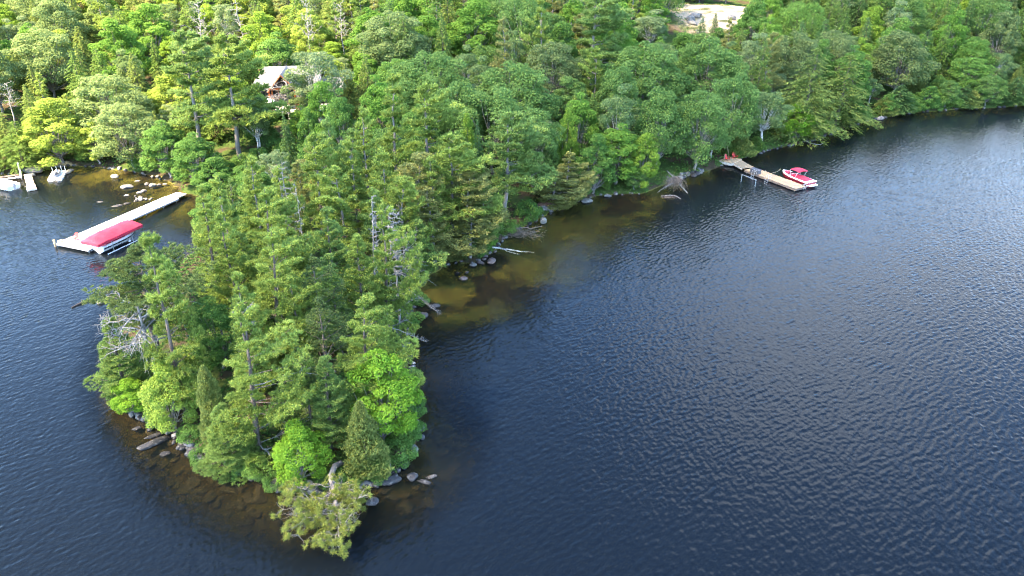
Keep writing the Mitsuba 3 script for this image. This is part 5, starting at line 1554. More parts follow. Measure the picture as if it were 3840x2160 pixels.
    (5,2,2,66.14,162.65,13.5,4.23,33,454,6), (3,11,0,6.03,150.34,18.2,3.6,192,455,2), (0,4,0,20.51,121.62,8.8,2.51,111,456,8),
    (4,4,0,119.88,213.89,12.2,2.83,252,457,5), (0,0,0,52.69,144.12,6.7,2.45,340,458,8), (4,5,1,-66.62,151.46,12.4,3.08,64,459,5),
    (4,3,1,-88.02,124.83,7.3,2.38,220,460,5), (4,4,1,-90.95,233.59,15.2,3.64,10,461,5), (4,1,0,120.88,175.65,10.3,2.87,7,462,5),
    (1,7,0,123.62,223.07,7.6,2.1,355,463,4), (5,4,0,-16.22,192.99,7.7,3.12,187,464,6), (4,2,0,-94.71,129.54,13.3,3.61,258,187,7),
    (6,11,2,-0.96,196.8,15.3,5.98,2,465,3), (1,5,1,60.84,164.58,9,2.39,333,466,4), (4,4,1,-74.66,228.39,10.2,2.83,140,187,7),
    (6,1,0,17.42,141.83,8.5,3.78,55,467,3), (0,8,0,5.22,198.73,8.5,2.53,343,468,8), (4,0,1,-78.34,224.06,14.2,3.55,244,469,5),
    (3,7,2,-38.92,94.29,4.7,1.77,15,470,2), (4,9,2,21.57,220.6,12.3,2.97,16,471,5), (5,5,3,-125.3,225.51,12.2,4.34,183,472,6),
    (6,3,3,-81.02,235.93,14.9,6.08,350,473,3), (4,6,0,101.29,178.86,13.7,3.16,89,474,5), (0,7,0,-58.11,158.97,7.7,2.47,324,475,8),
    (5,3,0,-28.64,157.92,15.1,5.08,176,476,6), (0,11,1,-6.97,124.01,11.6,2.64,293,477,8), (4,1,1,167.56,231.49,12.3,2.92,284,204,10),
    (4,10,0,-84.28,178.86,11.1,3.08,72,478,5), (6,0,0,43.7,175.44,9.9,4.33,208,479,3), (5,6,3,-94.97,159.94,11.4,3.91,141,480,6),
    (4,9,0,-161.81,228.59,13.9,3.73,191,187,7), (4,8,1,-26.03,105.15,7.3,2.35,113,481,5), (4,4,1,16.18,171.41,12.9,3.12,279,482,5),
    (0,3,0,30.85,154.66,12.5,3.2,276,483,8), (4,10,0,96.4,204.33,14.6,3.73,55,484,5), (3,4,0,-13.17,88.48,7.5,1.92,215,485,2),
    (4,7,2,45.28,138.96,9,2.94,219,486,5), (4,7,2,98.95,217.41,16.5,3.91,313,487,5), (3,1,1,-102.92,181.79,14.1,3.04,168,488,2),
    (4,2,0,-98.19,126.37,7.1,2.3,30,187,7), (3,9,1,-43.99,195.23,14.3,2.99,105,489,2), (4,0,0,-68.71,204.58,11.6,2.93,53,490,5),
    (5,1,2,50.13,183.08,8.6,3.23,192,491,6), (6,11,0,40.8,206.64,14.5,4.77,135,492,3), (4,9,1,-70.48,187.85,11.5,2.93,31,493,5),
    (0,9,1,-66.34,178.77,11.8,2.9,251,494,8), (5,8,2,11.94,143.7,7.2,2.97,88,495,6), (6,11,0,46.51,234.63,8.9,4.02,337,496,3),
    (5,9,0,-106.57,155.62,12.2,4.05,167,225,12), (6,1,3,-65.7,157.71,10.7,4.37,144,497,3), (4,0,0,-32.46,86.44,11.3,2.52,220,498,5),
    (4,2,1,-83.58,146.1,13.3,3.17,328,499,5), (4,10,1,-13.96,154.64,12.7,2.87,272,500,5), (4,3,1,87.21,189.47,11.8,3.08,185,501,5),
    (4,1,0,-58.16,128.58,8.5,3.01,212,502,5), (0,0,0,-8.69,140.38,10.9,2.82,46,503,8), (0,5,0,132.81,215.88,11.3,2.74,68,504,8),
    (5,10,0,-144.32,206.47,13.4,4.1,234,225,12), (5,1,3,-134.71,195.99,12.2,4.1,42,225,12), (5,3,2,-37.59,86.41,7.9,3.45,246,505,6),
    (1,3,1,80.03,186.97,7.9,2,26,506,4), (5,3,1,-73.79,165.54,9,3.62,167,507,6), (5,7,0,-2.73,225.29,12.5,4.08,64,385,17),
    (5,10,1,-94.31,227.12,15,4.97,207,508,6), (0,6,0,0.2,148.78,11.4,2.49,98,509,8), (3,4,2,-97.82,235.24,13.8,3.18,148,510,2),
    (4,10,2,135.65,235.26,15.8,3.49,266,511,5), (3,2,0,10.37,124.61,8.7,2.16,327,512,2), (0,8,1,-123.08,201.89,10.7,2.98,178,513,8),
    (5,3,3,-80.56,188.85,13.6,4.57,324,514,6), (6,1,2,21.45,202.2,13.8,4.59,214,515,3), (4,3,1,-93.96,166.12,9.9,2.88,94,516,5),
    (4,0,0,-28.8,101.54,6.6,2.25,102,517,5), (4,10,1,-21.24,123.19,9.6,2.96,343,518,5), (0,3,0,113.48,174.83,9.4,2.76,313,519,8),
    (0,2,1,-106.5,168.8,10.9,2.66,229,520,8), (3,0,2,-45.71,219.94,7.3,2.13,292,521,2), (5,11,3,-92.22,118.8,3.9,2.34,245,225,12),
    (5,5,0,-36.4,192.12,13.2,4.03,90,522,6), (5,11,3,-107.21,190.58,12.5,4.07,22,523,6), (5,1,2,34.1,186.88,9.1,3.59,172,524,6),
    (0,1,1,-38.55,201.55,8.3,2.39,31,525,8), (6,9,2,87.55,176.85,13.1,4.37,293,526,3), (5,6,0,24.46,226.69,11.8,3.75,320,527,6),
    (4,4,1,129.54,234.06,11.8,2.82,66,528,5), (5,9,1,-50.31,134.95,8.9,3.76,95,529,6), (3,3,1,-40.04,90.04,5.1,1.9,145,530,2),
    (3,0,2,-30.69,172.38,13.3,2.89,29,531,2), (4,8,1,-89.85,209.66,8.3,3.01,201,532,5), (1,6,0,116.71,172.34,6.6,2.07,205,533,4),
    (4,4,1,-72.76,144.6,12.7,3.42,220,534,5), (4,9,1,-59.43,203.78,11.7,3.34,158,535,5), (4,0,0,-8.48,219.62,13.3,2.98,262,536,5),
    (5,2,0,-23.33,232.3,15.3,4.73,92,537,6), (4,11,0,-73.79,175.84,13.6,3.61,208,538,5), (4,10,1,-125.4,208.13,14.8,3.65,215,539,5),
    (4,6,1,28.54,131.17,7.6,2.3,200,540,5), (5,2,2,71.48,213.79,16.5,4.85,34,541,6), (5,5,3,-137.27,208.74,14.6,5.01,47,225,12),
    (4,8,0,20.14,209.55,12.3,2.96,238,542,5), (5,2,0,26.2,210.34,11.4,3.63,94,543,6), (4,0,1,125.18,179.85,12.6,2.98,116,204,10),
    (3,8,1,-15.98,164.3,13.1,2.78,266,544,2), (5,10,1,-108.14,203.89,7.3,3.04,102,545,6), (4,7,0,137.13,185.9,14.9,3.56,154,204,10),
    (1,9,1,69.65,155.89,3.9,1.87,252,546,4), (4,7,0,83.71,218.01,12.7,3,40,547,5), (0,0,0,-114.99,164.98,13.5,3.51,135,297,14),
    (0,6,0,93.51,180.3,10.2,2.59,18,548,8), (1,7,0,83.03,186.15,8.1,2.03,260,549,4), (4,2,0,118.46,209.53,9.4,2.99,63,550,5),
    (4,0,1,-108.35,176.59,12.2,3.21,139,551,5), (3,2,1,-13.8,57.95,6.5,1.62,54,552,2), (5,6,0,58.62,169.9,11.9,4.02,231,553,6),
    (4,7,0,-53.84,150.17,8.3,2.68,157,554,5), (1,11,0,63.69,154.13,7.3,2.48,33,555,4), (4,8,0,-73.01,222.54,12.1,3.01,336,556,5),
    (5,0,0,-28.37,146.35,8.2,3.3,94,557,6), (6,3,1,-147.68,235.5,16.4,6.12,82,558,3), (6,7,2,101.34,189.15,8,3.47,288,559,3),
    (4,2,0,-13.18,182.48,11.9,2.89,338,560,5), (5,11,0,60.51,194.65,10.8,3.72,253,561,6), (4,9,1,-45.15,206.34,16.1,3.91,282,562,5),
    (4,9,2,-11.72,134.32,9.5,2.95,177,563,5), (4,11,0,-47.99,172.39,13.6,3.72,82,564,5), (1,5,0,118.67,197.78,6.7,1.95,88,565,4),
    (5,6,0,36.24,160.15,8.3,3.67,3,566,6), (3,6,0,-40.47,67.84,7.3,1.86,265,567,2), (4,0,1,-99.36,155.25,6.7,2.26,159,568,5),
    (4,8,1,150.87,207.02,12.8,3,264,204,10), (1,8,0,94.29,222.12,8.1,2.29,3,569,4), (6,6,2,104.42,170.58,9.2,4.86,3,570,3),
    (0,10,1,5.06,116.73,7.7,2.62,273,571,8), (1,0,1,114.87,215.7,8.3,2.1,232,572,4), (4,8,0,-111.68,195.95,6.9,2.55,228,573,5),
    (4,1,0,-5.88,128.43,10.6,3.05,202,574,5), (3,7,2,32.14,227.48,13.4,2.96,173,575,2), (3,2,2,-43.37,227.86,15.4,3.11,242,576,2),
    (5,11,2,32.78,130.47,7.6,3.34,147,577,6), (4,4,1,-68.29,142.58,6.8,2.55,184,578,5), (1,11,0,77.34,211.94,5.2,1.71,205,579,4),
    (0,8,1,-29.59,197.28,13,2.98,204,580,8), (0,3,1,-34.63,102.5,8.4,2.39,87,581,8), (4,3,2,117.11,177.19,7.1,2.3,239,582,5),
    (1,10,1,99.11,232.13,6.9,1.98,322,583,4), (4,5,0,-68.68,227.35,12,3.02,148,584,5), (3,7,1,-27.79,69.31,8.6,1.76,249,585,2),
    (5,0,2,-14.2,112.39,9.6,3.76,356,586,6), (4,2,0,-52.28,113.48,4,1.94,57,587,5), (3,0,1,-33.75,90.41,8.2,2.34,147,588,2),
    (0,10,0,78.29,161.29,6,2.46,221,589,8), (4,8,0,-79.2,211,11.5,2.83,321,590,5), (4,9,2,27.43,144.55,9.2,2.85,13,591,5),
    (0,5,0,-45.36,233.72,13.5,3.19,28,592,8), (5,1,2,-27.36,58.03,7.5,2.49,199,593,6), (4,9,0,-104.04,197.15,12.3,3.5,193,594,5),
    (3,3,1,-36.6,94.19,3.9,1.48,308,595,2), (0,10,0,-25.84,212.46,8.4,2.73,211,596,8), (5,3,0,27.42,162.16,8.8,3.8,76,597,6),
    (0,0,0,-125.23,187.81,10.6,2.86,267,297,14), (3,8,1,-1.7,176.78,15,3.43,222,598,2), (3,2,2,50.32,176.87,12.6,2.65,110,599,2),
    (3,8,1,-24.89,60.28,5.8,1.61,150,600,2), (6,6,0,9.37,234.84,12.7,4.48,197,601,3), (3,5,1,-3.03,91.18,7,1.95,84,602,2),
    (1,2,0,81.48,230.35,7.5,1.99,189,603,4), (5,5,0,-13.96,140.48,8.4,3.66,66,604,6), (4,5,2,33.99,214.05,8.8,2.5,334,605,5),
    (4,10,0,109.06,213.69,9.4,2.97,4,606,5), (1,11,0,116.59,190.99,5.1,1.84,175,607,4), (4,2,1,-27.56,203.66,12.9,2.99,21,608,5),
    (4,7,2,111.79,171.02,6.3,2.3,118,609,5), (3,11,0,-12.97,197.24,13.1,2.78,290,610,2), (3,10,2,-26.71,97.75,8.9,2.54,188,611,2),
    (5,11,2,38.47,171.06,10.1,4.04,300,612,6), (4,5,1,-130.97,208.89,10.1,2.91,231,187,7), (4,5,0,71.22,183.24,13.5,3.27,238,613,5),
    (5,1,2,-30.16,106.37,7.1,2.9,90,614,6), (4,3,1,2.83,207.02,11.7,3,236,615,5), (4,8,0,59.94,152.1,6.5,2.74,95,616,5),
    (1,1,0,77.69,165.25,9.8,2.49,55,617,4), (3,1,0,15.51,136.21,14.4,3.18,169,618,2), (0,4,1,-14.04,228.11,12.4,2.85,219,619,8),
    (4,2,0,-41.31,154.9,9.9,3.05,234,620,5), (3,9,2,-6.99,95.34,7.5,2,142,621,2), (5,2,3,-34.92,148.08,7.8,3.56,14,622,6),
    (1,7,0,138.4,231.39,6.2,1.88,211,623,4), (3,1,1,12.81,195.48,12.6,2.72,2,624,2), (0,7,1,-20.49,219.26,7.2,2.05,299,625,8),
    (4,10,0,-2.66,209.39,11.3,2.9,133,626,5), (0,4,1,0.55,221.85,6,2.01,114,627,8), (4,2,0,-67.07,163.23,7.7,2.74,223,628,5),
    (5,7,1,78.7,170.35,12.5,3.6,237,629,6), (5,6,0,29.26,233.35,9.5,3.68,39,630,6), (0,9,1,-61.49,131.3,7.2,2.22,196,631,8),
    (4,1,2,146.83,216.89,11.2,2.88,15,204,10), (3,11,1,-39.53,171.35,12.6,3.01,334,632,2), (5,5,3,-89.34,119.13,6.4,3.16,221,225,12),
    (0,2,1,54.44,154.88,9,2.63,259,633,8), (4,5,0,126.25,191.32,13.1,3.14,334,634,5), (3,6,1,-64.01,201.95,8.7,2.75,27,635,2),
    (4,6,0,-57.72,176.84,11.9,2.88,165,636,5), (0,1,0,-122.19,220.88,7.9,2.69,132,637,8), (4,11,0,-78.72,143.77,13.4,3.33,69,638,5),
    (4,6,1,-70.46,149.08,7.6,2.7,289,639,5), (0,9,0,-107.11,217.12,14.2,3.38,292,640,8), (3,6,1,-14.94,67.17,3.7,1.21,258,641,2),
    (5,3,1,-38.22,69.93,5.1,2.08,152,642,6), (4,1,1,-14.46,201.84,14.2,3.23,268,643,5), (5,10,0,28.43,204.56,12.4,3.78,294,644,6),
    (4,6,0,145.63,223.4,13.3,3.47,21,645,5), (0,0,0,-107.62,209.63,8,2.53,124,646,8), (4,1,2,43.28,219.17,13.2,2.91,138,647,5),
    (1,9,1,109.83,233.78,6.7,1.9,273,648,4), (5,6,0,49.85,228.21,13.2,4.08,47,649,6), (4,0,1,-91.69,142.37,10.1,2.85,348,650,5),
    (4,5,2,101.96,223.69,15.1,3.66,26,651,5), (4,10,2,119.75,203.56,14.6,3.25,187,652,5), (1,6,1,133.04,220.4,7.9,2.22,61,653,4),
    (4,6,0,65.39,184.44,10.1,3.08,257,654,5), (0,2,0,7.77,208.68,11.9,2.81,43,655,8), (4,11,1,-66.59,123.86,3.9,1.86,58,656,5),
    (5,7,2,34.19,175.09,7.4,2.95,192,657,6), (1,5,1,116.31,194.72,7.6,2.05,118,658,4), (4,0,2,75.02,208.71,10.1,2.87,339,659,5),
    (4,4,0,-111.3,229.33,13.2,3.46,100,660,5), (5,5,1,-90.33,180.72,10.4,3.86,160,661,6), (4,6,2,-36.61,205.41,11.3,3.01,191,662,5),
    (4,1,2,-40.33,208.92,11.8,3.1,178,663,5), (4,10,1,-100.07,177.24,14.3,3.6,268,664,5), (3,5,2,-33.77,65.28,6.7,1.72,194,665,2),
    (1,1,0,144.05,208.59,7.5,1.94,303,316,15), (0,6,1,-0.09,203.57,10,2.53,221,666,8), (5,1,1,-37.91,160.52,8,3.28,310,667,6),
    (4,2,2,22.14,215.2,13.7,3.19,74,668,5), (4,3,2,11.04,172.54,9,2.94,125,669,5), (4,9,0,-0.2,134.96,11.8,2.88,326,670,5),
    (5,2,1,-55.23,229.05,7.3,3.26,275,671,6), (0,2,0,45.86,161.56,11.3,2.63,339,672,8), (4,2,1,119.59,226.7,15,3.69,20,673,5),
    (3,1,1,-35.55,218.54,12.5,2.81,18,674,2), (0,6,0,15.94,198.28,8.9,2.56,255,675,8), (4,11,0,-118.23,197.77,12.2,3.5,82,676,5),
    (4,8,1,24.1,190.32,13.9,3.31,212,677,5), (5,8,0,-8.52,146.68,7.8,3.11,317,678,6), (1,1,0,92.77,170.09,5.9,1.9,109,679,4),
    (3,3,2,-41.44,221.54,14.9,3.41,243,680,2), (4,1,2,132.07,172.17,8.7,3.03,291,204,10), (1,5,1,92,200.3,7.9,2.27,200,681,4),
    (4,6,0,-54.79,155.45,10.6,2.89,92,682,5), (3,7,2,-89.14,199.81,7.7,2.29,199,683,2), (4,7,2,121.72,170.17,4.5,1.97,88,204,10),
    (5,0,0,7.43,217.73,11,3.74,105,684,6), (0,4,0,77.05,224.82,13.6,3,201,685,8), (3,4,2,-97.36,208.31,12,2.74,325,686,2),
    (8,1,0,-39.09,98.93,1.8,1.41,130,687,1), (8,0,0,-91.58,117.62,3,1.72,81,688,19), (8,0,1,-74.57,123.79,1.5,1.55,247,689,1),
    (8,0,0,10.29,106.41,2,1.66,347,690,1), (8,1,0,131.16,170.54,1.5,1.58,124,688,19), (8,1,0,-40.09,106.61,3.1,1.81,283,691,1),
    (8,0,1,73.08,152.18,1.8,1.62,147,692,1), (8,1,0,-37.78,101.05,3.1,1.18,110,693,1), (8,0,1,9.55,107.02,2,1.23,358,694,1),
    (8,1,1,-0.83,93.17,1.7,1.59,165,695,1), (8,1,0,88.49,160.92,3.1,1.84,176,696,1), (8,0,0,-59.67,120.02,2.7,1.6,147,697,1),
    (8,1,0,116.63,166.92,2.3,1.82,208,698,1), (8,0,1,-87.4,118.44,2.3,1.39,38,699,1), (8,1,0,10.02,107.95,2.4,1.9,189,700,1),
    (8,1,0,118.83,168.22,2.8,1.74,257,701,1), (8,0,0,126.71,169.69,2,1.71,38,688,19), (8,0,1,14.54,109.81,1.7,1.12,191,702,1),
    (8,1,0,92.98,161.88,3,1.94,287,703,1), (8,0,1,-92.82,116.79,1.7,1.92,320,688,19), (8,0,1,98.44,163.39,2.5,1.9,235,704,1),
    (8,1,1,-60.95,119.03,3,1.58,6,705,1), (8,0,1,58.47,139.66,1.6,1.55,294,706,1), (8,0,1,-40.17,92.75,3.2,1.64,17,707,1),
    (8,0,1,120.01,168.41,3.1,1.42,130,688,19), (8,1,0,-39.81,95.2,2.3,1.32,90,708,1), (8,1,1,92.48,162.85,1.7,1.62,165,709,1),
    (8,0,0,-46.8,108.58,2.9,1.79,311,710,1), (8,1,0,72.98,153.22,1.6,1.18,5,711,1), (8,0,1,115.26,166.76,2.5,1.48,92,712,1),
    (8,1,0,99.38,163.88,2.4,1.29,222,713,1), (8,0,0,115.81,167.79,1.5,1.81,94,714,1), (8,1,1,-39.04,103,2.9,1.5,0,715,1),
    (8,0,1,129.51,170.18,3.1,1.16,235,688,19), (8,1,1,70.77,151.21,3,1.8,79,716,1), (8,0,0,-62.18,119.02,3,1.96,291,717,1), 
]
for _t in TREES:
    plant(KINDS[_t[0]], _t[1], _t[2], _t[3], _t[4], _t[5], _t[6], _t[7], TREE_LABELS[_t[8]], TREE_GROUPS[_t[9]], *_t[10:])

# ---------------------------------------------------------------- rocks


def make_rock(seed, cuts=7, sub=2, rough=.22):
    rng = np.random.default_rng(seed)
    m = trimesh.creation.icosphere(subdivisions=sub)
    v = np.array(m.vertices)
    v *= (1 - rough + 2 * rough * meshkit.fbm(v * 1.6 + seed, 3, seed))[:, None]
    for _ in range(cuts):
        n = unit(rng.normal(size=3)); d = rng.uniform(.55, .82)
        s = v @ n
        v -= np.where(s > d, s - d, 0)[:, None] * n * .92
    return mikit.ply((v, np.array(m.faces)), None, smooth=28)


ROCKS = [make_rock(s, c) for s, c in ((1, 6), (2, 9), (3, 5), (4, 8), (5, 10), (6, 7))]
SLABS = [make_rock(s, 10, rough=.12) for s in (11, 12, 13, 14)]


def rock(key, var, x, y, sx, sy, sz, z, rot, mat, label, group=None, tilt=0, bank=ROCKS):
    k = num(key)
    m = T().translate([x, y, z]).rotate([0, 0, 1], rot).rotate([0, 1, 0], tilt).scale([sx / 2, sy / 2, sz / 2])
    scene[k] = {**bank[var % len(bank)], 'to_world': m, 'bsdf': {'type': 'ref', 'id': mat}}
    thing(k, label, 'rock', group)
    return k


def gz(x, y):
    return float(ground(np.array([x]), np.array([y]))[0])


# boulders one can name
rock('boulder', 0, 5.0, 102.0, 2.9, 2.3, 2.2, .5, 20, 'rock_two_toned', 'large grey boulder with a reddish brown top on the cove shore')
rock('boulder', 2, 7.3, 103.2, 1.4, 1.1, 1.4, .4, 70, 'rock_grey', 'upright grey boulder just right of the large two toned one')
rock('boulder', 3, 11.3, 105.4, 2.2, 1.3, .9, .1, 10, 'rock_pale', 'pale flat boulder lying alone in the water of the cove')
rock('boulder', 4, 4.4, 96.8, 1.2, 1.1, 1.3, .25, 30, 'rock_pale', 'white capped boulder at the right end of the brown brush pile')
rock('boulder', 1, -2.5, 84.0, 1.5, 1.2, .9, .12, 50, 'rock_pink', 'pinkish square boulder below the white fallen birch')
rock('boulder', 2, -4.9, 83.0, 1.0, .8, .6, .06, 0, 'rock_grey', 'grey boulder at the shore left of the pinkish square one')
rock('boulder', 5, -4.0, 83.6, 1.2, .6, .5, .06, 160, 'rock_pink', 'long low boulder between the pinkish square one and the grey one')
rock('boulder', 0, -5.9, 79.2, 1.1, .95, .55, .05, 35, 'rock_pink', 'rounded boulder standing out in the golden shallows of the cove')
rock('boulder', 3, -6.8, 80.9, .9, .6, .4, -.12, 20, 'rock_dark', 'dark drowned boulder in the golden shallows, left')
rock('boulder', 4, -5.6, 81.0, .8, .6, .4, -.06, 80, 'rock_dark', 'dark drowned boulder in the golden shallows, right')
rock('boulder', 5, -8.8, 72.3, 1.4, .9, .6, .05, 10, 'rock_dark', 'dark flat boulder beside the bleached branch on the right of the peninsula')
rock('boulder', 2, -9.8, 70.3, 1.3, 1.1, .7, .05, 120, 'rock_dark', 'dark boulder at the waterline under the bleached branch')
rock('boulder', 1, 78.5, 154.6, 1.9, 1.5, 1.2, .15, 15, 'rock_grey', 'single grey boulder in the water off the far right shore')
rock('boulder', 3, 69.5, 148.4, 1.6, 1.1, .7, .05, 15, 'rock_dark', 'dark boulder at the water under the far right cedars')
rock('boulder', 5, -30.1, 48.5, 2.9, .9, .8, .05, 48, 'rock_dark', 'long dark slab lying in the water at the left of the tip', tilt=10)
rock('boulder', 0, -30.3, 49.6, 2.3, .5, .5, .0, 50, 'rock_dark', 'thinner dark slab beside the long one at the left of the tip', tilt=12)
rock('boulder', 1, -32.4, 50.5, .9, .5, .35, .0, 20, 'rock_dark', 'small dark slab at the left corner of the peninsula, outer')
rock('boulder', 2, -31.2, 50.5, .8, .5, .35, .0, 60, 'rock_dark', 'small dark slab at the left corner of the peninsula, inner')
rock('boulder', 3, -28.7, 47.2, 1.1, .7, .35, -.06, 20, 'rock_dark', 'dark slab awash in front of the left part of the tip')
rock('boulder', 4, -27.1, 48.3, 1.7, 1.0, .6, .15, -20, 'rock_grey', 'grey slab with pale streaks on the shore at the left of the tip')
rock('boulder', 5, -25.8, 46.7, 1.0, .8, .55, .1, 0, 'rock_grey', 'grey block at the waterline left of the front pine')
rock('boulder', 0, -17.3, 43.2, 1.2, 1.0, .8, .2, 0, 'rock_pale', 'white topped rock at the tip, left of the leaning tree')
rock('boulder', 1, -15.9, 43.3, 1.3, .9, .8, .2, 40, 'rock_pale', 'white topped rock at the tip, right behind the leaning crown')
rock('boulder', 2, -9.6, 43.9, 2.0, .9, .7, .1, 15, 'rock_dark', 'large speckled dark slab at the right of the tip under the stump')
rock('boulder', 3, -7.9, 44.3, 1.1, .9, .6, .06, 40, 'rock_dark', 'dark round rock in the water right of the large speckled slab')
rock('boulder', 4, -6.9, 43.9, 1.4, .6, .35, -.05, -15, 'rock_dark', 'dark flat rock awash at the far right of the tip')
rock('boulder', 5, -6.4, 44.5, 1.0, .5, .3, -.05, 20, 'rock_grey', 'grey flat rock awash at the far right of the tip')
rock('boulder', 0, -10.6, 41.7, 1.05, .95, .55, .02, 70, 'rock_dark', 'dark rock alone in the water right of the leaning tree')
rock('boulder', 2, -46.8, 73.2, 1.0, .8, .6, .1, 30, 'rock_pale', 'pale rock in the water left of the silver dead tree')
rock('boulder', 1, -75.2, 119.4, 2.7, 1.0, .8, .15, 82, 'rock_pale', 'long pale boulder beside the jet ski float')
rock('boulder', 0, -66.2, 116.8, 1.5, 1.2, .9, .15, 0, 'rock_pale', 'white boulder standing alone in the middle of the bay')
rock('boulder', 3, -62.2, 111.9, 2.5, 1.4, .8, .08, 5, 'rock_grey', 'big two toned boulder in the bay, dark at its left end')
rock('boulder', 4, -61.6, 114.8, 1.1, .7, .4, .02, 10, 'rock_pale', 'small pale rock behind the big two toned boulder in the bay')
rock('boulder', 1, -59.3, 113.2, .9, .8, .7, .1, 70, 'rock_grey', 'upright rock in the bay, leftmost of the row near the shore')
rock('boulder', 2, -58.1, 112.6, 1.3, 1.0, .8, .1, 20, 'rock_pale', 'largest pale block of the row of rocks near the bay shore')
rock('boulder', 5, -57.3, 113.0, .8, .7, .5, .05, 0, 'rock_grey', 'dim rock right of the largest pale block in the bay')
rock('boulder', 0, -56.4, 113.3, .9, .5, .4, .05, 0, 'rock_grey', 'flat rock at the right end of the row near the bay shore')
rock('boulder', 3, -58.5, 110.0, 1.1, .8, .6, .05, 30, 'rock_grey', 'grey rock just above the heap of white stones, rear')
rock('boulder', 4, -58.7, 109.1, 1.1, .7, .6, .05, 10, 'rock_pale', 'pale rock just above the heap of white stones, front')
rock('boulder', 5, -60.3, 108.1, .9, .6, .4, .03, 0, 'rock_pale', 'pale flat rock left of the heap of white stones')
rock('boulder', 1, -59.5, 103.7, 1.9, 1.0, .5, -.02, 20, 'rock_dark', 'dark awash rock in front of the white dock, left')
rock('boulder', 2, -58.6, 104.7, 1.2, .7, .4, -.04, 20, 'rock_dark', 'dark awash rock in front of the white dock, right')
rock('boulder', 3, -63.2, 105.4, 1.4, .7, .4, -.08, 0, 'rock_grey', 'half drowned rock with one white spot in the open bay')
rock('boulder', 0, -81.2, 119.2, 3.4, 1.9, 1.5, .4, 10, 'rock_grey', 'broad grey rock ledge behind the small wooden dock')
rock('boulder', 1, -80.4, 117.4, 1.2, .9, .8, .2, 40, 'rock_pale', 'pale rock at the root of the small wooden dock')
rng = np.random.default_rng(77)
for i in range(26):
    a, r = rng.uniform(0, 6.28), abs(rng.normal()) * 1.0
    s = rng.uniform(.3, .75)
    rock('white_stone', i, -58.0 + math.cos(a) * r * 1.3 + .5 * i / 13, 106.9 + math.sin(a) * r * .8 - .35 * i / 13, s, s * rng.uniform(.6, 1), s * .8, .04, rng.uniform(0, 360), 'rock_pale',
         'white stone in the heap beside the shore end of the white dock', 'heap of white stones in the bay')


def along(a, b, n, key, sizes, mats, label, group, off=(-.5, .3), seed=0):
    """Stones strewn along the waterline between two points of it."""
    rng = np.random.default_rng(seed)
    s0, s1 = _line.project(shapely.Point(a)), _line.project(shapely.Point(b))
    for i in range(n):
        p = _line.interpolate(s0 + (s1 - s0) * (i + rng.uniform(-.4, .4)) / n)
        q = _line.interpolate(s0 + (s1 - s0) * (i + .5) / n + .3)
        t = np.array([q.x - p.x, q.y - p.y]); t /= np.linalg.norm(t) + 1e-9
        nx, ny = -t[1], t[0]
        if float(inland(np.array([p.x + nx * .5]), np.array([p.y + ny * .5]))[0]) < float(inland(np.array([p.x - nx * .5]), np.array([p.y - ny * .5]))[0]):
            nx, ny = -nx, -ny
        o = rng.uniform(*off)
        s = rng.uniform(*sizes) * (1.35 if rng.uniform() < .15 else 1)
        rock(key, int(rng.integers(0, 6)), p.x + nx * o, p.y + ny * o, s * rng.uniform(.9, 1.5), s * rng.uniform(.7, 1.1), s * rng.uniform(.6, 1), .08 + .12 * max(o, 0), rng.uniform(0, 360), mats[int(rng.integers(0, len(mats)))], label, group, tilt=rng.uniform(-15, 15))


along((-35.0, 54.0), (-8.6, 46.5), 92, 'shore_rock', (.35, .85), ['rock_dark', 'rock_dark', 'rock_dark', 'rock_dark', 'rock_grey'], 'dark rock on the waterline round the tip of the peninsula', 'rocks round the tip of the peninsula', seed=1)
along((-8.3, 48), (-11.0, 74), 22, 'shore_rock', (.35, .8), ['rock_dark', 'rock_grey'], 'dark rock along the right side of the peninsula', 'rocks along the right side of the peninsula', seed=2)
along((-8.0, 83.7), (21, 109.3), 44, 'shore_rock', (.35, .8), ['rock_grey', 'rock_grey', 'rock_dark', 'rock_pink'], 'grey rock along the waterline of the cove', 'rocks along the cove shore', seed=3)
along((26.0, 114.5), (33, 119.8), 30, 'shore_rock', (.5, 1.1), ['rock_grey', 'rock_grey', 'rock_pale', 'rock_dark'], 'grey block in the rip rap between the root tangle and the right dock', 'rip rap left of the right dock', off=(-.6, .9), seed=4)
along((36.5, 122.5), (66, 146), 40, 'shore_rock', (.4, .9), ['rock_grey', 'rock_dark'], 'rock on the dark waterline right of the right dock', 'rocks right of the right dock', seed=5)
along((66, 146), (118, 167), 24, 'shore_rock', (.5, 1.0), ['rock_grey', 'rock_dark'], 'rock on the waterline of the far right shore', 'rocks on the far right shore', seed=6)
along((-86, 118.2), (-56, 114.6), 26, 'shore_rock', (.4, .9), ['rock_grey', 'rock_pale', 'rock_dark'], 'rock on the waterline at the back of the left bay', 'rocks at the back of the left bay', seed=7)
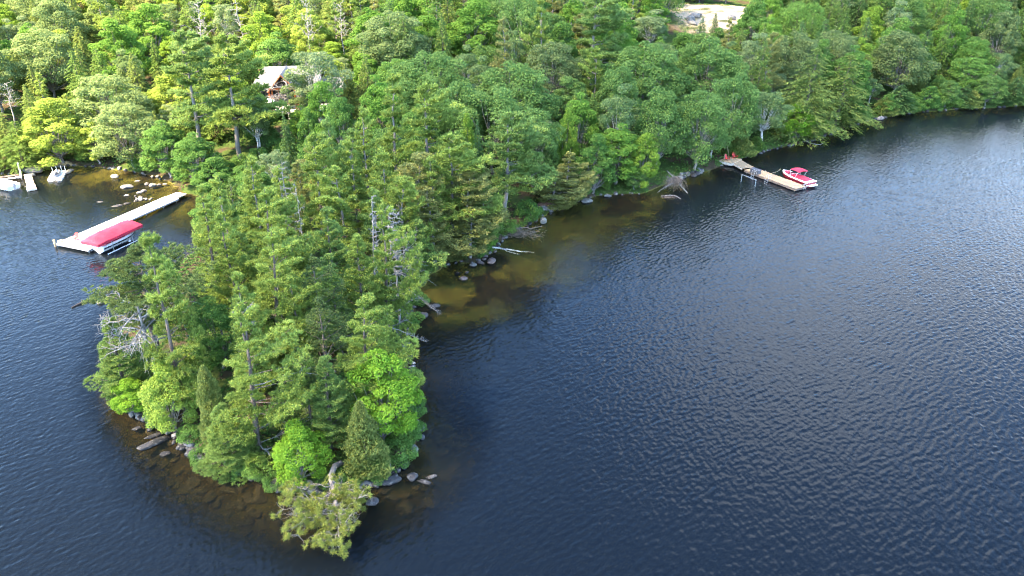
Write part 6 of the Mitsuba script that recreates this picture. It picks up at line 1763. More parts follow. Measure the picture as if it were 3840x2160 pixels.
# stones and slabs on the bed round the tip, seen through the water
rng = np.random.default_rng(78)
_n = 0
while _n < 190:
    x, y = rng.uniform(-33, -2), rng.uniform(33, 52)
    d = -float(inland(np.array([x]), np.array([y]))[0])
    if not .4 < d < 6.5 or rng.uniform() < d / 8:
        continue
    s = rng.uniform(.45, 1.25)
    rock('bed_stone', int(rng.integers(0, 4)), x, y, s * rng.uniform(1, 1.6), s, .34, gz(x, y) + .05, rng.uniform(0, 360), 'rock_bed', 'brown flat stone on the lake bed round the tip of the peninsula', 'stones on the lake bed round the tip', tilt=rng.uniform(-8, 8), bank=SLABS)
    _n += 1
rng = np.random.default_rng(79)
for i in range(16):
    x, y, s = 47 + rng.uniform(0, 20), 203 + rng.uniform(-4, 14), rng.uniform(.9, 2.6)
    rock('blasted_rock', i, x, y, s * 1.3, s, s * .8, gz(x, y) + .2, rng.uniform(0, 360), 'rock_pale', 'pale blasted rock on the cleared lot at the top of the picture', 'blasted rocks on the cleared lot')

# ---------------------------------------------------------------- driftwood, stumps and fallen trees


def tangle(rng, c, size, n, r0=.03, bend=.25):
    out = []
    for _ in range(n):
        a = np.asarray(c) + rng.normal(size=3) * np.asarray(size) * .45
        d = unit(rng.normal(size=3) * np.asarray(size)); L = rng.uniform(.3, 1.0) * max(size)
        b = a + d * L
        a[2], b[2] = max(a[2], .02), max(b[2], .02)
        out.append(tube(wiggle(rng, a, b, 5, bend * .3 * L), np.linspace(r0 * rng.uniform(.5, 1.2), .006, 5), 4))
    return join(out)


rng = np.random.default_rng(90)
t = thing('fallen_birch', 'white fallen birch trunk lying out into the cove water', 'fallen tree')
add(t + '__trunk', join([tube(wiggle(rng, (-4.6, 88.0, .55), (1.2, 86.9, .10), 7, .05), np.linspace(.15, .06, 7), 7)]), 'bark_birch', True)
add(t + '__limb', tube(wiggle(rng, (-1.0, 87.3, .3), (2.9, 86.85, .03), 6, .05), np.linspace(.06, .02, 6), 5), 'bark_birch', True)
add(t + '__limb', tube(wiggle(rng, (-1.5, 87.4, .3), (1.0, 86.2, .02), 6, .05), np.linspace(.05, .02, 6), 5), 'bark_birch', True)
t = thing('brush_pile', 'brown pile of dead branches lying at the waterline of the cove', 'brush pile')
add(t + '__branches', tangle(rng, (1.3, 92.2, .45), (2.4, .9, .45), 90, .035), 'bark_driftwood', True)
add(t + '__log', tube(wiggle(rng, (-1.2, 93.0, .7), (4.2, 94.6, .5), 6, .15), np.linspace(.13, .05, 6), 6), 'bark_driftwood', True)
t = thing('uprooted_tree', 'grey root tangle of a fallen tree in the water left of the right dock', 'fallen tree')
_m = []
for i in range(150):
    a = rng.uniform(math.pi * .55, math.pi * 1.9); e = rng.uniform(.05, .9)
    b = np.array([26.0, 111.2, 1.5]) + rng.normal(size=3) * [.35, .3, .25]
    L = rng.uniform(.8, 2.2)
    p = [b + np.array([math.cos(a) * L * s, math.sin(a) * L * s * .75, e * L * .5 * s - 1.5 * s * s * L * .55]) for s in np.linspace(0, 1, 6)]
    p = np.array(p) + rng.normal(size=(6, 3)) * .09; p[:, 2] = np.maximum(p[:, 2], .0)
    _m.append(tube(p, np.linspace(.030, .008, 6), 4))
add(t + '__roots', join(_m), 'bark_driftwood', True)
add(t + '__trunk', tube([(25.0, 113.4, 2.3), (25.9, 111.8, 1.7), (26.7, 110.5, .9), (27.7, 109.2, .02)], [.07, .09, .09, .07], 7), 'bark_dead', True)
add(t + '__limb', tube([(26.4, 110.9, 1.2), (25.2, 110.6, 1.05), (23.8, 109.9, .5), (23.0, 109.4, .05)], [.06, .055, .045, .02], 6), 'bark_dead', True)
t = thing('floating_branch', 'small floating branch with tan twigs just in front of the grey root tangle', 'branch')
add(t + '__limb', tube([(23.2, 107.6, .12), (24.6, 107.7, .25), (25.5, 107.4, .2), (26.1, 106.6, .02)], [.03, .055, .06, .04], 6), 'bark_dead', True)
add(t + '__twigs', tangle(rng, (24.2, 107.1, .1), (1.1, .5, .08), 46, .025), 'bark_driftwood', True)
t = thing('bleached_branch', 'bleached dead branch with brushy twigs drooping to the water on the right of the peninsula', 'branch')


def bleached(key, p0, p1, n, seed):
    rng = np.random.default_rng(seed)
    p0, p1 = np.array(p0, float), np.array(p1, float)
    ax = wiggle(rng, p0, p1, 8, .05)
    add(key + '__limb', tube(ax, np.linspace(.06, .015, 8), 5), 'bark_dead', True)
    m = []
    for i in range(n):
        s = rng.uniform(.45, 1)
        b = np.array([np.interp(s, np.linspace(0, 1, 8), ax[:, q]) for q in range(3)])
        d = unit((p1 - p0) / np.linalg.norm(p1 - p0) * .5 + np.array([0, 0, .75]) + rng.normal(size=3) * .45)
        m.append(tube([b, b + d * rng.uniform(.2, .5)], [.016, .006], 3))
    add(key + '__twigs', join(m), 'bark_dead', True)


bleached(t, (-12.6, 72.5, 3.0), (-7.9, 69.9, .35), 120, 1)
t = thing('bleached_branch_001', 'lower bleached branch pointing over the water on the right of the peninsula', 'branch')
bleached(t, (-12.2, 62.8, 3.0), (-8.6, 62.6, 1.3), 70, 2)
t = thing('driftwood_log', 'dark log floating in the water left of the peninsula', 'log')
add(t + '__log', tube([(-49.6, 72.0, .0), (-49.0, 73.0, .06), (-48.3, 73.7, .05), (-47.6, 74.3, .03)], [.10, .17, .17, .11], 8), 'bark_wet', True)
add(t + '__stub', tube([(-48.9, 73.0, .1), (-49.1, 73.4, .35)], [.06, .03], 5), 'bark_wet', True)
t = thing('tree_stump', 'thin white stump above the large speckled slab at the right of the tip', 'stump')
add(t + '__trunk', tube([(-9.75, 44.75, .05), (-9.72, 44.76, .45), (-9.60, 44.85, 1.15)], [.16, .09, .055], 8), 'bark_dead', True)
add(t + '__root', tube([(-9.75, 44.75, .15), (-9.45, 44.6, .10), (-9.25, 44.5, .03)], [.08, .06, .03], 5), 'bark_dead', True)
add(t + '__root', tube([(-9.75, 44.75, .15), (-10.05, 44.55, .10), (-10.2, 44.45, .03)], [.08, .06, .03], 5), 'bark_dead', True)
t = thing('hanging_limb', 'pale curved bare limb hanging over the water right of the red boat', 'branch')
add(t, tube([(54.6, 138.2, 1.6), (55.3, 136.6, .9), (56.6, 135.4, .35), (58.3, 135.2, .15), (59.4, 135.9, .5)], [.10, .09, .08, .06, .03], 6), 'bark_dead', True)

# the tree that leans out over the water at the tip
rng = np.random.default_rng(95)
t = thing('leaning_pine', 'crooked olive pine leaning right out over the water at the tip of the peninsula', 'tree')
TR = np.array([(-13.2, 45.6, .3), (-13.4, 45.0, 1.0), (-13.75, 43.9, 1.6), (-13.7, 42.4, 1.9), (-13.1, 40.8, 2.0), (-12.6, 39.3, 2.1), (-12.4, 38.2, 2.1)])
add(t + '__trunk', tube(TR, [.27, .25, .23, .21, .18, .14, .06], 9), 'bark_grey', True)
LB, C, D, K = [], [], [], []
for i in range(30):
    s = .52 + .48 * (i + .5) / 30
    p0 = np.array([np.interp(s, np.linspace(0, 1, 7), TR[:, q]) for q in range(3)])
    az = -math.pi / 2 + (rng.uniform(-1, 1)) * 1.75
    d = np.array([math.cos(az) * 1.15, math.sin(az), 0])
    L = rng.uniform(1.5, 3.6) * (.62 if d[0] > .5 else 1)
    e = p0 + d * L + [0, 0, rng.uniform(-.9, .9)]
    br = wiggle(rng, p0, e, 7, .16)
    LB.append(tube(br, np.linspace(.045, .010, 7), 5))
    for j in range(17):
        a0 = br[rng.integers(2, 7)]
        q = a0 + unit(d * .8 + rng.normal(size=3) * [.8, .8, .45] + [0, 0, .15]) * rng.uniform(.35, 1.1)
        q[2] = max(q[2], .6)
        LB.append(tube(wiggle(rng, a0, q, 4, .06), np.linspace(.022, .008, 4), 3))
        if rng.uniform() < .80:
            for _ in range(1 + (rng.uniform() < .45)):
                C.append(q + rng.normal(size=3) * .07); D.append(unit(q - a0)); K.append(rng.uniform())
add(t + '__limbs', join(LB), 'bark_grey', True)
labels[t + '__limbs'] = {'kind': 'stuff'}
_s = Soup()
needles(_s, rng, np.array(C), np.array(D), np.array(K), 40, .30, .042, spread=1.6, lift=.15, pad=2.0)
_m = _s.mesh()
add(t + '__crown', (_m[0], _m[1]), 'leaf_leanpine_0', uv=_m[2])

# ---------------------------------------------------------------- ferns, seedlings and grass on the forest floor
rng = np.random.default_rng(99)
_s = Soup()
x, y = rng.uniform(-105, 150, 150000), rng.uniform(42, 232, 150000)
d = inland(x, y)
ok = (d > .15) & (np.abs(x) < .76 * y + 4) & (rng.uniform(size=len(x)) < np.where(d < 4, 1, .50))
ok &= meshkit.fbm(np.stack([x * .3, y * .3, 0 * x], 1), 3, 6) > np.where(d < 5, .34, .40)
ok &= ((x + 15.2) ** 2 + ((y - 46.6) * 1.4) ** 2 > 1.9) & (((x - 57) / 12) ** 2 + ((y - 214) / 13) ** 2 > rng.uniform(.3, 1, len(x))) & (((x + 38) / 6) ** 2 + ((y - 128) / 3) ** 2 > 1)
ok &= ((x + 79.5) / 3.5) ** 2 + ((y - 122.6) / 1.6) ** 2 > 1
x, y = x[ok], y[ok]
hh = rng.uniform(.05, .65, len(x)) * np.where(inland(x, y) < 4, 1, .7)
for k in range(3):
    c = np.stack([x + rng.normal(size=len(x)) * .22, y + rng.normal(size=len(x)) * .22, ground(x, y) + hh * rng.uniform(.4, 1, len(x))], 1)
    cards(_s, rng, c, np.tile([0, 0, 1.0], (len(c), 1)), rng.uniform(0, 1, len(c)), .32)
_m = _s.mesh()
scene['undergrowth'] = mikit.ply((_m[0], _m[1]), 'leaf_shrub_0', uv=_m[2])
labels['undergrowth'] = {'label': 'ferns, seedlings and low green growth on the forest floor', 'category': 'undergrowth', 'kind': 'stuff'}

# ---------------------------------------------------------------- the woods that go on over the hill and along both shores
rng = np.random.default_rng(98)
_s = Soup()
x, y = rng.uniform(-420, 520, 60000), rng.uniform(60, 520, 60000)
d = inland(x, y)
ok = (d > 3) & ((y > 250) | (x > .86 * y + 14) | (x < -1.05 * y - 22)) & ~((y < 110) & (np.abs(x) < 60))
x, y = x[ok], y[ok]
c = np.stack([x, y, ground(x, y)], 1)
cell = np.floor(c[:, :2] / 6.5)
o = c[:, :2] / 6.5 - cell - .5
top = 8 + 6 * meshkit.noise(np.c_[cell * 1.7 + .3, 0 * cell[:, 0]], 3)
c[:, 2] += top * np.sqrt(np.clip(1 - 2.6 * (o ** 2).sum(1), .05, 1)) * rng.uniform(.55, 1.0, len(c))
for k in range(2):
    cards(_s, rng, c + rng.normal(size=c.shape) * .6, np.c_[o * 1.6, np.ones(len(c)) * .7], meshkit.noise(np.c_[cell * 2.3 + .5, 0 * cell[:, 0]], 5), 2.4)
_m = _s.mesh()
scene['woods'] = mikit.ply((_m[0], _m[1]), 'leaf_maple_2', uv=_m[2])
labels['woods'] = {'label': 'far woods covering the hill behind the shore', 'category': 'woods', 'kind': 'stuff'}

# ---------------------------------------------------------------- docks, boats and what stands on them
flat('paint_white', (.78, .78, .76), .5)
flat('hull_white', (.80, .80, .79), .25, clearcoat=.6)
flat('hull_red', (.20, .012, .022), .25, clearcoat=.6)
flat('hull_navy', (.03, .035, .05), .3)
proc_mat('fabric_red', lambda p, n, uv: mikit.mix((.40, .022, .045), (.58, .050, .085), mikit.fbm(p.x * 1.6, p.y * 1.6, p.z * 3, 3)), .85)
flat('chair_red', (.55, .05, .045), .5)
flat('metal_grey', (.50, .51, .51), .35, metallic=.7)
flat('plastic_grey', (.085, .09, .105), .5)
flat('plastic_pale', (.30, .31, .33), .5)
flat('rubber_dark', (.02, .02, .022), .6)
flat('rope_tan', (.42, .34, .22), .9)
flat('timber_orange', (.36, .105, .025), .5)
flat('wall_dark', (.035, .032, .034), .7)
flat('pane_dark', (.02, .025, .03), .08)
flat('trim_white', (.72, .72, .70), .6)


def boards(c1, c2, ax):
    """Weathered boards: tone by the board, grain along it (ax: unit direction along the boards)."""
    def fn(p, n, uv):
        a = p.x * ax[0] + p.y * ax[1]
        b = p.y * ax[0] - p.x * ax[1]
        g = mikit.fbm(a * 1.2, b * 14, 0, 3)
        return mikit.mix(c1, c2, dr.clip(.55 * mikit.cell_rand(b / .145) + .45 * g, 0, 1))
    return fn


proc_mat('boards_tan', boards((.27, .185, .105), (.46, .335, .205), (.5, -.866)), .8)
proc_mat('boards_white', boards((.66, .62, .57), (.80, .77, .73), (.368, .93)), .7)
proc_mat('boards_grey', boards((.42, .36, .29), (.66, .60, .50), (.56, -.83)), .8)


def planks(L, W, z, w=.14, gap=.012, t=.04, x0=0., y0=0.):
    """Boards running along y over a width W."""
    n = int(round(W / w))
    w = W / n
    return join([box(x0 + i * w + gap / 2, x0 + (i + 1) * w - gap / 2, y0, y0 + L, z - t, z, .006) for i in range(n)])


def place(deg, o):
    return lambda m: turn(m, deg, o)


# right dock: shore platform, ramp and long float
t = thing('wooden_dock', 'long tan wooden dock running out from the right shore to the red boat', 'dock')
R = place(30.0, (45.95, 110.5, 0))          # local y runs back to the shore from the outer end
add(t + '__float_boards', R(planks(10.9, 2.5, .50, x0=-1.25)), 'boards_tan')
labels[t + '__float_boards'] = {'kind': 'stuff'}
add(t + '__float_frame', R(join([box(-1.28, -1.22, 0, 10.9, .12, .455, .01), box(1.22, 1.28, 0, 10.9, .12, .455, .01), box(-1.22, 1.22, -.03, .03, .12, .455, .01), box(-1.2, 1.2, 10.84, 10.9, .12, .45, .01)])), 'bark_driftwood')
R2 = place(16.0, (40.35, 120.2, 0))
add(t + '__ramp_boards', R2(planks(4.3, 2.35, .56, x0=-1.18)), 'boards_tan')
labels[t + '__ramp_boards'] = {'kind': 'stuff'}
add(t + '__ramp_frame', R2(join([box(-1.22, -1.16, 0, 4.3, .25, .515, .01), box(1.16, 1.22, 0, 4.3, .25, .515, .01)])), 'boards_grey')
R3 = place(47.0, (39.34, 123.6, 0))
add(t + '__platform_boards', R3(planks(2.7, 3.6, .62, x0=-1.8)), 'boards_tan')
labels[t + '__platform_boards'] = {'kind': 'stuff'}
add(t + '__platform_frame', R3(join([box(-1.84, -1.78, 0, 2.7, .2, .575, .01), box(1.74, 1.80, 0, 2.7, .2, .575, .01), box(-1.78, 1.74, -.03, .03, .2, .575, .01)])), 'boards_grey')
for lx, ly in ((-1.1, .3), (1.1, .3), (-1.1, 5.5), (1.1, 5.5), (-1.1, 10.4), (1.1, 10.4)):
    add(t + '__post', R(tube([(lx, ly, -3.2), (lx, ly, .40)], .06, 8)), 'boards_grey', 30)
for lx, ly in ((-1.2, .5), (1.2, 3.0), (-1.2, 6.5), (1.2, 8.5)):
    add(t + '__cleat', R(join([box(lx - .03, lx + .03, ly - .12, ly + .12, .56, .60, .01), box(lx - .02, lx + .02, ly - .04, ly + .04, .50, .56)])), 'metal_grey')


def adirondack(o, deg, label):
    t = thing(num('garden_chair'), label, 'chair')
    P = place(deg, o)                                # faces local +y
    sx = np.linspace(-.25, .25, 5)
    add(t + '__seat', P(join([box(-.27, .27, -.22 + i * .105, -.13 + i * .105, .26 + i * .026, .285 + i * .026, .006) for i in range(5)])), 'chair_red')
    for i, x in enumerate(sx):
        hgt = (.86, .95, .98, .95, .86)[i]
        add(t + '__back_slat', P(loft([[(x - .048, -.22, .26), (x + .048, -.22, .26), (x + .048, -.245, .26), (x - .048, -.245, .26)],
                                       [(x - .05, -.22 - (hgt - .26) * .38, hgt), (x + .05, -.22 - (hgt - .26) * .38, hgt), (x + .05, -.245 - (hgt - .26) * .38, hgt), (x - .05, -.245 - (hgt - .26) * .38, hgt)]])), 'chair_red')
    for s in (-1, 1):
        add(t + '__arm', P(box(s * .37 - .075, s * .37 + .075, -.36, .40, .53, .555, .01)), 'chair_red')
        add(t + '__front_leg', P(box(s * .33 - .015, s * .33 + .015, .27, .36, 0, .53, .006)), 'chair_red')
        add(t + '__back_leg', P(loft([[(s * .30 - .015, .34, .26), (s * .30 + .015, .34, .26), (s * .30 + .015, .34, .36), (s * .30 - .015, .34, .36)],
                                      [(s * .30 - .015, -.55, .0), (s * .30 + .015, -.55, .0), (s * .30 + .015, -.55, .10), (s * .30 - .015, -.55, .10)]])), 'chair_red')


adirondack((37.75, 124.35, .625), 215, 'red slatted chair on the right dock, the left one by the shore bushes')
adirondack((39.35, 125.35, .625), 195, 'red slatted chair at the back right corner of the right dock')
adirondack((-58.3, 89.6, .505), 165, 'red slatted chair on the white dock beside the red canopy')
t = thing('storage_box', 'dark grey lidded storage box on the right dock', 'box')
P = place(30, (40.75, 117.55, .505))
add(t + '__body', P(box(-.42, .42, -.85, .85, 0, .62, .03)), 'plastic_grey', 30)
add(t + '__lid', P(loft([[(-.46, -.89, .62), (.46, -.89, .62), (.46, .89, .62), (-.46, .89, .62)], [(-.46, -.89, .69), (.46, -.89, .69), (.46, .89, .69), (-.46, .89, .69)], [(-.36, -.82, .76), (.36, -.82, .76), (.36, .82, .76), (-.36, .82, .76)]])), 'plastic_grey')


def swim_ladder(o, deg, label):
    t = thing(num('swim_ladder'), label, 'ladder')
    P = place(deg, o)
    for s in (-1, 1):
        add(t + '__rail', P(tube([(s * .24, .55, .0), (s * .24, .50, .75), (s * .24, .30, .98), (s * .24, .05, .90), (s * .26, -.12, .45), (s * .28, -.34, -1.0)], .024, 8)), 'metal_grey', True)
    for k in range(4):
        add(t + '__step', P(box(-.26, .26, -.24 - .06 * k, -.14 - .06 * k, .10 - .30 * k, .13 - .30 * k, .006)), 'metal_grey')


swim_ladder((40.0, 116.2, .5), -60, 'grey swim ladder on the edge of the right dock in front of the storage box')
swim_ladder((41.55, 113.75, .5), -60, 'grey swim ladder halfway along the right dock')
t = thing('water_lift', 'grey pipe frame standing in the water beside the right dock', 'lift frame')
A, B = np.array([37.7, 114.9, 0]), np.array([39.2, 112.2, 0])
add(t + '__top_rail', tube([A + [0, 0, 1.15], B + [0, 0, 1.15]], .07, 8), 'metal_grey', 30)
for q in (A, B):
    add(t + '__post', tube([q + [0, 0, -2.5], q + [0, 0, 1.2]], .065, 8), 'metal_grey', 30)
    add(t + '__foot_rail', tube([q + [0, 0, -.35], q + [1.3, .75, -.45]], .05, 6), 'metal_grey', 30)
t = thing('folded_ladder', 'small grey folded ladder at the outer corner of the right dock', 'ladder')
P = place(30, (46.65, 111.2, .5))
for s in (-1, 1):
    add(t + '__rail', P(tube([(s * .22, .3, .02), (s * .22, .05, .35), (s * .22, -.25, .25), (s * .22, -.3, -.5)], .03, 6)), 'metal_grey', True)
for k in range(3):
    add(t + '__step', P(box(-.22, .22, -.02 - .1 * k, .04 - .1 * k, .30 - .02 * k, .33 - .02 * k)), 'metal_grey')
t = thing('boat_hook', 'pale pole leaning beside the back red chair of the right dock', 'pole')
add(t, tube([(38.55, 126.0, .6), (38.2, 126.7, 2.5)], .035, 6), 'rope_tan', True)
t = thing('dock_stake', 'thin pale stake at the shore corner of the right dock', 'pole')
add(t, tube([(37.0, 123.6, .1), (37.1, 123.7, 1.9)], .035, 6), 'rope_tan', True)
t = thing('shore_stake', 'thin pale stake standing in the rip rap left of the right dock', 'pole')
add(t, tube([(31.0, 118.9, .1), (31.0, 119.0, 1.7)], .04, 6), 'rope_tan', True)


def motor_boat(t, P, L, B, side, top, H=.85, stripe=None):
    """Bow along local +y: hull skin, white deck rim with an open cockpit."""
    ys = np.array([-.5, -.44, -.30, -.1, .1, .24, .36, .44, .49, .505]) * L
    hb = np.array([.92, .97, 1.0, 1.0, .97, .88, .68, .42, .17, .03]) * B / 2
    sh = H * (1 + .22 * np.clip((ys / L + .05) / .55, 0, 1) ** 2)
    ch = .08 + .35 * np.clip((ys / L - .1) / .4, 0, 1) ** 2
    kl = -.38 + .70 * np.clip((ys / L - .12) / .39, 0, 1) ** 2.2
    rings = [[(0, y, k), (b * .86, y, c), (b * .97, y, (c + s) / 2), (b, y, s), (-b, y, s), (-b * .97, y, (c + s) / 2), (-b * .86, y, c)] for y, b, s, c, k in zip(ys, hb, sh, ch, kl)]
    add(t + '__hull', P(loft(rings)), side, 35)
    if stripe:
        for s in (-1, 1):
            r = [[(s * b * .985, y, c + (h - c) * .42), (s * (b * 1.0 + .012), y, c + (h - c) * .70), (s * (b * .985 + .001), y, c + (h - c) * .70), (s * (b * .97 - .01), y, c + (h - c) * .42)] for y, b, h, c in zip(ys[:-1], hb[:-1], sh[:-1], ch[:-1])]
            add(t + '__stripe', P(loft(r)), stripe)
    rim = [[(b * 1.03, y, s - .10), (b * 1.03, y, s + .03), (b * .98, y, s + .06), (-b * .98, y, s + .06), (-b * 1.03, y, s + .03), (-b * 1.03, y, s - .10)] for y, b, s in zip(ys, hb, sh)]
    add(t + '__deck', P(loft(rim)), top, 35)
    return ys, hb, sh


def dome(ys, hb, zs, inset, rise, n=9):
    """A stretched cover over the opening between the gunwales."""
    rings = []
    for i, (y, b, z) in enumerate(zip(ys, hb, zs)):
        w = max(b - inset, .02)
        e = math.sin(math.pi * (i + .15) / (len(ys) - .7)) ** .5 if len(ys) > 1 else 1
        a = np.linspace(0, math.pi, n)
        rings.append([(w * math.cos(q), y, z + rise * e * math.sin(q) ** .8) for q in a])
    return loft(rings)


# the red and white boat at the right dock
t = thing('motor_boat', 'red and white motor boat with red covers and bimini tied to the right dock', 'boat')
P = place(25.8, (46.85, 114.95, 0))
ys, hb, sh = motor_boat(t, P, 6.3, 2.25, 'hull_red', 'hull_white', .80)
yy = np.linspace(1.3, 2.8, 8)
add(t + '__bow_cover', P(dome(yy, np.interp(yy, ys, hb), np.interp(yy, ys, sh) + .05, .24, .16)), 'fabric_red', True)
yy = np.linspace(-2.5, 1.0, 12)
add(t + '__cockpit_cover', P(dome(yy, np.interp(yy, ys, hb), np.interp(yy, ys, sh) + .05, .20, .26)), 'fabric_red', True)
a = np.linspace(-1, 1, 9)
rings = [[(1.0 * q, y, 2.02 + .14 * (1 - q * q) - .10 * ((y + .1) / .95) ** 2) for q in a] + [(1.0 * q, y, 1.97 + .14 * (1 - q * q) - .10 * ((y + .1) / .95) ** 2) for q in a[::-1]] for y in np.linspace(-1.05, .85, 7)]
add(t + '__bimini_top', P(loft(rings)), 'fabric_red', True)
for s in (-1, 1):
    for y0, y1 in ((-.1, -.95), (-.1, .75)):
        add(t + '__bimini_pole', P(tube([(s * 1.02, y0 + (.5 if y1 > 0 else -.3), .84), (s * .98, y1, 1.95)], .028, 6)), 'trim_white', True)
yw = np.linspace(-1, 1, 9)
rings = [[(q * .95, 1.15 + .42 * (1 - q * q) + dy, z) for q in yw] for dy, z in ((0, .88), (-.16, 1.18))]
rings = [np.vstack([r, np.array(r)[::-1] - [0, .02, 0]]) for r in rings]
add(t + '__windshield', P(loft(rings)), 'pane_dark', True)
add(t + '__swim_platform', P(loft([[(-1.0, -3.15, .32), (1.0, -3.15, .32), (1.0, -3.15, .42), (-1.0, -3.15, .42)], [(-.8, -3.75, .32), (.8, -3.75, .32), (.8, -3.75, .42), (-.8, -3.75, .42)]])), 'hull_white')
t = thing('mooring_rope', 'thin tan rope from the bow of the red and white boat to the right dock', 'rope')
add(t, tube([(45.2, 118.4, .95), (44.6, 117.9, .70), (43.9, 117.5, .62), (43.2, 117.2, .56)], .03, 5), 'rope_tan', True)

# the white dock in the bay
t = thing('white_dock', 'long white dock in the left bay with a wide outer platform', 'dock')
R = place(-21.6, (-60.5, 88.7, 0))
add(t + '__walkway_boards', R(planks(19.2, 2.65, .50)), 'boards_white')
labels[t + '__walkway_boards'] = {'kind': 'stuff'}
add(t + '__platform_boards', R(planks(7.2, 3.15, .50, x0=2.66)), 'boards_white')
labels[t + '__platform_boards'] = {'kind': 'stuff'}
add(t + '__frame', R(join([box(-.03, .03, 0, 19.2, .26, .455, .01), box(2.62, 2.68, 7.2, 19.2, .26, .455, .01), box(5.78, 5.84, 0, 7.2, .26, .455, .01), box(.03, 5.78, -.03, .03, .26, .455, .01), box(2.68, 5.78, 7.17, 7.23, .26, .455, .01)])), 'plastic_pale')
for lx, ly in ((.1, .2), (2.55, 9.5), (2.55, 12.8), (2.55, 16.1), (2.55, 18.7), (.1, 6), (.1, 12.8), (.1, 18.7), (5.7, .2), (5.7, 6.8)):
    add(t + '__post', R(join([tube([(lx, ly, -3), (lx, ly, .45)], .045, 7), box(lx - .09, lx + .09, ly - .09, ly + .09, .10, .26)])), 'metal_grey', 30)
add(t + '__shore_ramp', R(join([box(.3, 2.3, 19.25, 21.2, .50, .55, .01), box(.3, .42, 19.25, 21.2, .38, .50), box(2.18, 2.3, 19.25, 21.2, .38, .50)])), 'boards_grey')
t = thing('mooring_post', 'tan wooden post with a rope at the outer left corner of the white dock', 'post')
add(t + '__post', R(tube([(-.10, -.05, -2), (-.10, -.05, .95)], .13, 9)), 'boards_tan', 30)
add(t + '__cap', R(tube([(-.10, -.05, .95), (-.10, -.05, 1.02)], [.16, .10], 9)), 'boards_tan', 30)
add(t + '__rope', R(join([tube([(-.10 + .15 * math.cos(q), -.05 + .15 * math.sin(q), .55 + .02 * k) for q in np.linspace(0, 6.28, 13)], .022, 5, False) for k in (0, 2, 4)])), 'rope_tan', True)
t = thing('bollard_box', 'pale tan box on the outer left corner of the white dock', 'box')
add(t, R(box(.15, .62, .15, .75, .505, .80, .03)), 'rope_tan', 30)

# the lift with its red canopy and the white boat hanging in it
t = thing('canopy_lift', 'boat lift with a long red fabric canopy beside the white dock', 'boat lift')
P = place(-21.6, (-52.85, 89.2, 0))
nx = 23
rings = []
for y, k in ((-3.7, 0), (-3.55, .45), (-2.8, .92), (-2.1, .95), (-1.4, 1), (-.7, .96), (0, .95), (.7, .97), (1.4, 1), (2.1, .95), (2.7, .92), (3.45, .45), (3.6, 0)):
    u = np.linspace(-1, 1, nx)
    top = [(1.55 * q * (1 if k > .3 else .94), y, 1.86 + k * .78 * (1 - abs(q) ** 1.8) + .028 * math.sin(7 * q + y * 2.3) + .03 * math.sin(3 * y - 2 * q) * (1 - abs(q))) for q in u]
    skirt = .34
    rings.append([(-1.57 * (1 if k > .3 else .95), y, 1.86 - skirt)] + top + [(1.57 * (1 if k > .3 else .95), y, 1.86 - skirt)])
v = np.array(rings)
outer = loft(v, close=False)
rin = v.copy(); rin[:, :, 2] -= .03; rin[:, :, 0] *= .985
inner = loft(rin, close=False)
inner = (inner[0], np.asarray(inner[1])[:, ::-1])
ends = []
for e, s in ((0, 1), (-1, -1)):
    r = v[e]
    ends.append((np.array(list(r) + [(q[0] * .99, q[1], 1.50) for q in r]), np.array([[i, i + 1, nx + 2 + i + 1, nx + 2 + i][::s] for i in range(nx + 1)])))
add(t + '__canopy', P(join([outer, inner] + ends)), 'fabric_red', 40)
for sx in (-1.45, 1.45):
    for sy in (-1.6, 1.6):
        add(t + '__post', P(tube([(sx, sy, -2.2), (sx, sy, 1.9)], .05, 8)), 'metal_grey', 30)
    add(t + '__side_beam', P(tube([(sx, -2.6, .05), (sx, 2.6, .05)], .06, 6)), 'paint_white', 30)
    add(t + '__canopy_rail', P(tube([(sx, -3.4, 1.80), (sx, 3.4, 1.80)], .035, 6)), 'metal_grey', 30)
for sy in (-1.6, 1.6):
    add(t + '__cradle_beam', P(tube([(-1.45, sy, -.12), (1.45, sy, -.12)], .06, 6)), 'metal_grey', 30)
add(t + '__winch_wheel', P(tube([(1.60, .9, .55), (1.66, .9, .55)], .16, 12)), 'paint_white', 30)
t = thing('motor_boat_001', 'white boat hanging in the lift under the red canopy', 'boat')
P = place(-21.6, (-52.55, 89.2, .42))
ys, hb, sh = motor_boat(t, P, 6.0, 2.25, 'hull_white', 'hull_white', .72, stripe='hull_navy')
yy = np.linspace(-2.3, 2.0, 9)
add(t + '__cockpit', P(dome(yy, np.interp(yy, ys, hb), np.interp(yy, ys, sh) + .055, .22, .05)), 'hull_navy', True)
add(t + '__seat', P(box(-.7, .7, -1.6, -1.1, .70, 1.12, .08)), 'hull_white', 30)
add(t + '__windshield', P(loft([np.vstack([r, np.array(r)[::-1] - [0, .02, 0]]) for r in ([[(q * .85, .75 + .35 * (1 - q * q) + dy, z) for q in yw] for dy, z in ((0, .84), (-.16, 1.08))])])), 'pane_dark', True)

# the far left corner of the bay: white lift frame, white boat, little dock and the jet ski on its float
t = thing('white_lift', 'white empty lift frame with tall posts at the left edge of the bay', 'boat lift')
fA, fB = np.array([-81.2, 115.7, 0]), np.array([-84.0, 114.1, 0])
bk = np.array([-1.55, 2.6, 0])


def beam(a, b, w=.16):
    return tube([a, b], w, 4)


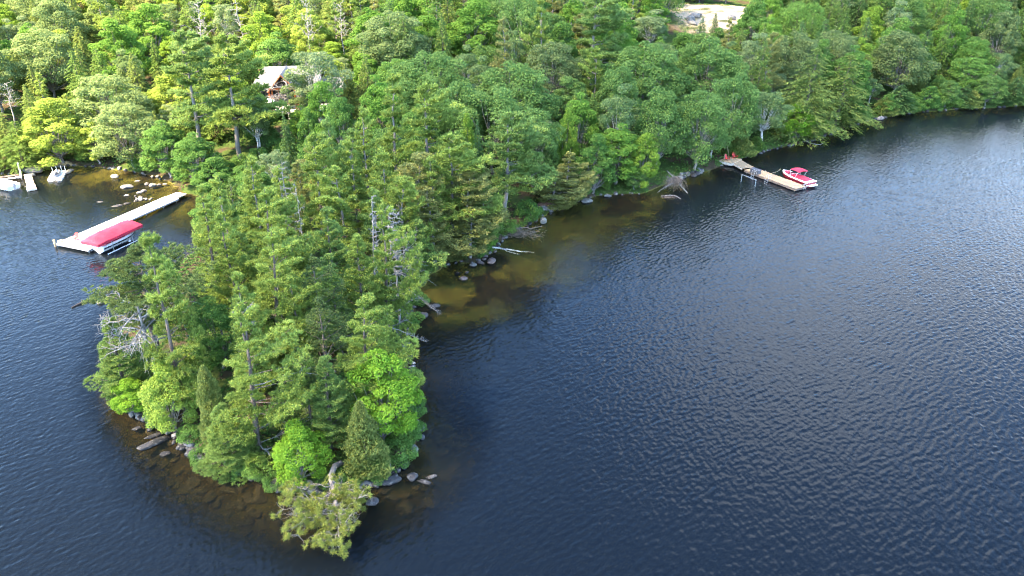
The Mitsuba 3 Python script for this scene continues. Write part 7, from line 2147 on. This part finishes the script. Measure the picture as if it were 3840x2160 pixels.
add(t + '__front_beam', beam(fA + [0, 0, .45], fB + [0, 0, .45]), 'paint_white')
for k, q in enumerate((fA, fB)):
    add(t + '__side_beam', beam(q + [0, 0, .45], q + bk + [0, 0, .45]), 'paint_white')
    add(t + '__post', beam(q + bk * .75 + [0, 0, -1.5], q + bk * .75 + [0, 0, 2.3], .13), 'paint_white')
    add(t + '__brace', beam(q + bk * .2 + [0, 0, .5], q + bk * .75 + [0, 0, 1.9], .07), 'paint_white')
    add(t + '__leg', beam(q + [0, 0, -1.5], q + [0, 0, .4], .09), 'metal_grey')
add(t + '__rear_log', beam(fA + bk * .55 + [0, 0, .38], fB + bk * .55 + [0, 0, .38], .2), 'bark_driftwood')
t = thing('motor_boat_002', 'white boat with a grey outboard cut by the left edge of the picture', 'boat')
P = place(65, (-81.9, 112.0, 0))
ys, hb, sh = motor_boat(t, P, 5.4, 2.4, 'hull_white', 'hull_white', .75)
yy = np.linspace(-2.2, 1.7, 9)
add(t + '__cover', P(dome(yy, np.interp(yy, ys, hb), np.interp(yy, ys, sh) + .055, .15, .22)), 'paint_white', True)
add(t + '__outboard', P(join([box(-.2, .2, -3.05, -2.72, .55, 1.15, .07), box(-.08, .08, -2.95, -2.80, -.3, .55, .02)])), 'plastic_pale', 30)
add(t + '__red_cushion', P(box(-.5, .1, 1.75, 2.15, .92, 1.02, .03)), 'chair_red')
t = thing('wooden_jetty', 'small pale wooden jetty between the white lift frame and the jet ski', 'dock')
P = place(-145.8, (-81.2, 117.5, 0))
add(t + '__boards', P(planks(6.9, 1.05, .40, x0=-.52)), 'boards_grey')
labels[t + '__boards'] = {'kind': 'stuff'}
add(t + '__end_boards', P(planks(1.9, 1.35, .43, x0=-.67, y0=6.95)), 'boards_grey')
labels[t + '__end_boards'] = {'kind': 'stuff'}
add(t + '__frame', P(join([box(-.55, -.50, 0, 6.9, .14, .355), box(.50, .55, 0, 6.9, .14, .355), box(-.7, .7, 8.86, 8.92, .10, .385)])), 'boards_grey')
for lx, ly in ((-.45, 3), (.45, 3), (-.55, 8.5), (.55, 8.5)):
    add(t + '__post', P(tube([(lx, ly, -1.8), (lx, ly, .35)], .07, 7)), 'boards_grey', 30)
t = thing('jet_ski_float', 'white floating platform moored at the back of the left bay under the jet ski', 'float')
P = place(20.5, (-76.05, 117.1, 0))
out = shapely.Polygon([(-.95, -2.4), (-.35, -2.4), (-.12, -1.7), (.12, -1.7), (.35, -2.4), (.95, -2.4), (1.05, -1.6), (1.05, 2.3), (.7, 2.5), (-.7, 2.5), (-1.05, 2.3), (-1.05, -1.6)]).buffer(.05)
m = trimesh.creation.extrude_polygon(out, .34)
add(t + '__body', P((np.array(m.vertices) + [0, 0, -.02], np.array(m.faces))), 'paint_white')
for sx, sy in ((-.95, 2.3), (-.35, 2.5), (.35, 2.5), (.95, 2.3)):
    add(t + '__post', P(tube([(sx, sy, -1.0), (sx, sy, 1.1)], .05, 7)), 'paint_white', 30)
t = thing('jet_ski', 'grey and white jet ski with a dark nose parked on the white float', 'jet ski')
P = place(200.5, (-76.05, 117.0, .33))
ys = np.array([-1.55, -1.3, -.5, .3, .9, 1.3, 1.55])
hb = np.array([.42, .52, .56, .55, .44, .25, .04])
rings = [[(0, y, .0 + .16 * max(0, (y - .6) / .95) ** 2), (b * .9, y, .14), (b, y, .36), (b * .6, y, .46 + (.10 if y > .2 else 0)), (-b * .6, y, .46 + (.10 if y > .2 else 0)), (-b, y, .36), (-b * .9, y, .14)] for y, b in zip(ys, hb)]
add(t + '__hull', P(loft(rings)), 'plastic_pale', 35)
add(t + '__seat', P(loft([[(w * math.cos(q), y, .44 + h * math.sin(q)) for q in np.linspace(0, math.pi, 8)] for y, w, h in ((-1.3, .16, .20), (-.9, .22, .36), (-.2, .22, .34), (.15, .16, .20))])), 'paint_white', True)
add(t + '__nose', P(dome(np.linspace(.35, 1.5, 7), np.array([.42, .48, .46, .42, .34, .22, .05]), np.array([.46, .46, .45, .44, .42, .40, .38]), .0, .34)), 'plastic_grey', True)
add(t + '__handlebar', P(tube([(-.36, .05, .98), (-.12, .22, .93), (.12, .22, .93), (.36, .05, .98)], .03, 6)), 'rubber_dark', True)
add(t + '__steering_column', P(tube([(0, .42, .70), (0, .22, .95)], .07, 6)), 'plastic_grey', True)

# ---------------------------------------------------------------- the house on the slope
proc_mat('shingles', lambda p, n, uv: mikit.mix((.10, .098, .095), (.24, .235, .225), dr.clip(.5 * mikit.fbm(p.x * 1.1, p.y * 1.1, p.z * 1.1, 3) + .5 * mikit.cell_rand(p.x * 3, p.z * 6, p.y * 3), 0, 1)), .85)
HX, HY = -42.2, 136.5
HZ = 3.9
P = place(8, (HX, HY, HZ))
t = thing('house', 'house with grey shingled gables and orange timber posts half hidden in the trees', 'house')


def slab(pts, th=.16):
    """A roof plane: corner points (counter clockwise seen from above) with a thickness below."""
    p = np.array(pts, float)
    n = np.cross(p[1] - p[0], p[2] - p[0]); n /= np.linalg.norm(n)
    if n[2] < 0:
        n = -n
    return loft([p, p - n * th])


add(t + '__lower_wall', P(box(-6.2, 6.0, 3.6, 11.8, -1.5, 2.6)), 'wall_dark')
add(t + '__upper_wall', P(box(-6.0, 5.8, 3.8, 11.6, 2.6, 6.0)), 'wall_dark')
t_roof = add(t + '__main_roof', P(join([slab([(-6.8, 3.0, 5.75), (6.5, 3.0, 5.75), (6.5, 7.7, 9.1), (-4.2, 7.7, 9.1)]), slab([(6.5, 12.4, 5.75), (-6.8, 12.4, 5.75), (-4.2, 7.7, 9.1), (6.5, 7.7, 9.1)]), slab([(-6.8, 12.4, 5.75), (-6.8, 3.0, 5.75), (-4.2, 7.7, 9.1)])])), 'shingles')
add(t + '__gable_roof', P(join([slab([(-2.9, -.9, 6.1), (0, -.9, 9.25), (0, 7.6, 9.25), (-2.9, 4.0, 6.1)]), slab([(0, -.9, 9.25), (2.9, -.9, 6.1), (2.9, 4.0, 6.1), (0, 7.6, 9.25)])])), 'shingles')
add(t + '__side_roof', P(join([slab([(6.0, 4.0, 5.0), (10.6, 4.0, 5.0), (10.6, 7.0, 6.9), (6.0, 7.0, 6.9)]), slab([(10.6, 10.0, 5.0), (6.0, 10.0, 5.0), (6.0, 7.0, 6.9), (10.6, 7.0, 6.9)])])), 'shingles')
add(t + '__side_wall', P(box(6.0, 10.2, 4.5, 9.6, -1.5, 5.0)), 'wall_dark')
add(t + '__chimney', P(box(3.4, 4.3, 8.3, 9.2, 7.6, 10.2, .03)), 'rock_grey')
for k, (x0, x1, z0, z1) in enumerate(((-5.6, -3.9, 3.0, 5.4), (-3.6, -1.9, 3.0, 5.4), (-1.6, 1.6, 2.8, 5.6), (2.0, 3.6, 3.0, 5.4), (3.9, 5.5, 3.0, 5.4))):
    w = add(t + '__window', P(join([box(x0, x1, 3.72, 3.80, z0, z0 + .10), box(x0, x1, 3.72, 3.80, z1 - .10, z1), box(x0, x0 + .10, 3.72, 3.80, z0 + .10, z1 - .10), box(x1 - .10, x1, 3.72, 3.80, z0 + .10, z1 - .10)])), 'bark_brown' if k != 2 else 'timber_orange')
    add(w + '__pane', P(box(x0 + .10, x1 - .10, 3.74, 3.79, z0 + .10, z1 - .10)), 'pane_dark')
for x in (-2.5, -2.0, 2.0, 2.5):
    add(t + '__post', P(box(x - .14, x + .14, -.55, -.27, -1.5 if abs(x) < 2.2 else 2.6, 6.4, .02)), 'timber_orange')
for s in (-1, 1):
    add(t + '__rafter', P(tube([(s * 2.75, -.82, 6.02), (0, -.82, 9.0)], .15, 4)), 'timber_orange')
add(t + '__tie_beam', P(box(-2.6, 2.6, -.60, -.34, 6.4, 6.7, .02)), 'timber_orange')
for x in (-6.6, 5.2, 7.6):
    add(t + '__post', P(box(x - .12, x + .12, -1.9, -1.66, -1.5, 2.42, .02)), 'timber_orange')
add(t + '__balcony_floor', P(box(-7.2, 8.4, -2.1, 3.7, 2.42, 2.6)), 'trim_white')
add(t + '__balcony_rail', P(join([box(-7.2, 8.4, -2.1, -2.03, 3.5, 3.57)] + [box(x - .03, x + .03, -2.1, -2.04, 2.6, 3.5) for x in np.arange(-7.17, 8.4, 1.2)])), 'wall_dark')
add(t + '__balcony_glass', P(box(-7.15, 8.35, -2.075, -2.065, 2.68, 3.48)), {'type': 'thindielectric'})
add(t + '__dining_set', P(join([box(.6, 2.4, .2, 1.1, 3.25, 3.32, .02), box(.7, .8, .3, .4, 2.6, 3.25), box(2.2, 2.3, .9, 1.0, 2.6, 3.25), box(.2, .6, .4, .9, 2.6, 3.05, .03), box(2.45, 2.85, .4, .9, 2.6, 3.05, .03)])), 'wall_dark')
for lx, ly, lab in ((-5.2, -.6, 'round white parasol on the house deck, the left one'), (-2.6, -1.3, 'round white parasol on the house deck, beside the orange posts')):
    u = thing(num('parasol'), lab, 'parasol')
    a = np.linspace(0, 2 * math.pi, 13)[:-1]
    add(u + '__canopy', P(loft([[(lx + r * math.cos(q), ly + r * math.sin(q), z) for q in a] for r, z in ((1.15, 4.55), (1.13, 4.62), (.6, 4.92), (.04, 5.08))])), 'paint_white', 30)
    add(u + '__pole', P(tube([(lx, ly, 2.6), (lx, ly, 4.95)], .035, 6)), 'metal_grey', True)
    add(u + '__base', P(tube([(lx, ly, 2.6), (lx, ly, 2.7)], .28, 10)), 'plastic_grey', 30)
